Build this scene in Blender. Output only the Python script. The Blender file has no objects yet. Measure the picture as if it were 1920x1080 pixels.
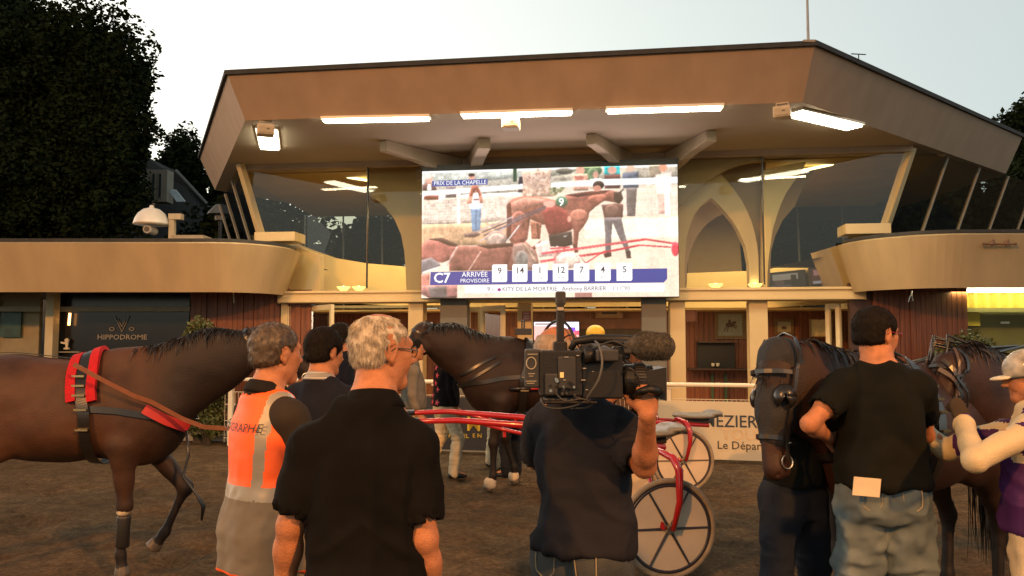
import bpy, math, random
import numpy as np
from mathutils import Vector, Matrix, Euler
R = math.radians
random.seed(7)
S = bpy.context.scene
COL = S.collection
# ---------------- camera ----------------
FPX = 1500.0
PITCH = math.atan(97/FPX)
CH = 1.7
cd = bpy.data.cameras.new('camera'); cam = bpy.data.objects.new('camera', cd); COL.objects.link(cam)
cam.location = (0, 0, CH); cam.rotation_euler = (math.pi/2+PITCH, 0, 0)
cd.sensor_width = 36; cd.lens = 36*FPX/1920; cd.clip_start = .05; cd.clip_end = 2000
S.camera = cam
# ---------------- world: dusk sky ----------------
W = bpy.data.worlds.new('World'); S.world = W; W.use_nodes = True
wn = W.node_tree; bg = wn.nodes['Background']
sky = wn.nodes.new('ShaderNodeTexSky'); sky.sky_type = 'NISHITA'; sky.sun_disc = False
SUN_EL, SUN_ROT = R(3.0), R(-55)
sky.sun_elevation = SUN_EL; sky.sun_rotation = SUN_ROT
sky.air_density = 1.0; sky.dust_density = 2.5; sky.ozone_density = 1.5; sky.altitude = 0
hs = wn.nodes.new('ShaderNodeHueSaturation'); hs.inputs['Saturation'].default_value = .42
mxs = wn.nodes.new('ShaderNodeMixRGB'); mxs.blend_type = 'ADD'; mxs.inputs[0].default_value = 1; mxs.inputs[2].default_value = (1.35, 1.30, 1.12, 1)
wn.links.new(sky.outputs[0], hs.inputs['Color']); wn.links.new(hs.outputs[0], mxs.inputs[1]); 
wtc = wn.nodes.new('ShaderNodeTexCoord'); wsx = wn.nodes.new('ShaderNodeSeparateXYZ'); wn.links.new(wtc.outputs['Generated'], wsx.inputs[0])
wcr = wn.nodes.new('ShaderNodeValToRGB'); wcr.color_ramp.elements[0].position = .46; wcr.color_ramp.elements[0].color = (1, 1, 1, 1); wcr.color_ramp.elements[1].position = .75; wcr.color_ramp.elements[1].color = (.40, .40, .42, 1)
wn.links.new(wsx.outputs['Z'], wcr.inputs[0])
wmu = wn.nodes.new('ShaderNodeMixRGB'); wmu.blend_type = 'MULTIPLY'; wmu.inputs[0].default_value = 1; wn.links.new(mxs.outputs[0], wmu.inputs[1]); wn.links.new(wcr.outputs[0], wmu.inputs[2])
wcx = wn.nodes.new('ShaderNodeValToRGB'); wcx.color_ramp.elements[0].position = .38; wcx.color_ramp.elements[0].color = (1, 1, .95, 1); wcx.color_ramp.elements[1].position = .80; wcx.color_ramp.elements[1].color = (.62, .69, .73, 1)
wmr = wn.nodes.new('ShaderNodeMath'); wmr.operation = 'MULTIPLY_ADD'; wmr.inputs[1].default_value = .5; wmr.inputs[2].default_value = .5; wn.links.new(wsx.outputs['X'], wmr.inputs[0]); wn.links.new(wmr.outputs[0], wcx.inputs[0])
wm2 = wn.nodes.new('ShaderNodeMixRGB'); wm2.blend_type = 'MULTIPLY'; wm2.inputs[0].default_value = 1; wn.links.new(wmu.outputs[0], wm2.inputs[1]); wn.links.new(wcx.outputs[0], wm2.inputs[2])
wn.links.new(wm2.outputs[0], bg.inputs['Color'])
bg.inputs['Strength'].default_value = .15
# ---------------- lamps ----------------
def lamp(name, kind, loc, aim, energy, col, **kw):
    l = bpy.data.lights.new(name, kind); l.energy = energy; l.color = col
    for k, v in kw.items(): setattr(l, k, v)
    o = bpy.data.objects.new(name, l); COL.objects.link(o); o.location = loc
    o.rotation_euler = (Vector(aim)-Vector(loc)).to_track_quat('-Z', 'Y').to_euler()
    return o
# orange sodium floodlights of the parade ring, on masts behind the photographer
lamp('floodlight', 'SPOT', (-13, -13, 12), (-1, 10, 2.0), 6300, (1, .40, .085), spot_size=R(80), spot_blend=.7, shadow_soft_size=.4)
lamp('floodlight', 'SPOT', (9, -9, 10), (1.5, 4.5, 0.2), 4600, (1, .40, .085), spot_size=R(52), spot_blend=.8, shadow_soft_size=.4)
S.view_settings.view_transform = 'Standard'; S.view_settings.look = 'None'
S.view_settings.exposure = 1.6; S.view_settings.gamma = 1; S.view_settings.use_curve_mapping = False
try:
    S.cycles.max_bounces = 6; S.cycles.transparent_max_bounces = 12; S.cycles.use_denoising = True
    S.cycles.sample_clamp_indirect = 4
except Exception: pass

# ---------------- frames: pixel rays of the survey, facade frame ----------------
cp, sp = math.cos(PITCH), math.sin(PITCH)
def ray(px, py):
    x, y, z = (px-960)/FPX, (540-py)/FPX, 1.0
    return Vector((x, cp*z - sp*y, sp*z + cp*y))
def onY(px, py, Y): d = ray(px, py); return Vector((0, 0, CH)) + d*(Y/d.y)
def onZ(px, py, z): d = ray(px, py); return Vector((0, 0, CH)) + d*((z-CH)/d.z)
TH = R(-7.4)
BU = Vector((math.cos(TH), math.sin(TH), 0)); BN = Vector((-math.sin(TH), math.cos(TH), 0)); BO = Vector((.79, 13.68, 0))
def B(a, d, z): return BO + BU*a + BN*d + Vector((0, 0, z))
def onD(px, py, d):
    r = ray(px, py); c = Vector((0, 0, CH)); t = (BO + BN*d - c).dot(BN)/r.dot(BN); return c + r*t
def AZ(px, py, d):
    p = onD(px, py, d) - BO; return p.dot(BU), p.z

# ---------------- materials ----------------
def new_mat(name):
    m = bpy.data.materials.new(name); m.use_nodes = True
    return m, m.node_tree.nodes, m.node_tree.links, m.node_tree.nodes['Principled BSDF']
def mat(name, col, rough=.7, var=.12, scale=4, bump=0., bscale=60, metal=0., emit=None, es=0., stretch=(1, 1, 1), col2=None, spec=.5, trans=0., coat=0.):
    m, n, l, b = new_mat(name)
    b.inputs['Roughness'].default_value = rough; b.inputs['Metallic'].default_value = metal
    b.inputs['Specular IOR Level'].default_value = spec
    b.inputs['Coat Weight'].default_value = coat
    tc = n.new('ShaderNodeTexCoord'); mp = n.new('ShaderNodeMapping'); mp.inputs['Scale'].default_value = stretch
    l.new(tc.outputs['Object'], mp.inputs['Vector'])
    nz = n.new('ShaderNodeTexNoise'); nz.inputs['Scale'].default_value = scale; nz.inputs['Detail'].default_value = 5
    l.new(mp.outputs[0], nz.inputs['Vector'])
    cr = n.new('ShaderNodeValToRGB'); cr.color_ramp.elements[0].position = .3; cr.color_ramp.elements[1].position = .7
    c2 = col2 or tuple(min(1, c*(1+var)) for c in col); c1 = tuple(c*(1-var) for c in col) if not col2 else col
    cr.color_ramp.elements[0].color = (*c1, 1); cr.color_ramp.elements[1].color = (*c2, 1)
    l.new(nz.outputs['Fac'], cr.inputs[0]); l.new(cr.outputs[0], b.inputs['Base Color'])
    if bump:
        n2 = n.new('ShaderNodeTexNoise'); n2.inputs['Scale'].default_value = bscale; n2.inputs['Detail'].default_value = 4
        l.new(mp.outputs[0], n2.inputs['Vector'])
        bp = n.new('ShaderNodeBump'); bp.inputs['Strength'].default_value = bump; bp.inputs['Distance'].default_value = .02
        l.new(n2.outputs['Fac'], bp.inputs['Height']); l.new(bp.outputs[0], b.inputs['Normal'])
    if emit: b.inputs['Emission Color'].default_value = (*emit, 1); b.inputs['Emission Strength'].default_value = es
    return m
def s2l(*c):
    return tuple(((x/255)/12.92 if x/255 <= .04045 else ((x/255+.055)/1.055)**2.4) for x in c)
def emis(name, col, st=1.0):
    m, n, l, b = new_mat(name)
    b.inputs['Base Color'].default_value = (.02, .02, .02, 1); b.inputs['Roughness'].default_value = .4
    b.inputs['Emission Color'].default_value = (*col, 1); b.inputs['Emission Strength'].default_value = st
    return m
def glass_mat(name, tint=(.75, .8, .78), refl=.08):
    m, n, l, b = new_mat(name); n.remove(b)
    t = n.new('ShaderNodeBsdfTransparent'); t.inputs[0].default_value = (*tint, 1)
    g = n.new('ShaderNodeBsdfGlossy'); g.inputs['Roughness'].default_value = .02
    f = n.new('ShaderNodeLayerWeight'); f.inputs['Blend'].default_value = .25
    mm = n.new('ShaderNodeMath'); mm.operation = 'MULTIPLY_ADD'; mm.inputs[1].default_value = .5; mm.inputs[2].default_value = refl
    mx = n.new('ShaderNodeMixShader'); l.new(f.outputs['Fresnel'], mm.inputs[0]); l.new(mm.outputs[0], mx.inputs[0])
    l.new(t.outputs[0], mx.inputs[1]); l.new(g.outputs[0], mx.inputs[2])
    l.new(mx.outputs[0], n['Material Output'].inputs[0]); return m

# ---------------- objects ----------------
def tag(o, label=None, cat=None, group=None, kind=None):
    if label: o['label'] = label
    if cat: o['category'] = cat
    if group: o['group'] = group
    if kind: o['kind'] = kind
    return o
def empty(name, loc=(0, 0, 0), rz=0):
    o = bpy.data.objects.new(name, None); o.empty_display_size = .2; COL.objects.link(o)
    o.location = loc; o.rotation_euler = (0, 0, rz); return o
def link(name, me, m=None, parent=None, world=False, smooth=False):
    o = bpy.data.objects.new(name, me); COL.objects.link(o)
    if m is not None:
        for x in (m if isinstance(m, (list, tuple)) else [m]): me.materials.append(x)
    if parent is not None:
        o.parent = parent
        if world:
            M = parent_world(parent).inverted(); me.transform(M)
    if smooth: me.shade_smooth()
    return o
def parent_world(o):
    M = Matrix.LocRotScale(o.location, o.rotation_euler, o.scale)
    return parent_world(o.parent) @ M if o.parent else M
class MB:
    def __init__(s): s.v = []; s.f = []; s.mi = []
    def add(s, v, f, mi=0):
        k = len(s.v); s.v += [tuple(x) for x in v]; s.f += [tuple(i+k for i in q) for q in f]; s.mi += [mi]*len(f); return s
    def prism(s, pts, vec, mi=0):
        n = len(pts); vec = Vector(vec); p = [Vector(x) for x in pts]
        nr = Vector((0, 0, 0))
        for i in range(n): nr += p[i].cross(p[(i+1) % n])
        if nr.dot(vec) > 0: p = p[::-1]
        v = p + [x+vec for x in p]
        return s.add(v, [tuple(range(n))] + [tuple(range(2*n-1, n-1, -1))] + [((i+1) % n, i, n+i, n+(i+1) % n) for i in range(n)], mi)
    def box(s, c, size, rz=0, rot=None, mi=0):
        M = rot if rot is not None else Matrix.Rotation(rz, 3, 'Z'); c = Vector(c); x, y, z = [k/2 for k in size]
        v = [c + M @ Vector((a*x, b*y, d*z)) for a in (-1, 1) for b in (-1, 1) for d in (-1, 1)]
        return s.add(v, [(0, 1, 3, 2), (4, 6, 7, 5), (0, 4, 5, 1), (2, 3, 7, 6), (0, 2, 6, 4), (1, 5, 7, 3)], mi)
    def bar(s, a, b, w, h, up=(0, 0, 1), mi=0):
        a, b = Vector(a), Vector(b); d = (b-a).normalized(); u = Vector(up); sx = d.cross(u).normalized(); u = sx.cross(d)
        M = Matrix((sx, d, u)).transposed(); return s.box((a+b)/2, (w, (b-a).length, h), rot=M, mi=mi)
    def tube(s, pts, r, n=8, closed=False, mi=0, cap=True):
        pts = [Vector(p) for p in pts]; N = len(pts); rs = r if isinstance(r, (list, tuple)) else [r]*N
        k = len(s.v); ref = None
        for i, p in enumerate(pts):
            a = pts[(i-1) % N] if (i > 0 or closed) else p; b = pts[(i+1) % N] if (i < N-1 or closed) else p
            t = (b-a).normalized()
            if ref is None: ref = t.orthogonal().normalized()
            ref = (ref - t*ref.dot(t)).normalized(); w = t.cross(ref)
            for j in range(n):
                an = 2*math.pi*j/n; s.v.append(tuple(p + (ref*math.cos(an)+w*math.sin(an))*rs[i]))
        for i in range(N if closed else N-1):
            for j in range(n):
                a = k+i*n; b = k+((i+1) % N)*n
                s.f.append((a+j, a+(j+1) % n, b+(j+1) % n, b+j)); s.mi.append(mi)
        if cap and not closed:
            s.f.append(tuple(k+j for j in range(n))[::-1]); s.f.append(tuple(k+(N-1)*n+j for j in range(n))); s.mi += [mi, mi]
        return s
    def lathe(s, prof, c, axis=(0, 0, 1), n=20, mi=0):
        q = Vector((0, 0, 1)).rotation_difference(Vector(axis).normalized()); c = Vector(c); k = len(s.v)
        for r, z in prof:
            for j in range(n):
                an = 2*math.pi*j/n; s.v.append(tuple(c + q @ Vector((r*math.cos(an), r*math.sin(an), z))))
        for i in range(len(prof)-1):
            for j in range(n):
                s.f.append((k+i*n+j, k+i*n+(j+1) % n, k+(i+1)*n+(j+1) % n, k+(i+1)*n+j)); s.mi.append(mi)
        s.f.append(tuple(k+j for j in range(n))[::-1]); s.f.append(tuple(k+(len(prof)-1)*n+j for j in range(n))); s.mi += [mi, mi]
        return s
    def build(s, name, m, parent=None, world=False, smooth=False, bevel=0):
        me = bpy.data.meshes.new(name); me.from_pydata(s.v, [], s.f); me.update()
        if any(s.mi): me.polygons.foreach_set('material_index', s.mi)
        o = link(name, me, m, parent, world, smooth)
        if bevel:
            b = o.modifiers.new('bevel', 'BEVEL'); b.width = bevel; b.segments = 2; b.limit_method = 'ANGLE'; b.harden_normals = False
        return o
_tc = {}
def text_mesh(txt, size, depth=0.0, bold=0.0, align='CENTER', sx=1.0):
    c = bpy.data.curves.new('lettering', 'FONT'); c.body = txt; c.size = size; c.extrude = depth; c.offset = bold*size; c.align_x = align; c.align_y = 'CENTER'; c.resolution_u = 2
    c.space_character = 1.0
    o = bpy.data.objects.new('tmp_text', c); COL.objects.link(o)
    dg = bpy.context.evaluated_depsgraph_get(); me = bpy.data.meshes.new_from_object(o.evaluated_get(dg))
    bpy.data.objects.remove(o); bpy.data.curves.remove(c)
    if sx != 1: me.transform(Matrix.Diagonal((sx, 1, 1, 1)))
    return me
def text(name, txt, size, m, loc, rz=0, parent=None, tilt=math.pi/2, depth=.001, bold=0., align='CENTER', sx=1., M=None):
    me = text_mesh(txt, size, depth, bold, align, sx); me.materials.clear()
    me.transform(M if M is not None else Matrix.Translation(Vector(loc)) @ Matrix.Rotation(rz, 4, 'Z') @ Matrix.Rotation(tilt, 4, 'X'))
    return link(name, me, m, parent, world=parent is not None)
# ---------------- implicit surfaces for bodies and cloth ----------------
def V(*a): return np.array(a, float)
def cone(a, b, ra, rb=None, k=.03, sq=None, cap=False, op='u'):
    return dict(t='cone', a=V(*a), b=V(*b), ra=ra, rb=ra if rb is None else rb, k=k, sq=sq, cap=cap, op=op)
def ell(c, r, k=.03, rot=None, op='u'):
    return dict(t='ell', c=V(*c), r=V(*r), k=k, rot=None if rot is None else np.array(rot), op=op)
def boxp(c, h, rd=.01, k=.01, rot=None, op='u'):
    return dict(t='box', c=V(*c), r=V(*h), rd=rd, k=k, rot=None if rot is None else np.array(rot), op=op)
def loft(sec, k=.03, op='u', ex=2.3):   # sec: rows z, cx, cy, rx, ry
    return dict(t='loft', s=np.array(sorted(sec)), k=k, op=op, ex=ex)
def pd(q, p):
    t = q['t']
    if t == 'cone':
        a, b = q['a'], q['b']; ab = b-a; L = max((ab@ab), 1e-12); w = p-a; h0 = w@ab/L; h = np.clip(h0, 0, 1)
        v = w - h[..., None]*ab
        rr = q['ra']+(q['rb']-q['ra'])*h
        if q['sq'] is not None:
            ax, f = q['sq']; ax = np.array(ax, float); ax /= np.linalg.norm(ax)
            v = v + (v@ax)[..., None]*ax*(1/f-1)
            if q['cap']:
                L2 = math.sqrt(L); vr = w - h0[..., None]*ab; vr = vr + (vr@ax)[..., None]*ax*(1/f-1)
                d1 = (np.linalg.norm(vr, axis=-1)-rr)*f; d2 = np.abs(h0-.5)*L2-.5*L2
                return np.maximum(d1, d2)
            return (np.linalg.norm(v, axis=-1)-rr)*min(f, 1)
        if q['cap']:
            L2 = math.sqrt(L); vr = w - h0[..., None]*ab
            return np.maximum(np.linalg.norm(vr, axis=-1)-rr, np.abs(h0-.5)*L2-.5*L2)
        return np.linalg.norm(v, axis=-1)-rr
    if t == 'loft':
        s = q['s']; z = p[..., 2]; zc = np.clip(z, s[0, 0], s[-1, 0])
        i = lambda c: np.interp(zc, s[:, 0], s[:, c])
        x = np.abs(p[..., 0]-i(1)); y = np.abs(p[..., 1]-i(2)); rx, ry = i(3), i(4); e = q['ex']
        kk = ((x/rx)**e+(y/ry)**e)**(1/e)
        d = (kk-1)*np.minimum(rx, ry)
        return np.maximum(d, np.maximum(s[0, 0]-z, z-s[-1, 0]))
    w = p-q['c']
    if q['rot'] is not None: w = w@q['rot']
    if t == 'ell':
        k0 = np.linalg.norm(w/q['r'], axis=-1); k1 = np.linalg.norm(w/q['r']**2, axis=-1)
        return k0*(k0-1)/np.maximum(k1, 1e-6)
    e = np.abs(w)-q['r']+q['rd']
    return np.linalg.norm(np.maximum(e, 0), axis=-1)+np.minimum(e.max(-1), 0)-q['rd']
def bounds(q):
    t = q['t']
    if t == 'cone':
        r = max(q['ra'], q['rb']); r = r*max(1, q['sq'][1] if q['sq'] else 1)
        return np.minimum(q['a'], q['b'])-r, np.maximum(q['a'], q['b'])+r
    if t == 'loft':
        s = q['s']; return V((s[:, 1]-s[:, 3]).min(), (s[:, 2]-s[:, 4]).min(), s[0, 0]), V((s[:, 1]+s[:, 3]).max(), (s[:, 2]+s[:, 4]).max(), s[-1, 0])
    r = q['r'] if q['rot'] is None else np.full(3, np.linalg.norm(q['r']) if t == 'box' else q['r'].max()); return q['c']-r, q['c']+r
def comb(F, d, q):
    k = max(q['k'], 1e-5)
    if q['op'] == 'u':
        h = np.maximum(k-np.abs(F-d), 0)/k; return np.minimum(F, d)-h*h*k*.25
    if q['op'] == 's': d = -d
    h = np.maximum(k-np.abs(F-d), 0)/k; return np.maximum(F, d)+h*h*k*.25
def field_at(prims, p):
    F = np.full(p.shape[:-1], 9.)
    for q in prims: F = comb(F, pd(q, p), q)
    return F
def axis(lo, hi, res, fine=()):   # fine: (lo, hi, res)
    out = [lo]
    while out[-1] < hi:
        x = out[-1]; r = res
        for f in fine:
            if f[0] <= x <= f[1]: r = min(r, f[2])
            elif f[0]-.1 < x < f[1]+.1: r = min(r, f[2]+(res-f[2])*.5)
        out.append(x+r)
    return np.array(out)
def sdf_mesh(prims, res=.012, fine=()):   # fine: list of (center, half, res)
    add = [q for q in prims if q['op'] == 'u']
    bs = [bounds(q) for q in add]; lo = np.min([b[0] for b in bs], 0)-.03; hi = np.max([b[1] for b in bs], 0)+.03
    ax = [axis(lo[i], hi[i], res, [(f[0][i]-f[1][i], f[0][i]+f[1][i], f[2]) for f in fine]) for i in range(3)]
    nx, ny, nz = map(len, ax); F = np.full((nx, ny, nz), .5, np.float64)
    for q in prims:
        b0, b1 = bounds(q); pad = q['k']+3*res
        sl = []
        for i in range(3):
            i0 = max(0, np.searchsorted(ax[i], b0[i]-pad)-1); i1 = min(len(ax[i]), np.searchsorted(ax[i], b1[i]+pad)+1); sl.append(slice(i0, i1))
        if q['op'] == 'i': sl = [slice(0, nx), slice(0, ny), slice(0, nz)]
        if any(s.stop <= s.start for s in sl): continue
        g = np.stack(np.meshgrid(ax[0][sl[0]], ax[1][sl[1]], ax[2][sl[2]], indexing='ij'), -1)
        F[tuple(sl)] = comb(F[tuple(sl)], pd(q, g), q)
    F[0] = F[-1] = .5; F[:, 0] = F[:, -1] = .5; F[:, :, 0] = F[:, :, -1] = .5
    ins = F < 0; cell = {}
    ids = []; pts = []; quads = []
    st = (ny*nz, nz, 1)
    for d in range(3):
        s0 = [slice(None)]*3; s1 = [slice(None)]*3; s0[d] = slice(0, -1); s1[d] = slice(1, None)
        A = F[tuple(s0)]; Bq = F[tuple(s1)]; cr = np.argwhere((A < 0) != (Bq < 0))
        fa = A[tuple(cr.T)]; fb = Bq[tuple(cr.T)]; t = fa/(fa-fb)
        P = np.stack([ax[i][cr[:, i]] for i in range(3)], -1)
        P[:, d] += t*(ax[d][cr[:, d]+1]-ax[d][cr[:, d]])
        e1, e2 = [(1, 2), (2, 0), (0, 1)][d]
        base = cr@np.array(st)
        c4 = [base-st[e1]-st[e2], base-st[e2], base, base-st[e1]]
        for c in c4: ids.append(c); pts.append(P)
        qd = np.stack(c4, -1); flip = fa > 0; qd[flip] = qd[flip][:, ::-1]; quads.append(qd)
    ids = np.concatenate(ids); pts = np.concatenate(pts); quads = np.concatenate(quads)
    u, inv = np.unique(ids, return_inverse=True); cnt = np.bincount(inv)
    vv = np.stack([np.bincount(inv, pts[:, i])/cnt for i in range(3)], -1)
    return vv, np.searchsorted(u, quads)
def np_mesh(name, v, f):
    me = bpy.data.meshes.new(name); n, m, k = len(v), len(f), f.shape[1]
    me.vertices.add(n); me.vertices.foreach_set('co', np.asarray(v, np.float32).ravel())
    me.loops.add(m*k); me.loops.foreach_set('vertex_index', np.asarray(f, np.int32).ravel())
    me.polygons.add(m); me.polygons.foreach_set('loop_start', np.arange(0, m*k, k, dtype=np.int32))
    try: me.polygons.foreach_set('loop_total', np.full(m, k, np.int32))
    except Exception: pass
    me.update(calc_edges=True); me.validate(); return me
def normals(me):
    n = np.empty(len(me.vertices)*3, np.float32); me.vertices.foreach_get('normal', n); return n.reshape(-1, 3)
def organic(name, prims, m, parent=None, res=.012, fine=(), disp=None, matfn=None, smooth=1):
    v, f = sdf_mesh(prims, res, fine)
    for _ in range(smooth):
        e = np.concatenate([f[:, [0, 1]], f[:, [1, 2]], f[:, [2, 3]], f[:, [3, 0]]]); c = np.bincount(e[:, 0], minlength=len(v))+np.bincount(e[:, 1], minlength=len(v))
        a = np.stack([np.bincount(e[:, 0], v[e[:, 1], i], len(v))+np.bincount(e[:, 1], v[e[:, 0], i], len(v)) for i in range(3)], -1)/c[:, None]
        v = v*.5+a*.5
    me = np_mesh(name, v, f)
    if disp is not None:
        nn = normals(me); v = v+nn*disp(v, nn)[:, None]; me.vertices.foreach_set('co', v.astype(np.float32).ravel()); me.update()
    if matfn is not None:
        me.polygons.foreach_set('material_index', matfn(v[f].mean(1)).astype(np.int32))
    me.shade_smooth(); return link(name, me, m, parent)
def vnoise(p, s, seed=0):
    q = p*s+seed*17.3; i = np.floor(q).astype(np.int64); f = q-i; f = f*f*(3-2*f); o = 0
    for dx in (0, 1):
        for dy in (0, 1):
            for dz in (0, 1):
                h = (i[..., 0]+dx)*374761393+(i[..., 1]+dy)*668265263+(i[..., 2]+dz)*2147483647+seed*977
                h = (h ^ (h >> 13))*1274126177; h = ((h ^ (h >> 16)) & 0xffff)/65535.
                o = o+h*(f[..., 0] if dx else 1-f[..., 0])*(f[..., 1] if dy else 1-f[..., 1])*(f[..., 2] if dz else 1-f[..., 2])
    return o*2-1
def folds(amp=.006, sc=(9, 9, 3.5), seed=1, fine=.4, ridge=True):
    def fn(p, n):
        q = p*np.array(sc); w = q+.6*np.stack([vnoise(q, .7, seed+1), vnoise(q, .7, seed+2), vnoise(q, .7, seed+3)], -1)
        a = vnoise(w, 1, seed)
        if ridge: a = 1-2*np.abs(a)
        return amp*a+amp*fine*vnoise(p, 28, seed+5)
    return fn
def grad(prims, p, e=.003):
    g = np.stack([field_at(prims, p+np.eye(3)[i]*e)-field_at(prims, p-np.eye(3)[i]*e) for i in range(3)], -1)
    return g/np.maximum(np.linalg.norm(g, axis=-1), 1e-9)[:, None]
def snap(prims, p, off=.008, it=6, mask=None):
    p = np.array(p, float)
    for _ in range(it):
        d = field_at(prims, p)-off; g = grad(prims, p)*(1 if mask is None else np.array(mask)); p = p-g*d[:, None]*.9
    return p
def resample(pts, step=.02):
    p = np.array([list(x) for x in pts], float); d = np.r_[0, np.cumsum(np.linalg.norm(np.diff(p, axis=0), axis=1))]
    n = max(2, int(d[-1]/step)+1); t = np.linspace(0, d[-1], n); return np.stack([np.interp(t, d, p[:, i]) for i in range(3)], -1)
def strap(name, prims, pts, width, m, parent, off=.008, th=.005, step=.02, do_snap=True, closed=False, mask=None):
    p = resample(pts, step)
    if do_snap: p = snap(prims, p, off, mask=mask)
    n = grad(prims, p) if do_snap else None
    mb = MB(); N = len(p)
    for i in range(N):
        t = p[min(i+1, N-1)]-p[max(i-1, 0)]; t = t/max(np.linalg.norm(t), 1e-9)
        nn = n[i] if n is not None else np.array([0, -1, 0.]); s = np.cross(t, nn); s = s/max(np.linalg.norm(s), 1e-9)
        for (a, b) in ((-1, 0), (-1, 1), (1, 1), (1, 0)): mb.v.append(tuple(p[i]+s*a*width/2+nn*b*th))
    for i in range(N-1):
        for j in range(4): mb.f.append((i*4+j, i*4+(j+1) % 4, i*4+4+(j+1) % 4, i*4+4+j)); mb.mi.append(0)
    mb.f += [(0, 1, 2, 3), (N*4-1, N*4-2, N*4-3, N*4-4)]; mb.mi += [0, 0]
    return mb.build(name, m, parent, smooth=False)
def ribbons(name, roots, dirs, length, width, m, parent, seg=4, grav=.5, wob=.15, seed=3, norm=None):
    """hair strands: thin tapered strips grown from root points; one mesh"""
    rg = np.random.RandomState(seed); n = len(roots); roots = np.array(roots, float); d = np.array(dirs, float)
    L = length*(.6+.8*rg.rand(n))[:, None] if np.isscalar(length) else np.array(length)[:, None]
    P = [roots]; side = np.cross(d, rg.randn(n, 3)); side /= np.linalg.norm(side, axis=1)[:, None]+1e-9
    cur = roots.copy()
    for s in range(seg):
        d = d+np.array([0, 0, -grav])/seg+wob*rg.randn(n, 3)/seg; d /= np.linalg.norm(d, axis=1)[:, None]+1e-9; cur = cur+d*L/seg; P.append(cur)
    vs = []
    for s, q in enumerate(P):
        w = width*(1-.85*s/seg); vs += [q-side*w/2, q+side*w/2]
    v = np.stack(vs, 1).reshape(-1, 3); k = 2*(seg+1); b = np.arange(n)[:, None]*k
    f = np.concatenate([b+np.array([[2*s, 2*s+1, 2*s+3, 2*s+2]]) for s in range(seg)])
    me = np_mesh(name, v, f); return link(name, me, m, parent)
# ---------------- palette ----------------
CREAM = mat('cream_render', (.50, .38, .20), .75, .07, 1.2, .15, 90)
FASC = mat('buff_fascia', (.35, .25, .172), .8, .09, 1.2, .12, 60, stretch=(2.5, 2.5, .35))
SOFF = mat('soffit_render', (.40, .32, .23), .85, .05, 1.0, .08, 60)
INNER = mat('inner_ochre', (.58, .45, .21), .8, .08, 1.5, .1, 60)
FRAME = mat('cream_paint', (.60, .50, .30), .45, .05, 3)
DARK = mat('roof_felt', (.025, .024, .022), .8, .3, 6, .3, 40)
WOOD = mat('red_wood', (.10, .028, .012), .5, .4, 3, .25, 30, stretch=(9, 9, .5), col2=(.20, .062, .022))
WOODD = mat('dark_wood', (.045, .018, .010), .45, .3, 3, stretch=(9, 9, .6))
GREY = mat('grey_column', (.11, .10, .08), .6, .08, 3)
GLASS = glass_mat('pane_glass', (.88, .88, .80), .04)
DGLASS = glass_mat('dark_glass', (.45, .47, .42), .05)
BLACK = mat('black_metal', (.012, .012, .012), .4, .1, 10)
WHITEP = mat('white_paint', (.62, .58, .46), .4, .06, 5, .05, 40)
STEEL = mat('steel', (.5, .48, .42), .3, .1, 10, metal=1)
TUBE = emis('fluorescent_tube', (1, .93, .68), 9)
def simple(name, col, rough=.6, **k): return mat(name, col, rough, .1, 8, **k)

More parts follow.
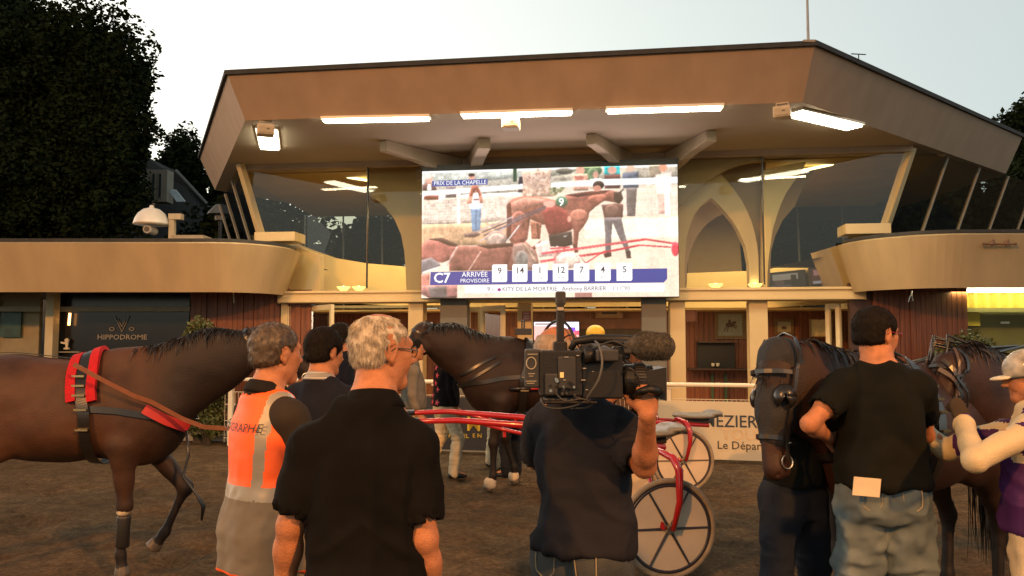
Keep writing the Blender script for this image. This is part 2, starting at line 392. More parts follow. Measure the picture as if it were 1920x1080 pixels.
# ---------------- ground ----------------
def make_ground():
    xs = np.concatenate([np.linspace(-260, -14, 12)[:-1], np.arange(-14, 14, .07), np.linspace(14, 260, 12)])
    ys = np.concatenate([np.linspace(-60, 1.5, 8)[:-1], np.arange(1.5, 15, .06), np.linspace(15, 400, 14)])
    X, Y = np.meshgrid(xs, ys, indexing='ij'); p = np.stack([X, Y, X*0], -1)
    z = .016*vnoise(p, 1.3, 1)+.020*vnoise(p, 4.1, 2)+.022*np.abs(vnoise(p, 7, 3))-.012*np.maximum(vnoise(p, 4.6, 9)-.25, 0)*8
    m = np.clip((14-np.abs(X))/2, 0, 1)*np.clip((11.3-Y)/1, 0, 1); z = z*m-.012
    v = np.stack([X, Y, z], -1).reshape(-1, 3); nx, ny = len(xs), len(ys)
    i = (np.arange(nx-1)[:, None]*ny+np.arange(ny-1)).ravel(); f = np.stack([i, i+ny, i+ny+1, i+1], -1)
    me = np_mesh('ground', v, f); me.shade_smooth()
    m, n, l, b = new_mat('brown_dirt'); b.inputs['Roughness'].default_value = .95; b.inputs['Specular IOR Level'].default_value = .15
    tc = n.new('ShaderNodeTexCoord')
    def nz(s, d=6):
        q = n.new('ShaderNodeTexNoise'); q.inputs['Scale'].default_value = s; q.inputs['Detail'].default_value = d; q.inputs['Roughness'].default_value = .7; l.new(tc.outputs['Object'], q.inputs['Vector']); return q
    a, c, e = nz(1.1), nz(26, 8), nz(5, 6)
    r1 = n.new('ShaderNodeValToRGB'); r1.color_ramp.elements[0].color = (.088, .063, .040, 1); r1.color_ramp.elements[1].color = (.22, .16, .10, 1)
    r1.color_ramp.elements[0].position = .32; r1.color_ramp.elements[1].position = .68; l.new(c.outputs['Fac'], r1.inputs[0])
    r2 = n.new('ShaderNodeValToRGB'); r2.color_ramp.elements[0].color = (.70, .66, .62, 1); r2.color_ramp.elements[1].color = (1.15, 1.1, 1, 1)
    r2.color_ramp.elements[0].position = .38; r2.color_ramp.elements[1].position = .6; l.new(e.outputs['Fac'], r2.inputs[0])
    r3 = n.new('ShaderNodeValToRGB'); r3.color_ramp.elements[0].color = (.75, .72, .7, 1); r3.color_ramp.elements[0].position = .4; r3.color_ramp.elements[1].position = .62; l.new(a.outputs['Fac'], r3.inputs[0])
    m1 = n.new('ShaderNodeMixRGB'); m1.blend_type = 'MULTIPLY'; m1.inputs[0].default_value = 1; l.new(r1.outputs[0], m1.inputs[1]); l.new(r2.outputs[0], m1.inputs[2])
    m2 = n.new('ShaderNodeMixRGB'); m2.blend_type = 'MULTIPLY'; m2.inputs[0].default_value = 1; l.new(m1.outputs[0], m2.inputs[1]); l.new(r3.outputs[0], m2.inputs[2])
    l.new(m2.outputs[0], b.inputs['Base Color'])
    g = nz(120, 8); bp = n.new('ShaderNodeBump'); bp.inputs['Strength'].default_value = .9; bp.inputs['Distance'].default_value = .03
    l.new(g.outputs['Fac'], bp.inputs['Height']); bp2 = n.new('ShaderNodeBump'); bp2.inputs['Strength'].default_value = .8; bp2.inputs['Distance'].default_value = .05
    l.new(c.outputs['Fac'], bp2.inputs['Height']); l.new(bp.outputs[0], bp2.inputs['Normal']); l.new(bp2.outputs[0], b.inputs['Normal'])
    tag(link('ground', me, m), kind='structure')
make_ground()
v = [B(-9, -.9, .0), B(8.5, -.9, .0), B(8.5, 6.5, .0), B(-9, 6.5, .0)]
mb = MB(); mb.prism([p+Vector((0, 0, .004)) for p in v], (0, 0, .10)); tag(mb.build('pavement', mat('concrete_step', (.26, .22, .17), .85, .15, 5, .2, 70)), kind='structure')

# ---------------- the pavilion ----------------
PV = empty('pavilion_building', B(0, 0, 0))
tag(PV, 'cream octagonal pavilion with flaring cantilevered roof band and tall arched glass hall', 'building')
def pav(mb, name, m, parent=None, **k): return mb.build(name, m, parent or PV, world=True, **k)
ZS, ZT = 4.87, 5.47
b1 = [onZ(403, 356, ZS), onZ(460, 226, ZS), onZ(1505, 192, ZS), onZ(1886, 326, ZS)]
t1 = [onZ(375, 297, ZT), onZ(427, 141, ZT), onZ(1527, 87, ZT), onZ(1918, 258, ZT)]
def onplane(px, py, a, b, c):
    nn_ = (b-a).cross(c-a); r = ray(px, py); o = Vector((0, 0, CH)); return o + r*((a-o).dot(nn_)/r.dot(nn_))
t1[1] = onplane(427, 141, b1[1], b1[2], t1[2]); t1[3] = onplane(1917, 258, b1[2], b1[3], t1[2]); t1[0] = onplane(375, 297, b1[0], b1[1], t1[1])
bk = [b1[3]+BN*6-BU*1, b1[0]+BN*3.0+BU*1.5]; tk = [t1[3]+BN*6-BU*1, t1[0]+BN*3.0+BU*1.5]
mb = MB(); n = 6; bb = b1+bk; tt = t1+tk
mb.add(bb+tt, [((i+1) % n, i, n+i, n+(i+1) % n) for i in range(n)])
fas = pav(mb, 'roof_band', FASC)
cen = sum((x for x in bb), Vector())/6
def inset(p, d): q = p-cen; q.z = 0; return p-q.normalized()*d
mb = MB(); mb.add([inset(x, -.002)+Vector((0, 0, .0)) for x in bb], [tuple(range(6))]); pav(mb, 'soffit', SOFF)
mb = MB(); mb.prism([inset(x, -.05)+Vector((0, 0, .0)) for x in tt], (0, 0, .065)); fl = pav(mb, 'roof_flashing', DARK)
# small chips and lumps on the roof edge
dc = simple('dusty_clip', (.35, .28, .2))
for px in (845, 870, 720, 1100): p = onZ(px, 141-(px-427)*.049, ZT+.065); mb = MB(); mb.box(p+Vector((0, .02, .012)), (.16, .08, .03), rz=TH); mb.build('flashing_clip', dc, fl, world=True)
# front and side glazing heads, corner mullions, sills
GL, GR = onZ(450, 306, ZS), onZ(1709, 274, ZS)
def cwin(poly, name='glazing_panel', m=GLASS):
    mb = MB(); mb.add(poly, [tuple(range(len(poly)))]); return pav(mb, name, m)
aL, aR = (GL-BO).dot(BU), (GR-BO).dot(BU)
head = MB(); head.bar(B(aL, 0, ZS-.05), B(aR, 0, ZS-.05), .10, .10); pav(head, 'window_head', FASC)
# leaning corner posts
cl0, cl1 = GL, onD(490, 442, .35); cr0, cr1 = GR, onD(1660, 424, .35)
mb = MB(); mb.bar(cl0, cl1, .10, .12); pav(mb, 'corner_post', CREAM)
mb = MB(); mb.bar(cr0+Vector((0, 0, -.02)), cr1, .13, .12); pav(mb, 'corner_post', CREAM)
for (x0, y0, x1, y1) in ((480, 447, 556, 440), (1583, 430, 1668, 427)):
    mb = MB(); a, z = AZ(x0, y0, -.05); a2, z2 = AZ(x1, y1, -.05); mb.box(B((a+a2)/2, .12, (z+z2)/2-.01), (a2-a, .5, .17), rz=TH); pav(mb, 'sill_ledge', CREAM, bevel=.01)
# side glazing going back from the corners, leaning
def side(c0, c1, dirv, L, nm):
    t0, t1_ = c0.copy(), c0+dirv*L; bz = 3.30
    off = (c1-c0); off.z = 0; b0 = c0+off*1.25; b0.z = bz; b1_ = t1_+off*1.25; b1_.z = bz
    cwin([b0, b1_, t1_, t0], 'side_glazing', DGLASS)
    gm = simple('grey_mullion', (.32, .30, .25))
    for i in range(nm): 
        f = (i+1)/(nm+.0); mb = MB(); mb.bar(t0.lerp(t1_, f), b0.lerp(b1_, f), .035, .05); pav(mb, 'side_mullion', gm)
side(GR, cr1, Vector((math.cos(R(38)), math.sin(R(38)), 0)), 5.2, 4)
side(GL, cl1, Vector((-math.cos(R(66)), math.sin(R(66)), 0)), 5.0, 3)
# front glass, between beam and soffit
ZB = 2.565
for (p0, p1) in ((452, 688), (690, 790), (1272, 1430), (1433, 1700)):
    a0 = AZ(p0, 300, .02)[0]; a1 = AZ(p1, 300, .02)[0]
    if p0 == 452: q = [B(AZ(545, 500, .02)[0], .02, ZB), B(a1, .02, ZB), B(a1, .02, ZS-.1), B(a0, .02, ZS-.1), B(AZ(490, 440, .02)[0], .02, 3.55), B(AZ(545, 440, .02)[0], .02, 3.5)]
    elif p1 == 1700: q = [B(a0, .02, ZB), B(AZ(1600, 500, .02)[0], .02, ZB), B(AZ(1590, 440, .02)[0], .02, 3.5), B(AZ(1660, 430, .02)[0], .02, 3.6), B(a1, .02, ZS-.1), B(a0, .02, ZS-.1)]
    else: q = [B(a0, .02, ZB), B(a1, .02, ZB), B(a1, .02, ZS-.1), B(a0, .02, ZS-.1)]
    cwin(q)
for px in (689, 1431):
    a = AZ(px, 420, .02)[0]; mb = MB(); mb.box(B(a, .02, (ZB+ZS)/2), (.022, .05, ZS-ZB-.1), rz=TH); pav(mb, 'glazing_joint', BLACK)
# beam
a0, a1 = AZ(525, 556, 0)[0], AZ(1621, 556, 0)[0]
mb = MB(); mb.box(B((a0+a1)/2, .1, 2.455), (a1-a0, .42, .215), rz=TH); pav(mb, 'entrance_beam', CREAM, bevel=.008)
mb = MB(); mb.box(B((a0+a1)/2, -.135, 2.375), (a1-a0-.1, .05, .035), rz=TH); mb.box(B((a0+a1)/2, -.125, 2.53), (a1-a0-.1, .03, .02), rz=TH); pav(mb, 'beam_moulding', CREAM)
# columns under and through the beam
def column(p0, p1, d, z0=.1, z1=ZB, m=CREAM, th=.3, name='column'):
    x0 = AZ(p0, 600, d)[0]; x1 = AZ(p1, 600, d)[0]; mb = MB(); mb.box(B((x0+x1)/2, d+th/2, (z0+z1)/2), (x1-x0, th, z1-z0), rz=TH); return pav(mb, name, m, bevel=.012)
column(526, 538, -.02, .1, 2.345, th=.2, name='door_post'); column(1600, 1621, -.02, .1, 2.345, th=.2, name='door_post')
column(765, 793, -.05, .1, 2.345); column(1255, 1285, -.05, .1, 2.345); column(1405, 1440, .0, .1, 2.345); column(970, 996, .5, .1, 2.6)
column(825, 876, -.25, .1, 2.6, GREY, .25); column(1203, 1250, -.25, .1, 2.6, GREY, .25)
# arched concrete ribs behind the glass (traced in the plane of the rib, with real thickness)
def rib(pts, d, th, m=INNER, name='arched_rib'):
    mb = MB(); mb.prism([B(*((lambda q: (q[0], d, q[1]))(AZ(x, y, d)))) for x, y in pts], BN*th); return pav(mb, name, m)
def arc(x0, y0, x1, y1, bulge, n=12, k=2.0):
    return [(x0+(x1-x0)*(1-math.cos(t*math.pi/2)**bulge), y0+(y1-y0)*(math.sin(t*math.pi/2)**bulge)) for t in [i/n for i in range(n+1)]]
# left wall panel with a half arch opening
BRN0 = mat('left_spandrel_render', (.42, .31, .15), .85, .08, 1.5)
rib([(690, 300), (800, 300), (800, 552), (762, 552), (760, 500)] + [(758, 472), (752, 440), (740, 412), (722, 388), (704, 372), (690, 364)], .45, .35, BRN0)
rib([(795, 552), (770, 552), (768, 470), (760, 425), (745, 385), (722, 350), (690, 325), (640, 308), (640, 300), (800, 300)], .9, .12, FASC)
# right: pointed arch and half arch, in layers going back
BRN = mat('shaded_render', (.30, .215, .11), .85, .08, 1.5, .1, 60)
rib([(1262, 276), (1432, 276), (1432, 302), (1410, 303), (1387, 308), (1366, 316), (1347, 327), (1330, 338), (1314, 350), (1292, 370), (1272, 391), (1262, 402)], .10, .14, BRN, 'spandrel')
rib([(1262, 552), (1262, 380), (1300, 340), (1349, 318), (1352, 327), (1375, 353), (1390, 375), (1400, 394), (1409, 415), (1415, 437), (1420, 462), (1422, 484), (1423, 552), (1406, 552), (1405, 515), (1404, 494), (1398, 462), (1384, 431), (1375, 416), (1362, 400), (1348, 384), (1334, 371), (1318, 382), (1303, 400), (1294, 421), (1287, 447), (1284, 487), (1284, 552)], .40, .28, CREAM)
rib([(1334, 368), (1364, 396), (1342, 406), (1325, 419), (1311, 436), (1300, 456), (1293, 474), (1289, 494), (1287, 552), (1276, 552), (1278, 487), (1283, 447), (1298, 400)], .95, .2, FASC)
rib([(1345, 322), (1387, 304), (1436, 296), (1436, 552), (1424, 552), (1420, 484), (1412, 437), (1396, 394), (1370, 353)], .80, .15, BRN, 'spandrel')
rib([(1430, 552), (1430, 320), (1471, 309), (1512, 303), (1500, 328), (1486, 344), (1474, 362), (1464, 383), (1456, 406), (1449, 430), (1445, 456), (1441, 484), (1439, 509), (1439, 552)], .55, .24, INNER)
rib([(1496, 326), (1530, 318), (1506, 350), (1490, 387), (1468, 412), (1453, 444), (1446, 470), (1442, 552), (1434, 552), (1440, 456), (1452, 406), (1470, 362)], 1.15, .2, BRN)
# transverse screen wall head behind the video wall
a0, z0 = AZ(780, 300, .2); a1, _ = AZ(1275, 300, .2)
mb = MB(); mb.box(B((a0+a1)/2, .5, 4.72), (a1-a0, .6, .30), rz=TH); pav(mb, 'wall_head', SOFF)
# curved brackets under the soffit
def bracket(ppx, ppy, epx, epy, w=.17, dp=.42, de=.16):
    p = onZ(ppx, ppy, ZS); e = onZ(epx, epy, ZS); u = (e-p); L = u.length; u.normalize(); s = Vector((0, 0, 1)).cross(u)
    prof = [(0, 0), (L, 0), (L, -de), (L*.88, -de-.01), (L*.6, -de-.05), (L*.35, -de-.12), (L*.15, -dp*.8), (0, -dp)]
    mb = MB(); mb.prism([p-s*w/2+u*a+Vector((0, 0, z-.003)) for a, z in prof], s*w); pav(mb, 'soffit_bracket', SOFF, bevel=.01)
bracket(868, 300, 718, 264); bracket(884, 300, 908, 259, w=.2); bracket(1178, 290, 1108, 251); bracket(1248, 290, 1334, 245)
# inside the hall
DW = 4.2
mb = MB(); x = -5.6
while x < 6.2: mb.box(B(x, DW, 1.22), (.098, .05, 2.25), rz=TH); x += .104
pav(mb, 'wood_panelling', WOOD)
mb = MB(); mb.box(B(.3, DW+.12, 1.2), (13, .1, 2.4), rz=TH); pav(mb, 'back_wall', WOODD)
mb = MB(); mb.box(B(.3, 3.4, .05+.057), (13, 6.5, .01), rz=TH); pav(mb, 'hall_floor', simple('hall_tiles', (.16, .10, .06), .5))
# mezzanine parapet (curved top)
def par(pts, d, th, m, name='mezzanine_parapet'): return rib(pts, d, th, m, name)
par([(520, 560), (800, 577), (800, 500), (762, 500), (690, 494), (630, 484), (585, 468), (560, 458), (500, 446), (470, 440)], 3.0, .15, INNER)
par([(1262, 574), (1290, 577), (1405, 577), (1440, 577), (1585, 569), (1635, 560), (1600, 482), (1500, 492), (1440, 505), (1405, 508), (1290, 512), (1262, 512)], 3.0, .15, INNER)
par([(532, 552), (545, 460), (560, 462), (600, 478), (600, 552)], .35, .2, CREAM, 'side_return'); par([(1595, 545), (1590, 470), (1640, 470), (1640, 545)], .35, .2, CREAM, 'side_return')
par([(800, 577), (1262, 574), (1262, 500), (800, 500)], 3.0, .15, INNER)
mb = MB(); mb.box(B(.3, 3.75, 2.33), (12.4, 1.3, .04), rz=TH); pav(mb, 'mezzanine_floor', INNER)
# rear glazing with mullions
mb = MB(); mb.add([B(-6.6, 5.2, 2.3), B(7.2, 5.2, 2.3), B(7.4, 5.6, ZS-.02), B(-6.8, 5.6, ZS-.02)], [(0, 1, 2, 3)]); pav(mb, 'rear_glazing', DGLASS)
mb = MB()
for i in range(15): mb.bar(B(-6.6+i*.98, 5.18, 2.35), B(-6.8+i*1.0, 5.58, ZS-.02), .04, .05)
pav(mb, 'rear_mullion', simple('grey_mullion_dark', (.2, .19, .16)))
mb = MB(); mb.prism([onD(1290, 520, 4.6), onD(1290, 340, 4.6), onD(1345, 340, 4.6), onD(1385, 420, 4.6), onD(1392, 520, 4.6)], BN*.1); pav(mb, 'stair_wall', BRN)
# dropped inner ceiling that slopes to the back
mb = MB(); mb.prism([B(-6.2, .7, ZS-.02), B(6.6, .7, ZS-.02), B(6.9, 5.5, 4.78), B(-6.5, 5.5, 4.78)], (0, 0, .05)); pav(mb, 'inner_ceiling', mat('inner_ceiling', (.46, .33, .13), .7, .06, 2))
# doors: open leaves
def door(p0, d0, p1, d1, zt=2.3):
    A = onD(p0, 600, d0); Bp = onD(p1, 600, d1); A.z = Bp.z = 0; u = (Bp-A); L = u.length; u.normalize()
    g = bpy.data.objects.new('door', None); 
    mb = MB(); up = Vector((0, 0, 1)); w = .075
    mb.bar(A+up*.13, A+up*zt, .055, w, up=u); mb.bar(Bp+up*.13, Bp+up*zt, .055, w, up=u)
    for z in (.18, zt-.04, 1.0): mb.bar(A+up*z+u*w/2, Bp+up*z-u*w/2, .05, .09)
    o = pav(mb, 'door', FRAME)
    m2 = MB(); m2.add([A+up*.2, Bp+up*.2, Bp+up*(zt-.08), A+up*(zt-.08)], [(0, 1, 2, 3)]); m2.build('door_pane', GLASS, o, world=True)
    m3 = MB(); m3.tube([Bp+up*.95-u*.06-BN*.05, Bp+up*1.25-u*.06-BN*.05], .012, 6); m3.build('door_handle', STEEL, o, world=True)
door(541, .05, 577, .35); door(577, .3, 622, -.55); door(1553, .35, 1572, .2); door(1574, .5, 1600, .05)
door(878, .9, 900, .9); door(905, .6, 943, .2)
mb = MB(); mb.box(B(AZ(740, 575, 1)[0], 1.0, 2.32), (AZ(870, 575, 1)[0]-AZ(610, 575, 1)[0], .08, .05), rz=TH); pav(mb, 'door_head', FRAME)
# dark alcove in the middle with bar top and shelf strip
mb = MB(); a0 = AZ(996, 600, DW-.15)[0]; a1 = AZ(1205, 600, DW-.15)[0]
mb.box(B((a0+a1)/2, DW-.12, 1.75), (a1-a0, .06, .5), rz=TH); pav(mb, 'bar_recess', simple('dark_recess', (.035, .022, .015)))
mb = MB(); mb.box(B((a0+a1)/2, DW-.16, 2.05), (a1-a0, .05, .22), rz=TH); pav(mb, 'bar_pelmet', simple('pelmet_wood', (.12, .05, .03)))
mb = MB(); mb.box(B((a0+a1)/2, DW-.3, 1.15), (a1-a0, .35, .06), rz=TH); mb.box(B((a0+a1)/2, DW-.25, .65), (a1-a0-.1, .2, .9), rz=TH); pav(mb, 'bar_counter', WOODD)
# wooden shelf niche right
a0, z0 = AZ(1308, 690, DW-.2); a1, z1 = AZ(1378, 643, DW-.2)
mb = MB(); mb.box(B((a0+a1)/2, DW-.1, (z0+z1)/2), (a1-a0, .12, z1-z0), rz=TH); pav(mb, 'shelf_niche', simple('niche_black', (.012, .010, .010)))
mb = MB(); mb.box(B((a0+a1)/2+.3, DW-.22, z0-.02), (a1-a0+1.0, .35, .04), rz=TH); mb.box(B((a0+a1)/2, DW-.2, z1+.02), (a1-a0, .3, .03), rz=TH); pav(mb, 'shelf_board', WOODD)
for px in (1335, 1360, 1410):
    a, z = AZ(px, 700, DW-.1); mb = MB(); mb.box(B(a, DW-.12, z-.45), (.05, .05, .9), rz=TH); pav(mb, 'green_batten', simple('green_batten', (.02, .06, .03)))

# ---------------- left and right wings ----------------
def wing(name, label, pts, z0, z1, flare, back, sgn):
    """pts: plan of the band's upper front edge; flare: how far the lower edge is drawn in"""
    root = empty(name, (pts[0][0], pts[0][1]+1, 0)); tag(root, label, 'building')
    P = [Vector((x, y, 0)) for x, y in pts]; N = []
    for i in range(len(P)):
        t = (P[min(i+1, len(P)-1)]-P[max(i-1, 0)]).normalized(); N.append(Vector((-t.y, t.x, 0))*sgn)
    top = [p+Vector((0, 0, z1)) for p in P]; bot = [p+n_*flare+Vector((0, 0, z0)) for p, n_ in zip(P, N)]
    mb = MB(); n = len(P); f = [(i, i+1, n+i+1, n+i) if sgn < 0 else (i+1, i, n+i, n+i+1) for i in range(n-1)]
    mb.add(bot+top, f); o = mb.build('parapet_band', FASCW, root, world=True)
    so = o.modifiers.new('thickness', 'SOLIDIFY'); so.thickness = .12; so.offset = 1 if False else -1
    cap = [p-n_*.03+Vector((0, 0, z1)) for p, n_ in zip(P, N)]; cin = [p+n_*.25+Vector((0, 0, z1)) for p, n_ in zip(P, N)]
    mb = MB(); c2 = [q+Vector((0, 0, .05)) for q in cap]; ci2 = [q+Vector((0, 0, .05)) for q in cin]
    mb.add(cap+c2+ci2+cin, [(a+i, a+i+1, b+i+1, b+i) for a, b in ((0, n), (n, 2*n), (2*n, 3*n), (3*n, 0)) for i in range(n-1)] + [(0, n, 2*n, 3*n), (n-1, 4*n-1, 3*n-1, 2*n-1)]); mb.build('parapet_capping', DARK, root, world=True)
    # ceiling under the overhang and roof deck
    bq = [p+n_*(flare+.02)+Vector((0, 0, z0+.03)) for p, n_ in zip(P, N)]
    mb = MB(); pl = bq+[Vector((back[0], back[1], z0+.03)), Vector((back[2], back[3], z0+.03))]; mb.add(pl, [tuple(range(len(pl)))]); mb.build('overhang_ceiling', WOODD, root, world=True)
    mb = MB(); pl = [p+n_*.2+Vector((0, 0, z1-.12)) for p, n_ in zip(P, N)]+[Vector((back[0], back[1], z1-.12)), Vector((back[2], back[3], z1-.12))]; mb.add(pl, [tuple(range(len(pl)))]); mb.build('roof_deck', DARK, root, world=True)
    return root
FASCW = mat('wing_band_render', (.38, .275, .145), .75, .11, 1.2, .15, 50, stretch=(2.5, 2.5, .35))
def arcp(cx, cy, r, a0, a1, n=10): return [(cx+r*math.cos(R(a0+(a1-a0)*i/n)), cy+r*math.sin(R(a0+(a1-a0)*i/n))) for i in range(n+1)]
LW = wing('left_wing_building', 'long low tan wing on the left with dark emblem window and red wood panelling', [(-16, 13.0), (-10, 13.0), (-7, 13.0)]+arcp(-4.95, 14.05, 1.05, -90, 0, 18)+[(-3.93, 14.4)], 2.52, 3.30, .26, (-3.9, 17, -16, 17), 1)
RW = wing('right_wing_building', 'low tan wing on the right with curved parapet and yellow lit curtain window', arcp(6.68, 12.92, 1.28, 180, 270, 18)[::1]+[(9, 11.6), (14, 11.45)], 2.50, 3.26, .24, (14, 16, 5.1, 16), 1)
mb = MB(); mb.add([(5.4, 12.9, 3.26), (5.4, 14.4, 3.26), (5.64, 14.4, 2.5), (5.64, 12.9, 2.5)], [(0, 1, 2, 3)]); mb.build('parapet_return', FASCW, RW, world=True)
def lwx(px, Y): return (px-960)/FPX*(Y*cp+0)/1.0*1.0
def wallbox(root, px0, px1, y0, y1, Y, th, m, name, **k):
    A = onY(px0, y1, Y); C = onY(px1, y0, Y); mb = MB()
    mb.box(((A.x+C.x)/2, Y+th/2, (A.z+C.z)/2), (C.x-A.x, th, C.z-A.z)); return mb.build(name, m, root, world=True, **k)
LY = 14.3
wallbox(LW, -700, 0, 540, 822, LY+.3, .1, simple('left_wall', (.2, .16, .1)), 'wall')
wallbox(LW, -30, 76, 545, 822, LY+.35, .1, simple('pale_wall', (.22, .19, .11)), 'wall')
wallbox(LW, 76, 102, 540, 822, LY-.1, .2, mat('cream_post', (.42, .38, .24), .6), 'post', bevel=.01)
wallbox(LW, 104, 356, 540, 822, LY+.2, .05, mat('dark_interior', (.010, .010, .010), .15, .2, 2, spec=.4), 'dark_window')
fr = mat('window_transom', (.20, .18, .11), .5)
wallbox(LW, 104, 356, 575, 584, LY+.1, .08, fr, 'window_transom'); wallbox(LW, 104, 356, 544, 549, LY+.1, .08, fr, 'window_head')
wallbox(LW, -700, 76, 575, 584, LY+.1, .08, fr, 'window_transom')
wallbox(LW, 0, 40, 583, 632, LY+.28, .04, mat('green_picture', (.015, .05, .045), .4, .4, 6), 'window_poster')
mb = MB(); x = onY(356, 600, LY).x
while x < -3.6: mb.box((x+.045, LY+.05+(.02 if int(x*50) % 3 == 0 else 0), 1.35), (.088, .04, 2.5)); x += .094
mb.build('wood_panelling', WOOD, LW, world=True)
wallbox(LW, 356, 540, 540, 822, LY+.1, .1, WOODD, 'wood_wall_backing')
# emblem and lettering on the dark glass
LOGO = simple('etched_lettering', (.22, .21, .19), .5)
def lp(px, py): return onY(px, py, LY+.185)
mb = MB()
for seg in (((215, 592), (229, 622)), ((229, 622), (243, 592)), ((222, 598), (229, 613)), ((229, 613), (236, 598))): mb.bar(lp(*seg[0]), lp(*seg[1]), .008, .022, up=(0, 1, 0))
for cx in (210, 247):
    mb.tube([lp(cx+4.5*math.cos(t*.52), 617-3*math.sin(t*.52)) for t in range(12)], .008, 5, closed=True)
mb.build('window_emblem', LOGO, LW, world=True)
text('window_lettering', 'HIPPODROME', .125, LOGO, lp(229, 632.5), parent=LW, sx=1.15, bold=.01)
mb = MB(); mb.tube([onY(131, 587, LY+.1), onY(130, 600, LY+.1), onY(129, 610, LY+.1)], .022, 8); o = mb.build('wall_lamp', emis('amber_lamp', (1, .42, .12), 2.5))
tag(o, 'slim amber lamp glowing behind the dark window near the post', 'lamp')
mb = MB(); mb.lathe([(.05, 0), (.055, .02), (.02, .04), (.03, .12), (.045, .17), (.01, .2)], onY(125, 655, LY+.12), n=12); mb.bar(onY(114, 642, LY+.12), onY(124, 644, LY+.12), .02, .03)
o = mb.build('figurine', WHITEP); tag(o, 'small white ornament standing behind the dark window', 'ornament')
# shelf carrying it
mb = MB(); mb.box(onY(125, 660, LY+.12), (.5, .1, .02)); mb.build('window_ledge', fr, LW, world=True)
# hanging cord by the panelling
mb = MB(); mb.tube([onY(438, 546, 13.9), onY(438, 560, 13.9), onY(439, 568, 13.9)], .008, 6); mb.build('hanging_wire', WHITEP, LW, world=True)
# right wing wall
RY = 12.9
mb = MB(); x = onY(1640, 600, RY).x
while x < onY(1812, 600, RY).x: mb.box((x+.04, RY+.03+(.018 if int(x*37) % 3 == 0 else 0), 1.3), (.078, .04, 2.5)); x += .084
mb.build('wood_panelling', WOOD, RW, world=True)
wallbox(RW, 1600, 1812, 530, 800, RY+.08, .1, WOODD, 'wood_wall_backing')
CURT = mat('yellow_curtain', (.40, .30, .03), .7, .1, 3)
Cc = onY(1813, 552, RY+.25); mb = MB(); vs = []; n = 160
for i in range(n+1):
    x = Cc.x+i*.035; y = RY+.28+.05*math.sin(i*.035*2*math.pi/.19)
    vs += [(x, y, onY(1813, 577, RY+.25).z), (x, y, onY(1813, 541, RY+.25).z)]
mb.add(vs, [(2*i, 2*i+2, 2*i+3, 2*i+1) for i in range(n)]); mb.build('window_curtain', CURT, RW, world=True, smooth=True)
wallbox(RW, 1813, 2400, 577, 585, RY+.15, .1, mat('olive_bar', (.16, .15, .05), .5), 'window_transom')
wallbox(RW, 1813, 2400, 585, 800, RY+.32, .08, mat('olive_wall', (.10, .09, .018), .6, .25, 1.5), 'inner_wall')
wallbox(RW, 1815, 1837, 585, 611, RY+.25, .05, CURT, 'curtain_end')
wallbox(RW, 1877, 1893, 603, 607, RY+.3, .015, WHITEP, 'door_plate')
mb = MB(); p = onY(1815, 545, RY+.05); q = onY(2300, 545, RY+.05); q.z = p.z; mb.bar(p, q, .05, .045); o = mb.build('strip_light', TUBE); tag(o, 'bright fluorescent strip over the yellow curtain under the right wing', 'light')
lamp('strip_glow', 'AREA', (8.6, RY-.02, p.z-.03), (8.6, RY+.3, 1.5), 6, (1, .85, .35), shape='RECTANGLE', size=3, size_y=.08)
mb = MB(); mb.tube([onY(1709, 545, 12.4), onY(1709, 555, 12.4)], .012, 6); mb.tube([onY(1707, 553, 12.4), onY(1703, 566, 12.4), onY(1712, 564, 12.4), onY(1709, 553, 12.4)], .01, 5)
o = mb.build('hanging_hook', STEEL); tag(o, 'bent metal hook hanging under the right wing parapet', 'hook')
# bulkhead between right wing and hall
mb = MB(); mb.prism([onY(1622, 541, 13.0), onY(1650, 545, 13.0), onY(1650, 558, 13.0), onY(1622, 566, 13.0)], (0, .3, 0)); pav(mb, 'beam_end', CREAM)

# ---------------- fittings ----------------
# fluorescent fittings on the soffit
def fitting(c0, c1, w, label, z=ZS-.005, drop=.05):
    a = onZ(*c0, z-drop); b = onZ(*c1, z-drop); mid = (a+b)/2; u = (b-a); L = u.length
    root = empty('ceiling_light', (mid.x, mid.y, z-drop), math.atan2(u.y, u.x)); tag(root, label, 'ceiling light', 'fluorescent fittings under the pavilion roof')
    mb = MB(); mb.box((0, 0, drop/2+.012), (L+.06, w+.05, drop-.024+.01)); mb.build('housing', WHITEP, root)
    mb = MB(); mb.box((0, 0, 0), (L, w, .018)); mb.build('diffuser', TUBE, root)
    return mid
lights = [fitting((500, 245), (506, 280), .28, 'short square ceiling light at the left corner beside the loudspeaker'),
 fitting((608, 228), (803, 224), .13, 'long ceiling light, leftmost of the three along the roof front'),
 fitting((868, 219), (1070, 213), .13, 'long ceiling light in the middle, partly hidden by the loudspeaker'),
 fitting((1140, 210), (1352, 204), .13, 'long ceiling light, right one of the three along the roof front'),
 fitting((1490, 214), (1602, 240), .26, 'long bright ceiling light slanting along the right side of the roof')]
for i, c in enumerate(lights): lamp('fitting_glow', 'AREA', (c.x, c.y, c.z-.03), (c.x, c.y, 0), (10, 12, 12, 12, 14)[i], (1, .80, .48), shape='RECTANGLE', size=1.2, size_y=.2)
for (c0, c1, lab) in (((600, 324), (720, 343), 'dim ceiling light inside the hall behind the left front glass'), ((1472, 327), (1578, 304), 'dim ceiling light inside the hall behind the right front glass'), ((1315, 350), (1370, 346), 'small ceiling light glimpsed inside the hall above the pointed arch')):
    a = onD(*c0, 1.2 if c0[0] != 1315 else 2.0); b = onD(*c1, 1.2 if c0[0] != 1315 else 2.0); 
    mb = MB(); mb.bar(a, b, .10, .035); o = mb.build('hall_light', emis('hall_tube', (1, .80, .35), 1.6)); tag(o, lab, 'ceiling light')
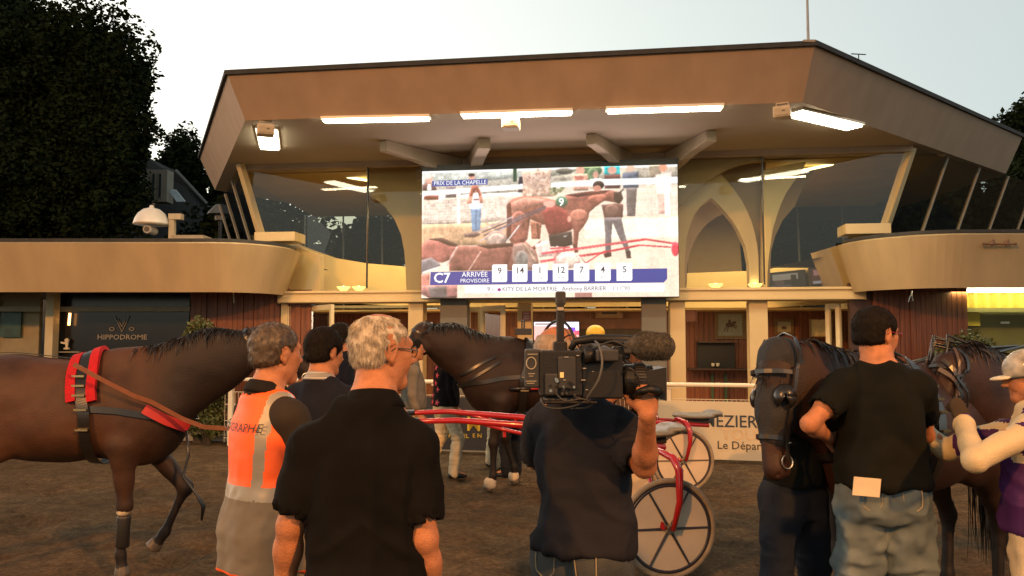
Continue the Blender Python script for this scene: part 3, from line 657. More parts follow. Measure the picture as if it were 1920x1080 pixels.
# loudspeakers under the soffit
def speaker(px, py, w, h, label, rz):
    z = ZS-.02-h/2-.05; c = onZ(px, py, z); root = empty('loudspeaker', (c.x, c.y, z), rz); tag(root, label, 'loudspeaker', 'loudspeakers under the pavilion roof')
    m = simple('speaker_beige', (.45, .36, .24)); mb = MB(); mb.box((0, 0, 0), (w, .22, h)); mb.build('cabinet', m, root, bevel=.012)
    mb = MB(); mb.box((0, -.115, -.01), (w*.8, .012, h*.62)); mb.build('grille', simple('speaker_grille', (.36, .29, .19)), root, bevel=.004)
    mb = MB(); mb.box((w*.12, -.124, h*.02), (.04, .006, .02)); mb.build('badge', simple('speaker_badge', (.12, .09, .05)), root)
    mb = MB(); mb.tube([(-w*.35, 0, h/2), (-w*.35, 0, h/2+.06), (w*.35, 0, h/2+.06), (w*.35, 0, h/2)], .012, 6); mb.build('mounting_bracket', m, root)
speaker(958, 232, .24, .16, 'beige loudspeaker box hanging in front of the middle ceiling light', TH)
speaker(498, 245, .24, .15, 'beige loudspeaker box at the left corner of the roof', R(20)); speaker(1467, 212, .22, .15, 'beige loudspeaker box at the right corner of the roof', R(-25))
# sconces along the beam top
for px, py, lab in ((644, 537, 'glowing glass bowl lamp on the beam, left of the pair on the left'), (673, 537, 'glowing glass bowl lamp on the beam, right of the pair on the left'), (1342, 532, 'glowing glass bowl lamp on the beam inside the pointed arch'), (1416, 532, 'glowing glass bowl lamp on the beam at the right arch foot')):
    p = onD(px, py+4, .33); r = empty('bowl_lamp', p); tag(r, lab, 'lamp', 'bowl lamps on the entrance beam')
    mb = MB(); mb.lathe([(.03, -.055), (.09, -.01), (.125, .03), (.12, .035), (.03, -.02)], (0, 0, 0), n=18); mb.build('glass_bowl', emis('lamp_bowl', (1, .62, .16), .9), r, smooth=True)
    mb = MB(); mb.lathe([(.02, -.02), (.05, .0), (.045, .035), (.01, .045)], (0, 0, 0), n=12); mb.build('bulb', emis('lamp_bulb', (1, .85, .42), 7), r)
# wall brackets on the parapets
def pbracket(px, py, Y, label):
    p = onY(px, py, Y); r = empty('wall_bracket', p); tag(r, label, 'bracket', 'rusty bar brackets on the parapets')
    m = simple('rusty_metal', (.13, .06, .03), .7); m2 = simple('bracket_lug', (.20, .11, .06), .7)
    mb = MB(); mb.tube([(-.24, -.02, 0), (.22, -.02, -.004)], .013, 8); mb.build('bar', m, r)
    for x in (-.10, .11):
        mb = MB(); mb.box((x, 0, .015), (.035, .05, .08)); mb.tube([(x, -.03, .05), (x, -.03, .075)], .012, 6); mb.build('lug', m2, r)
    for x in (-.24, .22): mb = MB(); mb.box((x, -.02, 0), (.03, .03, .035)); mb.build('end_cap', m, r)
pbracket(92, 475, 13.0, 'rusty bar bracket on the left parapet, second from the left edge'); pbracket(274, 475, 13.0, 'rusty bar bracket on the left parapet below the white dome'); pbracket(-8, 466, 13.0, 'rusty bar bracket at the far left edge of the left parapet')
pbracket(1874, 458, 11.5, 'rusty bar bracket on the right wing parapet')
# interior things
def picture(px0, py0, px1, py1, d, label, paint, frame, cat='picture', name='framed_picture', fw=.05):
    A = onD(px0, py1, d); C = onD(px1, py0, d); w = (C-A).dot(BU); h = C.z-A.z; c = (A+C)/2
    r = empty(name, c, TH); tag(r, label, cat)
    mb = MB(); 
    for x, z, sx, sz in ((0, h/2-fw/2, w, fw), (0, -h/2+fw/2, w, fw), (-w/2+fw/2, 0, fw, h-2*fw), (w/2-fw/2, 0, fw, h-2*fw)): mb.box((x, 0, z), (sx, .04, sz))
    mb.build('frame', frame, r)
    mb = MB(); mb.box((0, .01, 0), (w-2*fw, .01, h-2*fw)); mb.build('picture_sheet', paint, r)
    return r, w, h
GOLDF = simple('dull_gilt', (.13, .08, .03)); 
r, w, h = picture(1340, 582, 1398, 636, DW-.06, 'large framed painting of a rider jumping a horse on the hall wall', simple('picture_grey', (.20, .21, .17)), GOLDF, fw=.075)
mb = MB(); # rider silhouette
for c, rr in (((0, -.01, .0), (.10, .055)), ((.09, -.01, .05), (.045, .03)), ((-.01, -.01, .07), (.03, .05))):
    k = len(mb.v); mb.add([(c[0]+rr[0]*math.cos(t*.63), -.004, c[2]+rr[1]*math.sin(t*.63)) for t in range(10)], [tuple(range(10))])
for x0, z0, x1, z1 in ((-.07, -.03, -.13, -.14), (-.04, -.03, -.06, -.15), (.06, -.03, .13, -.08), (.08, 0, .15, -.05)): mb.bar((x0, -.004, z0), (x1, -.004, z1), .003, .02, up=(0, 0, 1) if abs(x1-x0) > abs(z1-z0) else (1, 0, 0))
mb.build('painted_rider', simple('picture_brown', (.06, .035, .02)), r)
r, w, h = picture(1452, 598, 1488, 628, DW-.06, 'small framed horse picture on the red wood wall', simple('picture_pale', (.28, .27, .2)), GOLDF, fw=.06)
mb = MB(); mb.add([(.06*math.cos(t*.63), -.004, -.02+.035*math.sin(t*.63)) for t in range(10)], [tuple(range(10))]); mb.build('painted_horse', simple('picture_brown', (.06, .035, .02)), r)
r, w, h = picture(1117, 570, 1168, 597, DW-.3, 'brown framed board with a dark lettered plate on the bar pelmet', simple('board_tan', (.20, .12, .06)), simple('board_frame', (.16, .085, .045)), cat='sign', name='bar_sign', fw=.04)
mb = MB(); mb.box((0, -.006, 0), (w*.55, .012, h*.42)); mb.build('dark_plate', simple('plate_dark', (.02, .012, .008)), r)
mb = MB()
for i in range(7): mb.box((-.11+i*.036, -.014, .002*(-1)**i), (.02, .004, .028))
mb.build('plate_letters', simple('plate_letter', (.6, .55, .4)), r)
r, w, h = picture(1518, 598, 1552, 632, DW-.5, 'pale lit window panel with plants on its sill behind the door', simple('pale_panel', (.65, .55, .30)), simple('panel_frame', (.3, .2, .1)), cat='panel', name='wall_panel', fw=.02)
r, w, h = picture(979, 584, 995, 601, .46, 'small red and white notice on the inner cream column', simple('notice_white', (.5, .35, .28)), simple('notice_red', (.30, .05, .04)), cat='notice', name='wall_notice', fw=.02)
mb = MB(); mb.box((0, -.004, .02), (w*.8, .006, .02)); mb.box((0, -.004, -.02), (w*.7, .006, .012)); mb.build('notice_stripe', simple('notice_red', (.30, .05, .04)), r)
r, w, h = picture(1284, 562, 1306, 603, 3.2, 'dull red notice board beside the right cream column', simple('board_red', (.14, .045, .03)), simple('board_redd', (.09, .03, .02)), cat='notice board', name='notice_board', fw=.02)
# small cups on the shelf
for px, lb in ((1337, 'white cup on the dark hall shelf, left one of two'), (1346, 'white cup on the dark hall shelf, right one of two')):
    mb = MB(); mb.lathe([(.025, 0), (.035, .02), (.04, .07), (.036, .07), (.03, .02)], onD(px, 687, DW-.28), n=12)
    o = mb.build('cup', WHITEP); tag(o, lb, 'cup', 'cups on the shelf')
# televisions
def tv(px0, py0, px1, py1, d, label, shapes, roll=0, tiltx=0, bright=1.0):
    A = onD(px0, py1, d); C = onD(px1, py0, d); w = (C-A).dot(BU); h = C.z-A.z; c = (A+C)/2
    r = empty('television', c); r.rotation_euler = (tiltx, roll, TH); tag(r, label, 'television')
    mb = MB(); mb.box((0, .02, 0), (w, .05, h)); mb.build('bezel', BLACK, r, bevel=.006)
    mb = MB(); mb.add([(-w/2+.02, -.01, -h/2+.02), (w/2-.02, -.01, -h/2+.02), (w/2-.02, -.01, h/2-.02), (-w/2+.02, -.01, h/2-.02)], [(0, 1, 2, 3)])
    mats = [emis('tv_picture', s2l(*[min(255, k) for k in shapes[0]]), bright)]
    k = 0
    for (x0, z0, x1, z1, colr) in shapes[1:]:
        k += 1; mats.append(emis('tv_picture', s2l(*colr), bright)); y = -.010-.0012*k
        mb.add([((x0-.5)*(w-.04), y, (z0-.5)*(h-.04)), ((x1-.5)*(w-.04), y, (z0-.5)*(h-.04)), ((x1-.5)*(w-.04), y, (z1-.5)*(h-.04)), ((x0-.5)*(w-.04), y, (z1-.5)*(h-.04))], [(0, 1, 2, 3)], k)
    mb.build('picture', mats, r)
tv(1000, 602, 1087, 640, DW-.5, 'lit television over the bar showing a pink race picture', [(200, 130, 125), (0, .8, 1, 1, (205, 200, 220)), (.62, .5, 1, .8, (225, 225, 250)), (.75, .45, .93, .72, (90, 50, 170)), (.9, .3, 1, .55, (225, 60, 80)), (.02, .82, .5, .95, (120, 110, 110))])
tv(1440, 508, 1512, 541, 1.3, 'dim tilted television on the hall parapet, left of the two', [(30, 24, 20), (.1, .5, .8, .9, (120, 110, 100)), (.15, .1, .4, .5, (70, 50, 45)), (.6, .1, .75, .8, (20, 16, 14)), (.05, .05, .6, .2, (60, 52, 60))], roll=R(-5), bright=.35)
tv(1518, 499, 1580, 534, 1.3, 'dim tilted television on the hall parapet, right of the two', [(60, 30, 24), (.1, .55, .4, .9, (130, 90, 90)), (.5, .4, .8, .9, (90, 40, 30)), (.05, .05, .7, .22, (120, 115, 120))], roll=R(-5), bright=.35)
# glow inside the hall
lamp('hall_glow', 'AREA', B(-3.4, 1.9, 4.3), B(-3.4, 1.9, 0), 44, (1, .70, .32), shape='RECTANGLE', size=2.5, size_y=1)
lamp('hall_glow', 'AREA', B(3.4, 1.9, 4.3), B(3.4, 1.9, 0), 50, (1, .70, .32), shape='RECTANGLE', size=2.5, size_y=1)
lamp('bar_glow', 'AREA', B(0, 1.6, 2.28), B(0, 2.2, 0), 42, (1, .60, .25), shape='RECTANGLE', size=7, size_y=1)
# white dome camera housing on the left roof
r = empty('security_camera', onY(283, 445, 13.6)); tag(r, 'white domed security camera housing on the left wing roof', 'security camera')
ch = r.location
mb = MB(); Rr = 30/FPX*13.6; mb.lathe([(Rr*1.08, 0), (Rr*1.05, .03), (Rr*.98, .10), (Rr*.8, .19), (Rr*.5, .26), (.04, .29), (.035, .33)], Vector((0, 0, .22)), n=28); mb.build('dome', mat('dome_white', (.62, .6, .55), .4), r, smooth=True)
mb = MB(); mb.tube([(.0, 0, .53), (.02, 0, .58), (.06, 0, .56)], .018, 8); mb.build('dome_hook', BLACK, r)
mb = MB(); mb.tube([(.0, -.16, .12), (.0, .12, .12)], .07, 14); mb.build('camera_barrel', simple('camera_grey', (.3, .28, .25)), r)
mb = MB(); mb.tube([(0, -.175, .12), (0, -.155, .12)], .045, 12); mb.build('camera_lens', BLACK, r)
mb = MB(); mb.box((.34, .05, .02), (.09, .09, .62)); mb.box((.40, .05, .36), (.22, .12, .10)); mb.box((-.1, .05, -.2), (.5, .2, .1)); mb.build('stand', simple('stand_beige', (.34, .29, .2)), r)
mb = MB(); mb.box((.62, .2, -.04), (.55, .4, .16)); mb.build('equipment_box', simple('box_beige', (.25, .21, .15)), r)
r = empty('street_lamp', onY(412, 470, 22)); tag(r, 'small conical lamp head on a post behind the left wing roof', 'lamp')
mb = MB(); mb.lathe([(.36, 0), (.30, .10), (.16, .26), (.12, .28)], Vector((0, 0, 1.0)), n=18); mb.build('lamp_shade', simple('lamp_grey', (.10, .11, .11)), r)
mb = MB(); mb.tube([(0, 0, -3.6), (0, 0, 1.0)], .05, 8); mb.build('pole', BLACK, r)
mb = MB(); mb.lathe([(.14, 0), (.16, .08), (.14, .16)], Vector((0, 0, .84)), n=12); mb.build('lamp_glass', simple('lamp_glass', (.15, .16, .16)), r)
# roof masts
b = onZ(1519, 74, ZT+.06)+BN*.1; r = empty('roof_antenna', b); tag(r, 'thin tall antenna mast rising from the roof corner', 'antenna')
mb = MB(); mb.tube([(0, 0, 0), (0, 0, 1.6)], [.018, .010], 6); mb.build('mast', simple('mast_grey', (.3, .3, .3)), r)
mb = MB(); mb.box((0, 0, .0), (.16, .12, .03)); mb.build('foot', simple('foot_grey', (.25, .2, .15)), r)
b = onZ(1612, 108, ZT+.06)+BN*.05; r = empty('lightning_rod', b); tag(r, 'tiny rod with a cross bar on the right roof slope edge', 'rod')
mb = MB(); mb.tube([(-.1, 0, .07), (.1, 0, .06)], .008, 5); mb.tube([(0, 0, -.02), (0, 0, .07)], .008, 5); mb.build('rod', BLACK, r)
b = onY(305, 158, 24); 
# ---------------- trees ----------------
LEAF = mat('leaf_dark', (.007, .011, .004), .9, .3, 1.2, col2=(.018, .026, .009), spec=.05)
LEAF2 = mat('leaf_mid', (.03, .045, .015), .6, .3, 1.2, col2=(.07, .085, .028), spec=.3)
BARK = mat('bark', (.05, .04, .03), .9, .3, 6, .6, 30)
def leaves(name, cents, rads, n, size, m, parent, seed=1, hollow=.55, flat=.6, clump=.55):
    rg = np.random.RandomState(seed); C = np.array(cents, float); Rd = np.array(rads, float); Rd = np.broadcast_to(Rd.reshape(len(C), -1), (len(C), 3)) if Rd.ndim > 1 or Rd.size == len(C) else Rd
    w = Rd.prod(1); w = w/w.sum(); k = rg.choice(len(C), n, p=w)
    d = rg.randn(n, 3); d /= np.linalg.norm(d, axis=1)[:, None]; r = (hollow+(1.03-hollow)*rg.rand(n)**.7)
    p = C[k]+d*Rd[k]*r[:, None]; p = p+(vnoise(p, 1.1/max(size*4, .3), seed)[:, None]*d*Rd[k]*(.36 if size > .1 else .10)+vnoise(p, .9/max(size*1.6, .2), seed+8)[:, None]*d*.35*min(1, size*4)*(size > .1))
    keep = vnoise(p, 1/(size*4.5), seed+3)+.35*vnoise(p, 1/(size*12), seed+4) > -clump+.25*(r-.8); p = p[keep]; n = len(p)
    a = rg.randn(n, 3); a[:, 2] *= flat; a /= np.linalg.norm(a, axis=1)[:, None]; b = np.cross(a, rg.randn(n, 3)); b /= np.linalg.norm(b, axis=1)[:, None]
    s = size*(.6+.8*rg.rand(n))[:, None]
    v = np.stack([p-a*s*.5, p+b*s*.3, p+a*s*.5, p-b*s*.3], 1).reshape(-1, 3); f = np.arange(4*n).reshape(-1, 4)
    return link(name, np_mesh(name, v, f), m, parent)
def tree(name, label, base, trunk_h, lobes, n, size, m=LEAF, seed=1, tr=.3, group=None, hollow=.5, clump=.55):
    r = empty(name, base); tag(r, label, 'tree', group); rd = random.Random(seed)
    mb = MB(); top = Vector((0, 0, trunk_h)); mb.tube([(0, 0, -.1), (.03, 0, trunk_h*.4), (0, .02, trunk_h*.8), top], [tr*1.3, tr, tr*.8, tr*.6], 10)
    for c, rr in lobes:
        c = Vector(c); q = Vector((0, 0, trunk_h*.75)); mid = q.lerp(c, .5)+Vector((rd.uniform(-.3, .3), rd.uniform(-.3, .3), -.2)); mb.tube([q, mid, c, c+Vector((rd.uniform(-.5, .5), 0, rr[2]*.6 if not np.isscalar(rr) else rr*.6))], [tr*.5, tr*.32, tr*.16, tr*.04], 6)
        for _ in range(3):
            e = c+Vector([rd.uniform(-.7, .7)*x for x in (rr if not np.isscalar(rr) else (rr,)*3)]); mb.tube([mid.lerp(c, .6), mid.lerp(e, .8)+Vector((0, 0, .1)), e], [tr*.2, tr*.1, tr*.03], 5)
    mb.build('trunk', BARK, r, smooth=True)
    leaves('crown', [c for c, _ in lobes], [rr if not np.isscalar(rr) else (rr,)*3 for _, rr in lobes], n, size, m, r, seed, hollow, clump=clump)
    return r
def PL(px, py, Y, base): return tuple(onY(px, py, Y)-Vector(base))
Y1 = 21.0; bs = onY(110, 600, Y1); bs.z = 0
k = Y1/FPX
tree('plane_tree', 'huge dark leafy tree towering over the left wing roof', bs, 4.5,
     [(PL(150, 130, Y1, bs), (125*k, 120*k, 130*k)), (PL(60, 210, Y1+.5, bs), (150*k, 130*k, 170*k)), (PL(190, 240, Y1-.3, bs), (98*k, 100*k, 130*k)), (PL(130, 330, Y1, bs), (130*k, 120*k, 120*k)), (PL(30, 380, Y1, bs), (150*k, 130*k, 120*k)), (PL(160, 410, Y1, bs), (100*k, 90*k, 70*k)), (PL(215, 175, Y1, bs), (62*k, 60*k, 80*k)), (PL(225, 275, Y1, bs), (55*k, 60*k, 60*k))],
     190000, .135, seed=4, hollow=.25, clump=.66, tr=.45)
Y2 = 24.0; bs = onY(-30, 600, Y2); bs.z = 0; k = Y2/FPX
tree('plane_tree', 'dark leafy tree at the far left edge behind the huge one', bs, 5,
     [(PL(10, 60, Y2, bs), (85*k, 80*k, 90*k)), (PL(40, 120, Y2, bs), (85*k, 80*k, 110*k)), (PL(-70, 160, Y2, bs), (150*k, 130*k, 200*k))], 70000, .14, seed=9, hollow=.25, clump=.66)
Y3 = 34.0; bs = onY(335, 600, Y3); bs.z = 0; k = Y3/FPX
tree('small_leafed_tree', 'airy dark tree standing behind the slate roofed house', bs, 6,
     [(PL(345, 275, Y3, bs), (32*k, 30*k, 38*k)), (PL(310, 300, Y3, bs), (42*k, 40*k, 40*k)), (PL(355, 325, Y3, bs), (48*k, 40*k, 50*k)), (PL(300, 345, Y3, bs), (40*k, 40*k, 50*k)), (PL(390, 375, Y3, bs), (45*k, 40*k, 50*k)), (PL(430, 400, Y3, bs), (45*k, 40*k, 60*k))], 21000, .17, seed=12, hollow=.15, clump=.16)
Y4 = 27.0; bs = onY(1920, 600, Y4); bs.z = 0; k = Y4/FPX
tree('broad_tree', 'dark leafy tree at the right edge beyond the roof slope', bs, 5,
     [(PL(1938, 205, Y4, bs), (42*k, 40*k, 40*k)), (PL(1900, 235, Y4, bs), (40*k, 35*k, 34*k)), (PL(1990, 330, Y4, bs), (90*k, 70*k, 120*k)), (PL(1900, 350, Y4, bs), (55*k, 60*k, 80*k))], 22000, .19, seed=15, hollow=.2, clump=.25)
Y5 = 25.0
lab5 = ['dark tree seen through the left front glass of the hall', 'dark tree behind the hall seen left of the video wall', 'dark tree hidden mostly behind the video wall', 'dark tree seen through the pointed arch', 'dark tree seen through the right front glass of the hall', 'dark tree seen past the right corner post', 'dark tree behind the right side glazing and wing roof', 'dark tree at the right behind the parapet bracket']
lobs = [((0, 0, 3.6), (2.3, 1.6, 1.5)), ((-1.2, .3, 4.9), (1.5, 1.3, 1.3)), ((1.1, 0, 5.1), (1.6, 1.3, 1.4)), ((.1, -.4, 5.9), (1.3, 1.2, 1.0)), ((0, .2, 2.2), (2.1, 1.5, 1.4))]
proto5 = None
for i, (px, z, lb) in enumerate(zip((470, 690, 980, 1250, 1480, 1650, 1790, 1960), (.92, .85, .8, .82, .9, .95, 1.05, 1.1), lab5)):
    bs = onY(px, 600, Y5+(i % 3)*.8); bs.z = 0
    if proto5 is None:
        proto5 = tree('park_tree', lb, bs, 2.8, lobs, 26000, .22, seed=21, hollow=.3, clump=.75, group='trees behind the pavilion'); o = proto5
    else:
        o = proto5.copy(); COL.objects.link(o); o.location = bs; o['label'] = lb
        for c in list(proto5.children): d = c.copy(); COL.objects.link(d); d.parent = o
    o.rotation_euler.z = i*1.7; o.scale = (1, 1, z)
# slate roofed house with dormer
H = empty('slate_roof_house', onY(330, 600, 28)*1); H.location.z = 0; tag(H, 'house with steep dark slate roof, dormer and skylight behind the left wing', 'house')
SL = mat('slate', (.016, .017, .019), .85, .3, 9, .3, 30); HW = mat('house_wall', (.20, .18, .135), .8, .1, 3)
A, Bq, Cc = onY(250, 288, 28), onY(325, 322, 27.4), onY(445, 446, 27); D = onY(440, 460, 25); E_ = onY(230, 460, 25.2)
mb = MB(); mb.prism([onY(285, 300, 29), onY(330, 320, 28.6), onY(447, 448, 27.6), onY(445, 560, 25), onY(200, 560, 25), onY(210, 300, 29)], (0, .3, 0)); mb.build('roof', SL, H, world=True)
mb = MB(); mb.prism([onY(200, 300, 27.5), onY(265, 288, 27.5), onY(322, 318, 27.2), onY(318, 325, 26.8), onY(200, 325, 26.8)], (0, .25, .0)); mb.build('dormer_roof', SL, H, world=True)
o = wallbox(H, 262, 314, 318, 378, 26.2, .5, HW, 'dormer')
for a in (283, 295.5): 
    w_ = wallbox(H, a, a+8, 323, 372, 26.15, .06, HW, 'dormer_window'); wallbox(w_, a+1.5, a+6.5, 326, 370, 26.12, .03, simple('pane_dark', (.03, .035, .04), .1), 'pane')
mb = MB(); mb.prism([onY(314, 355, 26.5), onY(330, 357, 26.5), onY(347, 378, 26.2), onY(331, 378, 26.2)], (0, .05, .02)); mb.build('skylight', mat('skylight_glass', (.35, .40, .42), .08), H, world=True)
mb = MB(); mb.tube([onY(450, 449, 27.5), onY(330, 319, 28.5)], .05, 5); mb.build('ridge_flashing', simple('zinc', (.12, .12, .12)), H, world=True)
mb = MB(); mb.prism([(H.location.x-4, 26, 0), (H.location.x+2, 26, 0), (H.location.x+2, 26, 4), (H.location.x-4, 26, 4)], (0, 4, 0)); mb.build('wall', HW, H, world=True)
# shrubs
SHR = mat('shrub_leaf', (.035, .045, .012), .6, .3, 2, col2=(.09, .105, .03))
def shrub(name, label, px0, px1, py0, py1, Y, n, size, seed):
    a = onY(px0, py1, Y); c = onY(px1, py0, Y); r = empty(name, ((a.x+c.x)/2, Y, 0)); tag(r, label, 'shrub'); w = (c.x-a.x)/2; z0, z1 = a.z, c.z
    mb = MB(); rd = random.Random(seed)
    for i in range(14): x = rd.uniform(-.5, .5)*w; mb.tube([(x*.3, 0, 0), (x*.7, rd.uniform(-.2, .2), z1*.5), (x*1.4, rd.uniform(-.2, .2), z0+(z1-z0)*.6)], [.02, .012, .005], 5)
    mb.build('stem', BARK, r)
    leaves('foliage', [(0, 0, (z0+z1)/2), (-w*.40, .05, z0+(z1-z0)*.44), (w*.40, -.05, z0+(z1-z0)*.45)], [(w*.78, w*.55, (z1-z0)/2*.93), (w*.55, w*.4, (z1-z0)*.44), (w*.55, w*.4, (z1-z0)*.44)], n, size, SHR, r, seed, .3, clump=.7)
shrub('rounded_shrub', 'rounded green shrub in front of the left red wood wall', 312, 440, 588, 815, 13.3, 14000, .07, 5)
shrub('low_plants', 'low leafy green plants along the foot of the left wood wall', 350, 430, 768, 822, 13.2, 2600, .07, 6)
shrub('low_plants', 'loose low green plants under the end of the left rail', 425, 470, 775, 830, 13.1, 1200, .07, 16)
shrub('rounded_shrub', 'rounded dark green shrub in front of the right red wood wall', 1745, 1895, 612, 840, 12.2, 14000, .07, 7)

# ---------------- rail, banners ----------------
A = Vector((-4.65, 13.0, 0)); Bq = Vector((3.35, 11.2, 0)); u = (Bq-A).normalized(); nn = Vector((-u.y, u.x, 0)); L = (Bq-A).length; ang = math.atan2(u.y, u.x)
def railing(x0, x1, label):
    r = empty('rail_fence', A+u*x0, ang); tag(r, label, 'fence'); Lr = x1-x0
    mb = MB(); mb.box((Lr/2, 0, 1.065), (Lr, .13, .055)); mb.build('top_rail', WHITEP, r, bevel=.02)
    n = max(2, round(Lr/1.9)+1)
    for i in range(n):
        x = .12+(Lr-.24)*i/(n-1); mb = MB(); mb.box((x, .02, .515), (.075, .075, 1.03)); mb.box((x, .02, 1.02), (.13, .11, .035)); mb.build('post', WHITEP, r, bevel=.008)
    mb = MB()
    for z in (.12, .40, .66, .86): mb.tube([(0, .03, z), (Lr, .03, z)], .006, 5)
    q = 0
    while q < Lr: mb.tube([(q, .035, .05), (q, .035, .86)], .0035, 4, cap=False); q += .06
    mb.build('wire_mesh', WHITEP, r)
    return r
railing(0, 8.9, 'white parade ring rail with wire mesh in front of the pavilion')
BW = mat('banner_white', (.50, .45, .33), .6, .05, 1.5); BT = simple('banner_text_navy', (.02, .035, .06)); BTAN = simple('banner_text_tan', (.55, .42, .26)); BTG = simple('banner_text_dark', (.05, .05, .045))
def atx(px, zz, off=-.09):  # station along the rail for a pixel column
    r = ray(px, 700); c = Vector((0, 0, CH)); t = (A+nn*off-c).dot(nn)/r.dot(nn); return ((c+r*t)-A).dot(u)
x0, x1 = atx(1222, 0), atx(1600, 0)
r = empty('white_banner', A+u*x0-nn*.06, ang); tag(r, 'white advertising board with navy and tan lettering fixed along the rail', 'banner')
mb = MB(); mb.box(((x1-x0)/2, -.01, .44), (x1-x0, .02, .80)); mb.build('board', BW, r)
def onrail(px, z): return (atx(px, 0)-x0, -.026, z)
def rtext(root, t, size, m, px, py, **k):
    x = atx(px, 0); ww = A+u*x; Yd = (ww-nn*.09).y; z = onY(px, py, Yd).z
    o = text('lettering', t, size, m, (0, 0, 0), align='LEFT', **k); loc = Vector(root.location)
    xr = x-((loc-A).dot(u)); o.data.transform(Matrix.Translation((xr, -.026, z))); o.parent = root; return o
rtext(r, 'MEZIERES', .235, BT, 1316, 790, bold=.006, sx=.95)
rtext(r, 'TOURISME', .22, BTAN, 1350, 815)
rtext(r, 'Le Département', .155, BTG, 1342, 835, bold=.006)
BD = mat('banner_navy', (.012, .014, .022), .5, .1, 2); YEL = simple('banner_yellow', (.60, .40, .03)); PALE = simple('banner_pale', (.22, .21, .16))
x0, x1 = atx(790, 0), atx(1150, 0)
r = empty('dark_banner', A+u*x0-nn*.06, ang); tag(r, 'navy advertising board with yellow capital letters behind the horse legs', 'banner')
mb = MB(); mb.box(((x1-x0)/2, -.01, .44), (x1-x0, .02, .80)); mb.build('board', BD, r)
mb = MB(); mb.box(((x1-x0)/2, -.024, .05), (x1-x0, .006, .02)); mb.build('pale_edge', PALE, r)
rtext(r, 'HOTEL', .085, YEL, 841, 817, bold=.006, sx=1.2); rtext(r, 'E N', .085, YEL, 874, 817, bold=.015) if False else None
rtext(r, 'E N   O', .085, YEL, 886, 817, bold=.006, sx=1.1)
rtext(r, 'A M', .30, YEL, 840, 795, bold=.008)
rtext(r, '/', .26, YEL, 787, 780, bold=.01)

# ---------------- video wall ----------------
SY = -.55
p00, p11 = onD(790, 558, SY), onD(1270, 313, SY)
sa0, sz0 = (p00-BO).dot(BU), p00.z; sa1, sz1 = (p11-BO).dot(BU), p11.z
sz0 = AZ(1030, 557.5, SY)[1]; sz1 = AZ(1030, 315, SY)[1]
SW, SH = sa1-sa0, sz1-sz0
VW = empty('video_wall', B((sa0+sa1)/2, SY, sz0), TH); tag(VW, 'large bright video screen showing a horse race broadcast above the entrance', 'video screen')
mb = MB(); mb.box((0, .13, SH/2), (SW+.02, .22, SH+.02)); mb.box((0, .10, SH+.05), (SW+.02, .24, .10)); mb.build('cabinet', BLACK, VW)
mb = MB()
for x in (-SW*.40, SW*.38): mb.box((x, .35, SH/2-.1), (.10, .2, SH-.2))
mb.build('rear_strut', simple('strut_dark', (.04, .04, .04)), VW)
_em = {}
def em(*c):
    if c not in _em:
        m = emis('screen_colour', s2l(*c), .37); _em[c] = m
        if sum(c) < 745 and c != (45, 62, 150):
            n, l, b = m.node_tree.nodes, m.node_tree.links, m.node_tree.nodes['Principled BSDF']
            tc = n.new('ShaderNodeTexCoord'); out = b.inputs['Emission Color']; prev = None
            for sc, amt in (((7, .26), (38, .26)) if sum(c) < 560 else ((7, .06), (38, .10))):
                nz = n.new('ShaderNodeTexNoise'); nz.inputs['Scale'].default_value = sc; nz.inputs['Detail'].default_value = 4; nz.inputs['Roughness'].default_value = .65; l.new(tc.outputs['Object'], nz.inputs['Vector'])
                cr = n.new('ShaderNodeValToRGB'); cr.color_ramp.elements[0].position = .33; cr.color_ramp.elements[1].position = .67
                cr.color_ramp.elements[0].color = (1-amt*1.3, 1-amt*1.5, 1-amt*1.4, 1); cr.color_ramp.elements[1].color = (1+amt*.9, 1+amt*.8, 1+amt*.7, 1); l.new(nz.outputs['Fac'], cr.inputs[0])
                mx = n.new('ShaderNodeMixRGB'); mx.blend_type = 'MULTIPLY'; mx.inputs[0].default_value = 1; mx.inputs[1].default_value = (*s2l(*c), 1)
                if prev: l.new(prev, mx.inputs[1])
                l.new(cr.outputs[0], mx.inputs[2]); prev = mx.outputs[0]
            l.new(prev, out)
    return _em[c]
layer = [0]
def shp(pts, c, name='broadcast_image'):
    """flat patch of the picture; pts in the survey's 1920-wide drawing of the screen"""
    if 'sh' in SC: SC['sh'].append((pts, c)); return
    SC.setdefault('m', []); layer[0] += 1; y = -.0006*layer[0]-.004
    v = [((x-38)/1805*SW-SW/2, y, SH*(1-(q-58)/914)) for x, q in pts]
    if c not in SC['m']: SC['m'].append(c)
    SC['mb'].add(v, [tuple(range(len(v)))], SC['m'].index(c))
SC = {'mb': MB(), 'sh': []}
def el(cx, cy, rx, ry, c, rot=0, n=14):
    shp([(cx+rx*math.cos(t)*math.cos(rot)-ry*math.sin(t)*math.sin(rot), cy+rx*math.cos(t)*math.sin(rot)+ry*math.sin(t)*math.cos(rot)) for t in [2*math.pi*i/n for i in range(n)]], c)
def ln(x0, y0, x1, y1, w, c):
    d = math.hypot(x1-x0, y1-y0); a, b = -(y1-y0)/d*w/2, (x1-x0)/d*w/2; shp([(x0+a, y0+b), (x1+a, y1+b), (x1-a, y1-b), (x0-a, y0-b)], c)
PK = (245, 215, 195)
shp([(38, 58), (1843, 58), (1843, 972), (38, 972)], (250, 222, 200))
shp([(38, 58), (1843, 58), (1843, 230), (38, 240)], (200, 190, 175)); shp([(38, 58), (760, 58), (760, 120), (38, 175)], (215, 215, 205)); shp([(980, 58), (1843, 58), (1843, 150), (980, 150)], (215, 200, 180))
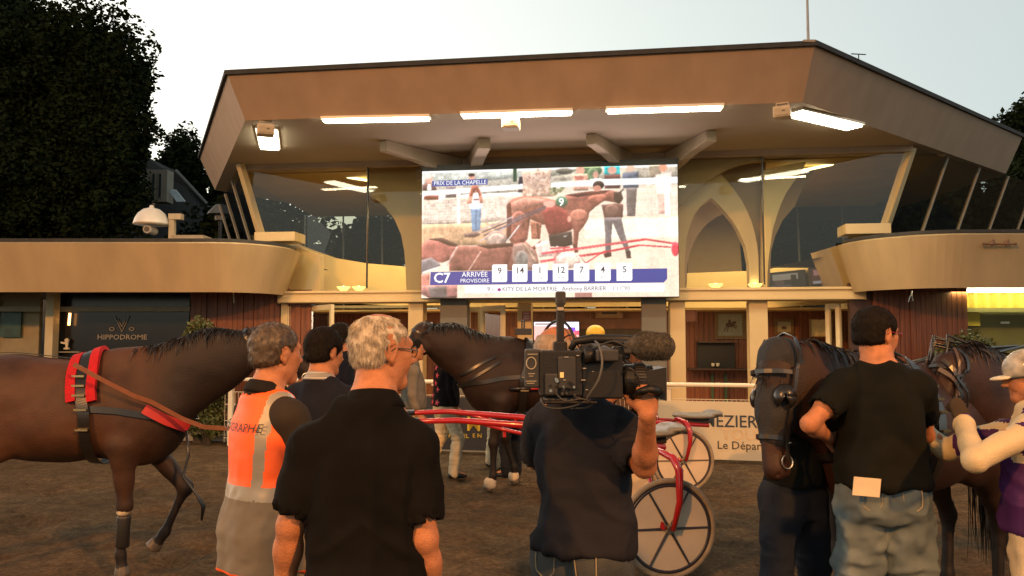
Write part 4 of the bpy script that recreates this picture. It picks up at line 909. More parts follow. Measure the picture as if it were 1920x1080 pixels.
shp([(960, 58), (1180, 58), (1100, 110), (960, 120)], (190, 185, 165)); el(1060, 85, 60, 22, (100, 95, 85)); el(1250, 85, 75, 50, (110, 130, 95)); el(1260, 120, 40, 60, (120, 140, 105)); shp([(1650, 58), (1730, 58), (1730, 150), (1650, 150)], (165, 145, 125))
shp([(38, 240), (760, 225), (760, 440), (38, 445)], (225, 205, 190)); shp([(960, 200), (1843, 195), (1843, 420), (960, 420)], (235, 215, 195)); shp([(1200, 420), (1843, 420), (1843, 560), (1200, 560)], (255, 250, 225))
shp([(38, 445), (500, 440), (650, 560), (640, 600), (38, 600)], (205, 165, 130)); shp([(500, 440), (660, 420), (660, 560)], (225, 180, 150))
ln(38, 245, 300, 240, 10, (255, 250, 245)) 
for i in range(9): ln(38, 262+i*21, 300, 258+i*21, 2.5, (250, 240, 230)); ln(330, 250+i*21, 660, 245+i*18, 2.5, (245, 235, 225))
for i in range(14): ln(55+i*19, 250, 57+i*19, 435, 1.5, (245, 235, 225))
for i in range(12): ln(1000, 232+i*15, 1830, 226+i*15, 2, (250, 242, 232))
for i in range(26): ln(1240+i*23, 215, 1240+i*23, 400, 1.5, (248, 240, 230))
# spectators
el(90, 118, 28, 32, (225, 175, 155)); el(85, 100, 26, 16, (235, 225, 215)); shp([(45, 160), (70, 140), (130, 150), (150, 200), (45, 200)], (130, 90, 80)); shp([(80, 150), (105, 150), (110, 200), (75, 200)], (250, 245, 240))
el(402, 110, 24, 24, (215, 160, 140)); el(400, 94, 24, 12, (70, 50, 45)); el(1175, 85, 30, 30, (225, 170, 145)); shp([(1120, 110), (1225, 105), (1230, 225), (1125, 225)], (230, 175, 150)); shp([(1130, 120), (1200, 125), (1195, 150), (1140, 150)], (190, 120, 105))
shp([(1340, 58), (1445, 58), (1450, 120), (1340, 120)], (60, 190, 195)); el(1395, 88, 32, 28, (225, 170, 150)); shp([(1340, 120), (1450, 115), (1450, 215), (1345, 215)], (100, 65, 60)); el(1280, 118, 20, 26, (215, 160, 140)); shp([(1240, 145), (1325, 140), (1320, 215), (1240, 215)], (215, 190, 175))
el(1522, 80, 28, 26, (230, 195, 170)); shp([(1465, 110), (1575, 100), (1575, 215), (1470, 215)], (95, 100, 115)); shp([(1490, 215), (1565, 215), (1550, 415), (1495, 412)], (110, 100, 100)); el(1745, 80, 28, 30, (225, 160, 130)); shp([(1690, 130), (1800, 110), (1800, 240), (1695, 240)], (250, 225, 215)); shp([(1700, 240), (1800, 240), (1770, 400), (1710, 400)], (230, 180, 165))
shp([(700, 58), (725, 58), (725, 150), (700, 150)], (60, 80, 60)); shp([(740, 120), (770, 115), (770, 230), (735, 230)], (60, 50, 60))
shp([(60, 230), (160, 235), (160, 268), (50, 265)], (120, 60, 55)); shp([(215, 175), (285, 175), (290, 255), (210, 255)], (110, 95, 100))
# white rails
shp([(38, 205), (300, 190), (770, 168), (770, 205), (300, 228), (38, 238)], (255, 252, 248)); shp([(968, 165), (1300, 150), (1843, 145), (1843, 190), (1300, 195), (968, 200)], (255, 252, 248)); shp([(1752, 190), (1787, 190), (1787, 412), (1752, 412)], (255, 250, 245)); shp([(293, 215), (318, 215), (318, 445), (298, 445)], (250, 240, 232)); ln(985, 425, 1843, 418, 12, (250, 225, 200))
# tree trunk
shp([(757, 66), (970, 66), (962, 180), (985, 265), (765, 262), (772, 170)], (215, 180, 160))
rg_ = random.Random(5)
for i in range(46): x = rg_.uniform(775, 950); y = rg_.uniform(70, 250); el(x, y, rg_.uniform(6, 16), rg_.uniform(5, 12), rg_.choice([(180, 140, 122), (235, 208, 188), (196, 160, 140)]), rg_.random(), 7)
for i in range(14): el(rg_.uniform(965, 1070), rg_.uniform(205, 250), 14, 10, rg_.choice([(110, 110, 80), (150, 150, 110)]), 0, 7)
# girl in white top
shp([(395, 330), (470, 330), (468, 420), (462, 500), (405, 500), (400, 420)], (120, 150, 180)); shp([(430, 345), (440, 345), (436, 500), (428, 500)], (90, 115, 150)); shp([(385, 270), (478, 265), (482, 335), (382, 338)], (255, 255, 255)); shp([(398, 175), (440, 170), (462, 200), (480, 260), (485, 300), (365, 300), (378, 250)], (215, 150, 130)); shp([(405, 172), (440, 172), (470, 240), (455, 250), (430, 200), (412, 245), (385, 250)], (165, 95, 75)); shp([(412, 225), (448, 222), (460, 300), (400, 300)], (250, 240, 238)); ln(415, 272, 455, 272, 12, (110, 80, 85))
# big brown horse of the picture
HB = (150, 92, 80); HL = (190, 130, 115); HD = (95, 55, 50)
shp([(665, 300), (700, 270), (780, 255), (900, 265), (1000, 290), (1100, 250), (1250, 235), (1380, 228), (1430, 240), (1450, 290), (1440, 320), (1340, 300), (1280, 340), (1235, 380), (1225, 430), (1200, 470), (1160, 520), (1150, 620), (1120, 620), (1125, 500), (1080, 470), (900, 460), (820, 420), (800, 560), (760, 600), (690, 600), (655, 520), (660, 420)], HB)
shp([(680, 300), (780, 262), (930, 280), (960, 320), (850, 330), (760, 360), (690, 380)], HL); el(1290, 285, 70, 30, (165, 100, 85), -.1); el(1160, 400, 60, 45, (175, 112, 95)); el(740, 420, 55, 60, (165, 105, 92))
shp([(655, 310), (680, 295), (690, 400), (680, 560), (655, 575)], HD); shp([(1060, 255), (1240, 232), (1380, 228), (1340, 250), (1150, 270)], HD); shp([(1405, 240), (1455, 240), (1470, 290), (1440, 330), (1405, 300)], (50, 40, 42)); ln(1440, 250, 1475, 222, 8, (40, 34, 36))
for a, b, c, d in ((700, 590, 720, 700), (760, 560, 770, 600), (1130, 600, 1145, 660)): ln(a, b, c, d, 26, HD)
shp([(820, 430), (900, 450), (890, 560), (830, 560)], (170, 110, 90)); ln(870, 450, 880, 560, 16, (110, 65, 55))
el(1042, 302, 44, 40, (75, 120, 95))
# groom in red top and helper in grey
shp([(905, 360), (960, 325), (1030, 335), (1080, 370), (1105, 430), (1112, 500), (1060, 520), (955, 540), (930, 480)], (135, 62, 60)); el(955, 315, 42, 24, (225, 170, 155)); shp([(950, 535), (1110, 510), (1118, 605), (1060, 620), (960, 615)], (48, 44, 46)); shp([(1050, 545), (1090, 535), (1060, 552)], (230, 225, 225)); el(1095, 425, 14, 22, (225, 160, 140))
el(1300, 190, 40, 30, (60, 44, 40)); el(1290, 212, 28, 22, (205, 140, 120)); shp([(1320, 330), (1440, 320), (1470, 330), (1465, 420), (1340, 430)], (95, 65, 62)); el(1390, 370, 50, 45, (120, 88, 80)); shp([(1335, 420), (1455, 420), (1475, 520), (1510, 650), (1480, 650), (1430, 540), (1395, 450), (1385, 560), (1380, 680), (1345, 680), (1345, 560)], (112, 104, 108)); shp([(1480, 650), (1515, 650), (1520, 705), (1490, 705)], (60, 50, 50)); shp([(1330, 670), (1385, 665), (1385, 690), (1340, 700)], (60, 45, 45))
# grey shafts
for a, b, c, d in ((470, 510, 930, 330), (490, 530, 930, 345), (440, 500, 700, 400), (500, 560, 760, 400), (460, 570, 640, 480)): ln(a, b, c, d, 9, rg_.choice([(90, 85, 100), (180, 170, 175), (110, 100, 110)]))
el(580, 555, 75, 60, (165, 140, 130)); el(580, 560, 60, 46, (185, 160, 148)); shp([(345, 515), (440, 500), (470, 520), (430, 540), (355, 540)], (110, 90, 85)); ln(650, 580, 745, 460, 10, (230, 220, 215))
# foreground horses
shp([(38, 590), (80, 550), (170, 545), (250, 580), (330, 610), (240, 700), (190, 720), (60, 700), (38, 700)], (170, 105, 95)); shp([(80, 550), (190, 540), (300, 590), (310, 610), (240, 600), (160, 565)], (75, 55, 50))
shp([(240, 680), (300, 600), (420, 605), (600, 600), (700, 590), (790, 580), (860, 640), (880, 720), (870, 780), (240, 780)], (140, 90, 80)); shp([(700, 600), (780, 585), (850, 640), (870, 720), (850, 770), (720, 780), (690, 700)], (150, 120, 110)); shp([(440, 600), (560, 590), (700, 585), (700, 610), (520, 625)], (70, 48, 44)); shp([(830, 620), (895, 570), (890, 600), (850, 640)], (120, 70, 62)); ln(300, 605, 225, 740, 12, (215, 180, 170)); ln(470, 640, 380, 780, 8, (200, 165, 150)); ln(780, 590, 860, 720, 8, (210, 180, 150)); el(760, 700, 46, 60, (130, 125, 120)); shp([(640, 620), (690, 640), (660, 760), (600, 780)], (112, 70, 62))
shp([(38, 700), (110, 680), (170, 720), (185, 750), (38, 800)], (120, 112, 115)); shp([(45, 782), (180, 740), (185, 752), (45, 798)], (240, 235, 225)); shp([(38, 800), (100, 790), (100, 880), (38, 920)], (200, 130, 115)); shp([(38, 880), (300, 880), (300, 972), (100, 972), (38, 940)], (160, 110, 105)); shp([(90, 890), (220, 885), (230, 972), (110, 972)], (110, 100, 100)); shp([(1130, 940), (1250, 940), (1250, 972), (1130, 972)], (170, 120, 110))
shp([(850, 600), (950, 570), (980, 680), (880, 690)], (225, 200, 190)); el(1010, 690, 30, 80, (210, 160, 150))
# red sulky
RD = (196, 48, 62)
for a, b, c, d, w in ((900, 665, 1620, 575, 15), (1620, 575, 1843, 612, 12), (890, 720, 1300, 668, 15), (1300, 668, 1580, 615, 13), (1580, 615, 1790, 632, 9), (1060, 625, 1056, 720, 10), (960, 630, 1100, 622, 9), (1200, 740, 1340, 650, 7)): ln(a, b, c, d, w, RD)
el(1085, 712, 88, 60, (210, 180, 170)); el(1085, 715, 70, 48, (235, 205, 190)); el(1820, 645, 26, 50, (225, 60, 80))
ln(900, 667, 1500, 590, 3, (250, 190, 185)); ln(890, 722, 1250, 676, 3, (250, 190, 185)); ln(1180, 700, 1210, 740, 8, (170, 130, 130))
for i in range(30): el(rg_.uniform(1150, 1830), rg_.uniform(440, 760), rg_.uniform(15, 60), rg_.uniform(3, 8), rg_.choice([(240, 205, 175), (255, 238, 215), (235, 190, 160)]), 0, 8) if False else None
# captions
NB = (45, 62, 150)
def box_blur(a, r, n=3):
    for _ in range(n):
        for ax in (0, 1):
            p = np.concatenate([np.repeat(a.take([0], ax), r+1, ax), a, np.repeat(a.take([-1], ax), r, ax)], ax); c = np.cumsum(p, ax); L = a.shape[ax]
            a = (c.take(range(2*r+1, 2*r+1+L), ax)-c.take(range(0, L), ax))/(2*r+1)
    return a
def raster(shapes, W_=560, H_=284):
    """the race broadcast, drawn on the lamp grid of the video wall"""
    img = np.zeros((H_, W_, 3)); rg = np.random.RandomState(2); yy, xx = np.mgrid[0:H_, 0:W_]; n3 = lambda s, sd: vnoise(np.stack([xx*1., yy*1., xx*0.], -1), s, sd)
    na, nb_, nc = n3(.045, 1), n3(.16, 2), n3(.45, 3)
    for pts, c in shapes:
        q = np.array([((x-38)/1805*W_, (y-58)/914*H_) for x, y in pts]); m = np.zeros((H_, W_), bool); x0, y0 = np.floor(q.min(0)).astype(int); x1, y1 = np.ceil(q.max(0)).astype(int)
        x0, y0, x1, y1 = max(0, x0), max(0, y0), min(W_, x1+1), min(H_, y1+1)
        if x1 <= x0 or y1 <= y0: continue
        X, Y_ = np.meshgrid(np.arange(x0, x1)+.5, np.arange(y0, y1)+.5); ins = np.zeros(X.shape, bool)
        for i in range(len(q)):
            (ax_, ay), (bx, by) = q[i], q[i-1]
            if ay == by: continue
            ins ^= ((ay > Y_) != (by > Y_)) & (X < (bx-ax_)*(Y_-ay)/(by-ay)+ax_)
        m[y0:y1, x0:x1] = ins; big = (x1-x0)*(y1-y0) > 500; col = np.array(c, float)
        if sum(c) < 640 and big:
            r = 5 if (x1-x0) > 60 else 3; bl = box_blur(m.astype(float), r, 2); sh = np.roll(bl, -r, 0)-np.roll(bl, r, 0); sx_ = np.roll(bl, -r, 1)-np.roll(bl, r, 1)
            f = 1+.42*sh+.15*sx_+.14*na+.16*nb_+.10*nc; layer_c = col*f[..., None]+np.clip(sh, 0, 1)[..., None]*np.array((45, 34, 28))
        else: layer_c = col*(1+(.05*na+.05*nb_+.05*nc)*(1 if sum(c) < 740 else .3))[..., None]
        a = box_blur(m.astype(float), 1, 1)[..., None]; img = img*(1-a)+np.clip(layer_c, 0, 255)*a
    img = np.clip(img*1.04+rg.randn(H_, W_, 1)*3.5, 0, 255)/255; img = np.where(img <= .04045, img/12.92, ((img+.055)/1.055)**2.4)
    v = np.stack([xx/(W_-1)*SW-SW/2, xx*0-.004, SH*(1-yy/(H_-1))], -1).reshape(-1, 3); i = (np.arange(H_-1)[:, None]*W_+np.arange(W_-1)).ravel(); f = np.stack([i+W_, i+W_+1, i+1, i], -1)
    me = np_mesh('broadcast_image', v, f); at = me.color_attributes.new('picture', 'FLOAT_COLOR', 'POINT'); at.data.foreach_set('color', np.concatenate([img.reshape(-1, 3), np.ones((W_*H_, 1))], 1).astype(np.float32).ravel())
    m, n, l, b = new_mat('screen_picture'); b.inputs['Base Color'].default_value = (.02, .02, .02, 1); t = n.new('ShaderNodeAttribute'); t.attribute_name = 'picture'; l.new(t.outputs['Color'], b.inputs['Emission Color']); b.inputs['Emission Strength'].default_value = .37
    link('broadcast_image', me, m, VW)
raster(SC['sh'])
SC = {'mb': MB()}
shp([(112, 128), (515, 125), (515, 166), (112, 170)], NB); shp([(105, 785), (1765, 778), (1765, 850), (1740, 876), (100, 880)], NB)
for x in (548, 692, 834, 978, 1124, 1272, 1420):
    if x < 1420: pass
    shp([(x+8, 737), (x+108, 737), (x+108, 852), (x+100, 862), (x, 862), (x, 747)], (255, 255, 255))
shp([(355, 884), (1745, 880), (1745, 938), (355, 938)], (255, 252, 252)); el(600, 916, 15, 13, (160, 40, 150), 0, 5)
SC['mb'].build('caption_panel', [em(*c) for c in SC['m']], VW)
def stext(t, x, y, size, c, bold=0, sx=1, align='CENTER'):
    me = text_mesh(t, size/1805*SW, 0, bold, align, sx); me.materials.clear()
    me.transform(Matrix.Translation(((x-38)/1805*SW-SW/2, -.0006*(layer[0]+6)-.006, SH*(1-(y-58)/914))) @ Matrix.Rotation(math.pi/2, 4, 'X')); link('caption_text', me, em(*c), VW)
WHT = (255, 255, 255); GR_ = (60, 60, 66)
stext('PRIX DE LA CHAPELLE', 316, 149, 43, WHT, .003, .90); stext('C7', 188, 832, 100, WHT, .02); stext('ARRIVÉE', 425, 808, 50, WHT, .004); stext('PROVISOIRE', 425, 852, 40, WHT, .002, .96); stext('9', 1040, 306, 78, WHT, .02)
for x, t, t2 in ((603, '9', '3.8'), (746, '14', '2.3'), (888, '1', '34'), (1034, '12', '9.8'), (1178, '7', '5.5'), (1326, '4', '47'), (1476, '5', '11')): stext(t, x, 784, 62, GR_, .01); stext(t2, x, 838, 38, (190, 190, 190))
stext('9 -', 538, 912, 44, GR_, 0); stext('KITY DE LA MORTRIE', 815, 914, 42, GR_, 0, .97); stext("Anthony BARRIER", 1195, 914, 42, GR_, 0, .97); stext("1'13''90", 1450, 914, 40, (150, 150, 150))
lamp('screen_glow', 'AREA', B((sa0+sa1)/2, SY-.05, (sz0+sz1)/2), B((sa0+sa1)/2, SY-5, 2.0), 30, (1, .78, .74), shape='RECTANGLE', size=SW, size_y=SH)
# ---------------- horses ----------------
def hair_mat(name, col, col2, rough=.55):
    return mat(name, col, rough, .2, 30, .25, 220, stretch=(1, 1, .25), col2=col2, spec=.4)
def coat(name, base, dark, zlo=.35, zhi=.75, shine=.6, neck=None):
    """bay coat: body colour with dark points towards the hooves, in object height"""
    m, n, l, b = new_mat(name); b.inputs['Roughness'].default_value = shine; b.inputs['Specular IOR Level'].default_value = .32
    tc = n.new('ShaderNodeTexCoord'); sx = n.new('ShaderNodeSeparateXYZ'); l.new(tc.outputs['Object'], sx.inputs[0])
    mr = n.new('ShaderNodeMapRange'); mr.inputs[1].default_value = zlo; mr.inputs[2].default_value = zhi; l.new(sx.outputs['Z'], mr.inputs[0])
    nz = n.new('ShaderNodeTexNoise'); nz.inputs['Scale'].default_value = 3.2; nz.inputs['Detail'].default_value = 6; l.new(tc.outputs['Object'], nz.inputs['Vector'])
    cr = n.new('ShaderNodeValToRGB'); cr.color_ramp.elements[0].color = (*[c*.55 for c in base], 1); cr.color_ramp.elements[1].color = (*[c*1.35 for c in base], 1)
    cr.color_ramp.elements[0].position = .34; cr.color_ramp.elements[1].position = .66; l.new(nz.outputs['Fac'], cr.inputs[0])
    mx = n.new('ShaderNodeMixRGB'); mx.inputs[1].default_value = (*dark, 1); l.new(mr.outputs[0], mx.inputs[0]); l.new(cr.outputs[0], mx.inputs[2])
    last = mx
    if neck:  # shade on the neck painted into the coat, darker towards the head
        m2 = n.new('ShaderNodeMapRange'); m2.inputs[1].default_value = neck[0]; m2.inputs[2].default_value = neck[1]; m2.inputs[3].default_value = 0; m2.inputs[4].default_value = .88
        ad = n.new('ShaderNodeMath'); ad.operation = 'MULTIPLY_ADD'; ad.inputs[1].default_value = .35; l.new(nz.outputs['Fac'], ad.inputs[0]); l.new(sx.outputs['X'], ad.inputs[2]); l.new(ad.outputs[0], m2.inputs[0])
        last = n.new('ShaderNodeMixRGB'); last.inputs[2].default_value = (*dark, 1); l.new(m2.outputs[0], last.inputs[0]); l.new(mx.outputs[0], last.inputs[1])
    l.new(last.outputs[0], b.inputs['Base Color'])
    n2 = n.new('ShaderNodeTexNoise'); n2.inputs['Scale'].default_value = 90; n2.inputs['Detail'].default_value = 4
    mp = n.new('ShaderNodeMapping'); mp.inputs['Scale'].default_value = (.5, 1, 1.6); l.new(tc.outputs['Object'], mp.inputs['Vector']); l.new(mp.outputs[0], n2.inputs['Vector'])
    bp = n.new('ShaderNodeBump'); bp.inputs['Strength'].default_value = .22; bp.inputs['Distance'].default_value = .01; l.new(n2.outputs['Fac'], bp.inputs['Height']); l.new(bp.outputs[0], b.inputs['Normal'])
    return m
def v3(*a): return np.array(a, float)
def horse_prims(neck, poll, muzzle, legs, twist=(0, 1, 0), ear=1.0):
    """neck: mid joint; poll, muzzle: head ends; legs: dict name -> joints (elbow, knee, fetlock, hoof)"""
    lat = (0, 1, 0)
    P = [ell((0, 0, 1.14), (.66, .275, .325), .08), ell((.45, 0, 1.13), (.34, .235, .37), .10), ell((-.52, 0, 1.24), (.44, .275, .315), .10),
         ell((-.25, 0, 1.33), (.5, .2, .20), .1), ell((.30, 0, 1.46), (.26, .085, .13), .10), ell((.60, 0, 1.12), (.16, .17, .25), .08), ell((-.2, 0, 1.02), (.5, .24, .22), .1)]
    for s in (-1, 1):
        P += [ell((.42, s*.15, 1.12), (.17, .09, .28), .06, Euler((0, R(-22), 0)).to_matrix()), ell((-.62, s*.15, 1.10), (.25, .125, .33), .07), ell((-.45, s*.17, 1.0), (.15, .09, .2), .06), ell((-.80, s*.09, 1.18), (.13, .10, .2), .06)]
    nb, nm, po, mu = v3(.50, 0, 1.22), v3(*neck), v3(*poll), v3(*muzzle)
    hd = (mu-po); HL = np.linalg.norm(hd); hd /= HL
    nd = po-nm; nd /= np.linalg.norm(nd); side = np.cross(nd, hd); side = side/np.linalg.norm(side) if np.linalg.norm(side) > .15 else v3(0, 1, 0)
    if side[1] < 0: side = -side
    nside = (v3(0, 1, 0)+side*.5); nside /= np.linalg.norm(nside)
    front = np.cross(hd, side); front = front if front@(hd*0+v3(*twist)*0+(po-nb)) > 0 else -front   # forehead side
    P += [cone(nb, nm, .32, .215, .09, sq=(lat, .48)), cone(nb+v3(-.02, 0, .14), nm+v3(-.06, 0, .06), .2, .13, .08, sq=(lat, .4)), cone(nm, po-hd*-.02-front*.03, .205, .125, .06, sq=(nside, .56))]
    A = lambda t, f=0, s=0: po+hd*HL*t+front*f+side*s
    P += [cone(A(.04), A(.40, -.01), .105, .095, .04, sq=(side, .80)), cone(A(.38, .01), A(.84, .005), .085, .058, .04, sq=(side, .78)), ell(A(.92, -.002), (.062, .056, .062), .03), cone(A(.30, .055), A(.82, .035), .040, .026, .03)]
    for s in (-1, 1):
        P += [ell(A(.27, -.075, s*.045), (.075, .04, .085), .03), cone(A(.25, .045, s*.066), A(.34, .04, s*.064), .02, .02, .02), ell(A(.97, .01, s*.034), (.018, .018, .018), .012), ell(A(.985, .012, s*.047), (.011, .011, .014), .008, op='s'),
              cone(A(-.01, .0, s*.055), A(-.09, .03, s*.070), .034, .026, .02, sq=(front, .6)), cone(A(-.09, .03, s*.070), A(-.23, .045*ear, s*.062), .026, .006, .01, sq=(front, .55))]
    P += [cone(A(.80, -.05), A(.93, -.062), .032, .028, .02)]
    hoofs = []
    for nme, J in legs.items():
        a, kn, fe, ho = [v3(*j) for j in J]; hind = nme[0] == 'h'
        P.append(cone(a, a+(kn-a)*.62, .135 if hind else .105, .062 if hind else .056, .06)); P.append(cone(a+(kn-a)*.55, kn, .064, .046, .03))
        P.append(ell(kn, (.052, .047, .062), .03)); P.append(cone(kn, kn+(fe-kn)*.3, .044, .033, .03)); P.append(cone(kn+(fe-kn)*.25, fe, .033, .033, .02)); P.append(ell(fe, (.043, .038, .042), .02))
        if hind: P.append(cone(kn+v3(-.03, 0, .05), kn+v3(-.055, 0, .075), .022, .018, .03)); 
        pa = fe+(ho-fe)*.55; P.append(cone(fe, pa, .034, .040, .02)); hoofs.append((pa, ho))
        P.append(cone(pa, ho, .047, .062, .012, cap=True))
    return P, dict(A=A, nm=nm, po=po, mu=mu, hd=hd, front=front, side=side, HL=HL, hoofs=hoofs, nb=nb)
def std_legs(**kw):
    L = dict(fl=[(.42, .17, .92), (.44, .16, .50), (.45, .155, .16), (.50, .155, .01)], fr=[(.42, -.17, .92), (.44, -.16, .50), (.45, -.155, .16), (.50, -.155, .01)],
             hl=[(-.55, .16, .98), (-.84, .15, .54), (-.80, .15, .17), (-.75, .15, .01)], hr=[(-.55, -.16, .98), (-.84, -.15, .54), (-.80, -.15, .17), (-.75, -.15, .01)])
    L.update(kw); return L
LEATHER = mat('black_leather', (.010, .009, .008), .32, .2, 20, spec=.6); BUCK = mat('brass_buckle', (.65, .5, .25), .25, metal=1); TAN = mat('tan_strap', (.17, .062, .028), .5, .15, 12, spec=.4); REDP = mat('red_fleece', (.45, .004, .010), .9, .15, 40, .6, 160)
MANE = mat('mane_hair', (.008, .006, .005), .5, .2, 40, spec=.4)
def make_horse(label, loc, rz, coatm, neck, poll, muzzle, legs, res=.02, scale=1.0, mane_n=1500, tail=True, group='race horses in the parade ring', headfine=.009, ear=1.0):
    P, I = horse_prims(neck, poll, muzzle, legs, ear=ear); hc = (I['po']+I['mu'])/2
    pa = np.array([(a+b)/2 for a, b in I['hoofs']])
    hoofm = simple('hoof_horn', (.07, .055, .04), .5)
    def mf(c):
        o = np.zeros(len(c), int)
        for a, b in I['hoofs']:
            d = (b-a)/np.linalg.norm(b-a); t = (c-a)@d; o[(np.linalg.norm(c-(a+b)/2, axis=1) < .10) & (t > 0)] = 1
        return o
    h = organic('horse', P, [coatm, hoofm], None, res, [(hc, np.abs(I['po']-I['mu'])/2+.14, headfine)], matfn=mf, smooth=1,
                disp=lambda p, n: .006*vnoise(p, 5, 3)+.002*vnoise(p, 16, 4))
    h.location = loc; h.rotation_euler = (0, 0, rz); h.scale = (scale,)*3; tag(h, label, 'horse', group)
    # mane along the crest, forelock, tail
    rg = np.random.RandomState(int(abs(loc[0])*100)); t = rg.rand(mane_n); a = v3(.42, 0, 1.53); b = I['nm']+v3(-.05, 0, .15); c = I['po']+v3(-.03, 0, .06)-I['front']*.02
    pts = np.where(t[:, None] < .5, a+(b-a)*(t*2)[:, None], b+(c-b)*((t-.5)*2)[:, None]); pts = snap(P, pts+v3(0, 0, .02)+rg.randn(mane_n, 3)*.012, .0)
    sgn = 1 if rg.rand() > .5 else -1
    d = np.stack([rg.randn(mane_n)*.25-.1, sgn*-1*(.35+.4*rg.rand(mane_n))*np.sign(rg.rand(mane_n)-.2), .12+.15*rg.randn(mane_n)], 1)
    ribbons('mane', pts, d, .11, .016, MANE, h, seg=5, grav=2.6, wob=.22, seed=3)
    f0 = np.repeat((I['po']+I['front']*.05)[None], 120, 0)+rg.randn(120, 3)*.02
    ribbons('forelock', f0, np.repeat((I['hd']*.6+I['front']*.3)[None], 120, 0)+rg.randn(120, 3)*.18, .13, .012, MANE, h, seg=5, grav=.6, wob=.3)
    if tail:
        n = 900; r0 = v3(-.93, 0, 1.30)+rg.randn(n, 3)*v3(.015, .03, .03); ribbons('tail', r0, np.repeat(v3(-.7, 0, -.5)[None], n, 0)+rg.randn(n, 3)*.12, .85, .016, MANE, h, seg=7, grav=2.6, wob=.25, seed=8)
    # eyes
    for s in (-1, 1):
        mb = MB(); c = I['A'](.295, .028, s*.073); c = snap(P, c[None], -.010)[0]; mb.lathe([(.001, -.018), (.011, -.014), (.018, 0), (.011, .014), (.001, .018)], c, tuple(I['side']), 12); mb.build('eye', mat('eye_dark', (.01, .006, .004), .08), h, smooth=True)
    return h, P, I
def bridle(h, P, I, hood=False, blinkers=False, mtl=None, bit=True):
    A = I['A']; m = mtl or LEATHER
    ring = lambda t, rr=.09: [A(t, rr*math.cos(q), rr*.85*math.sin(q)) for q in np.linspace(0, 2*math.pi, 20)]
    if hood:
        HM = mat('hood_cloth', (.010, .009, .009), .75, .2, 30, .3, 150)
        hp = [cone(A(-.06, -.01), A(.42, 0), .118, .108, .03, sq=(I['side'], .84)), cone(A(.36, .0), A(.62, .008), .104, .082, .03, sq=(I['side'], .84), cap=False), cone(A(-.05, -.02), A(.05, -.10), .11, .10, .04, sq=(I['side'], .8)), ell(A(.27, -.075, .045), (.085, .052, .095), .03), ell(A(.27, -.075, -.045), (.085, .052, .095), .03)]
        for s in (-1, 1): hp += [cone(A(-.01, .0, s*.055), A(-.10, .03, s*.072), .044, .036, .02, sq=(I['front'], .6)), cone(A(-.09, .03, s*.072), A(-.25, .045, s*.064), .034, .010, .01, sq=(I['front'], .55))]
        organic('hood', hp, HM, h, .010, disp=folds(.004, (14, 14, 8), 5))
    if blinkers:
        BM = mat('blinker_plastic', (.012, .011, .010), .28, .2, 15, spec=.5)
        for s in (-1, 1):
            c = A(.30, .05, s*.115); fr = I['front']*.55+I['side']*s*.85; fr /= np.linalg.norm(fr); dn = I['hd']
            mb = MB(); n = 12; a1 = np.cross(fr, dn)
            vs = []
            for i in range(6):
                ph = i/5*math.pi/2*.95
                for j in range(n+1):
                    th = math.pi*(j/n)+.0; r0 = .052*math.cos(ph)*1.0; 
                    vs.append(c+a1*s*(r0*math.cos(2*math.pi*j/n))*1+dn*(r0*math.sin(2*math.pi*j/n))*1.15-fr*(-.040*math.sin(ph))-fr*.02)
            for i in range(5):
                for j in range(n):
                    if math.sin(2*math.pi*(j+.5)/n) < .82: mb.f.append((i*(n+1)+j, i*(n+1)+j+1, (i+1)*(n+1)+j+1, (i+1)*(n+1)+j)); mb.mi.append(0)
            mb.v = [tuple(x) for x in vs]; o = mb.build('blinker', BM, h, smooth=True); so = o.modifiers.new('t', 'SOLIDIFY'); so.thickness = .006
    off = .014 if hood else .006
    HP = P
    strap('noseband', HP, ring(.66, .085), .022, m, h, off)
    strap('browband', HP, [A(.08, .06*math.cos(q)+.02, .11*math.sin(q)) for q in np.linspace(-1.5, 1.5, 14)], .02, m, h, off+(.012 if hood else 0))
    for s in (-1, 1):
        strap('cheek_strap', HP, [A(0, 0, s*.10), A(.2, .0, s*.10), A(.5, .01, s*.09), A(.86, -.02, s*.06)], .018, m, h, off+(.010 if hood else 0))
        if bit:
            mb = MB(); c = snap(P, A(.86, -.02, s*.06)[None], .012)[0]; mb.tube([c+I['front']*.032*math.cos(q)+I['hd']*.032*math.sin(q) for q in np.linspace(0, 2*math.pi, 14)[:-1]], .004, 6, closed=True); mb.build('bit_ring', STEEL, h)
    strap('headpiece', HP, [A(.02, -.02, .1*math.sin(q)) + I['front']*(-.09*math.cos(q)*0) - I['hd']*.10*math.cos(q) for q in np.linspace(-1.5, 1.5, 14)], .022, m, h, off+(.012 if hood else 0))
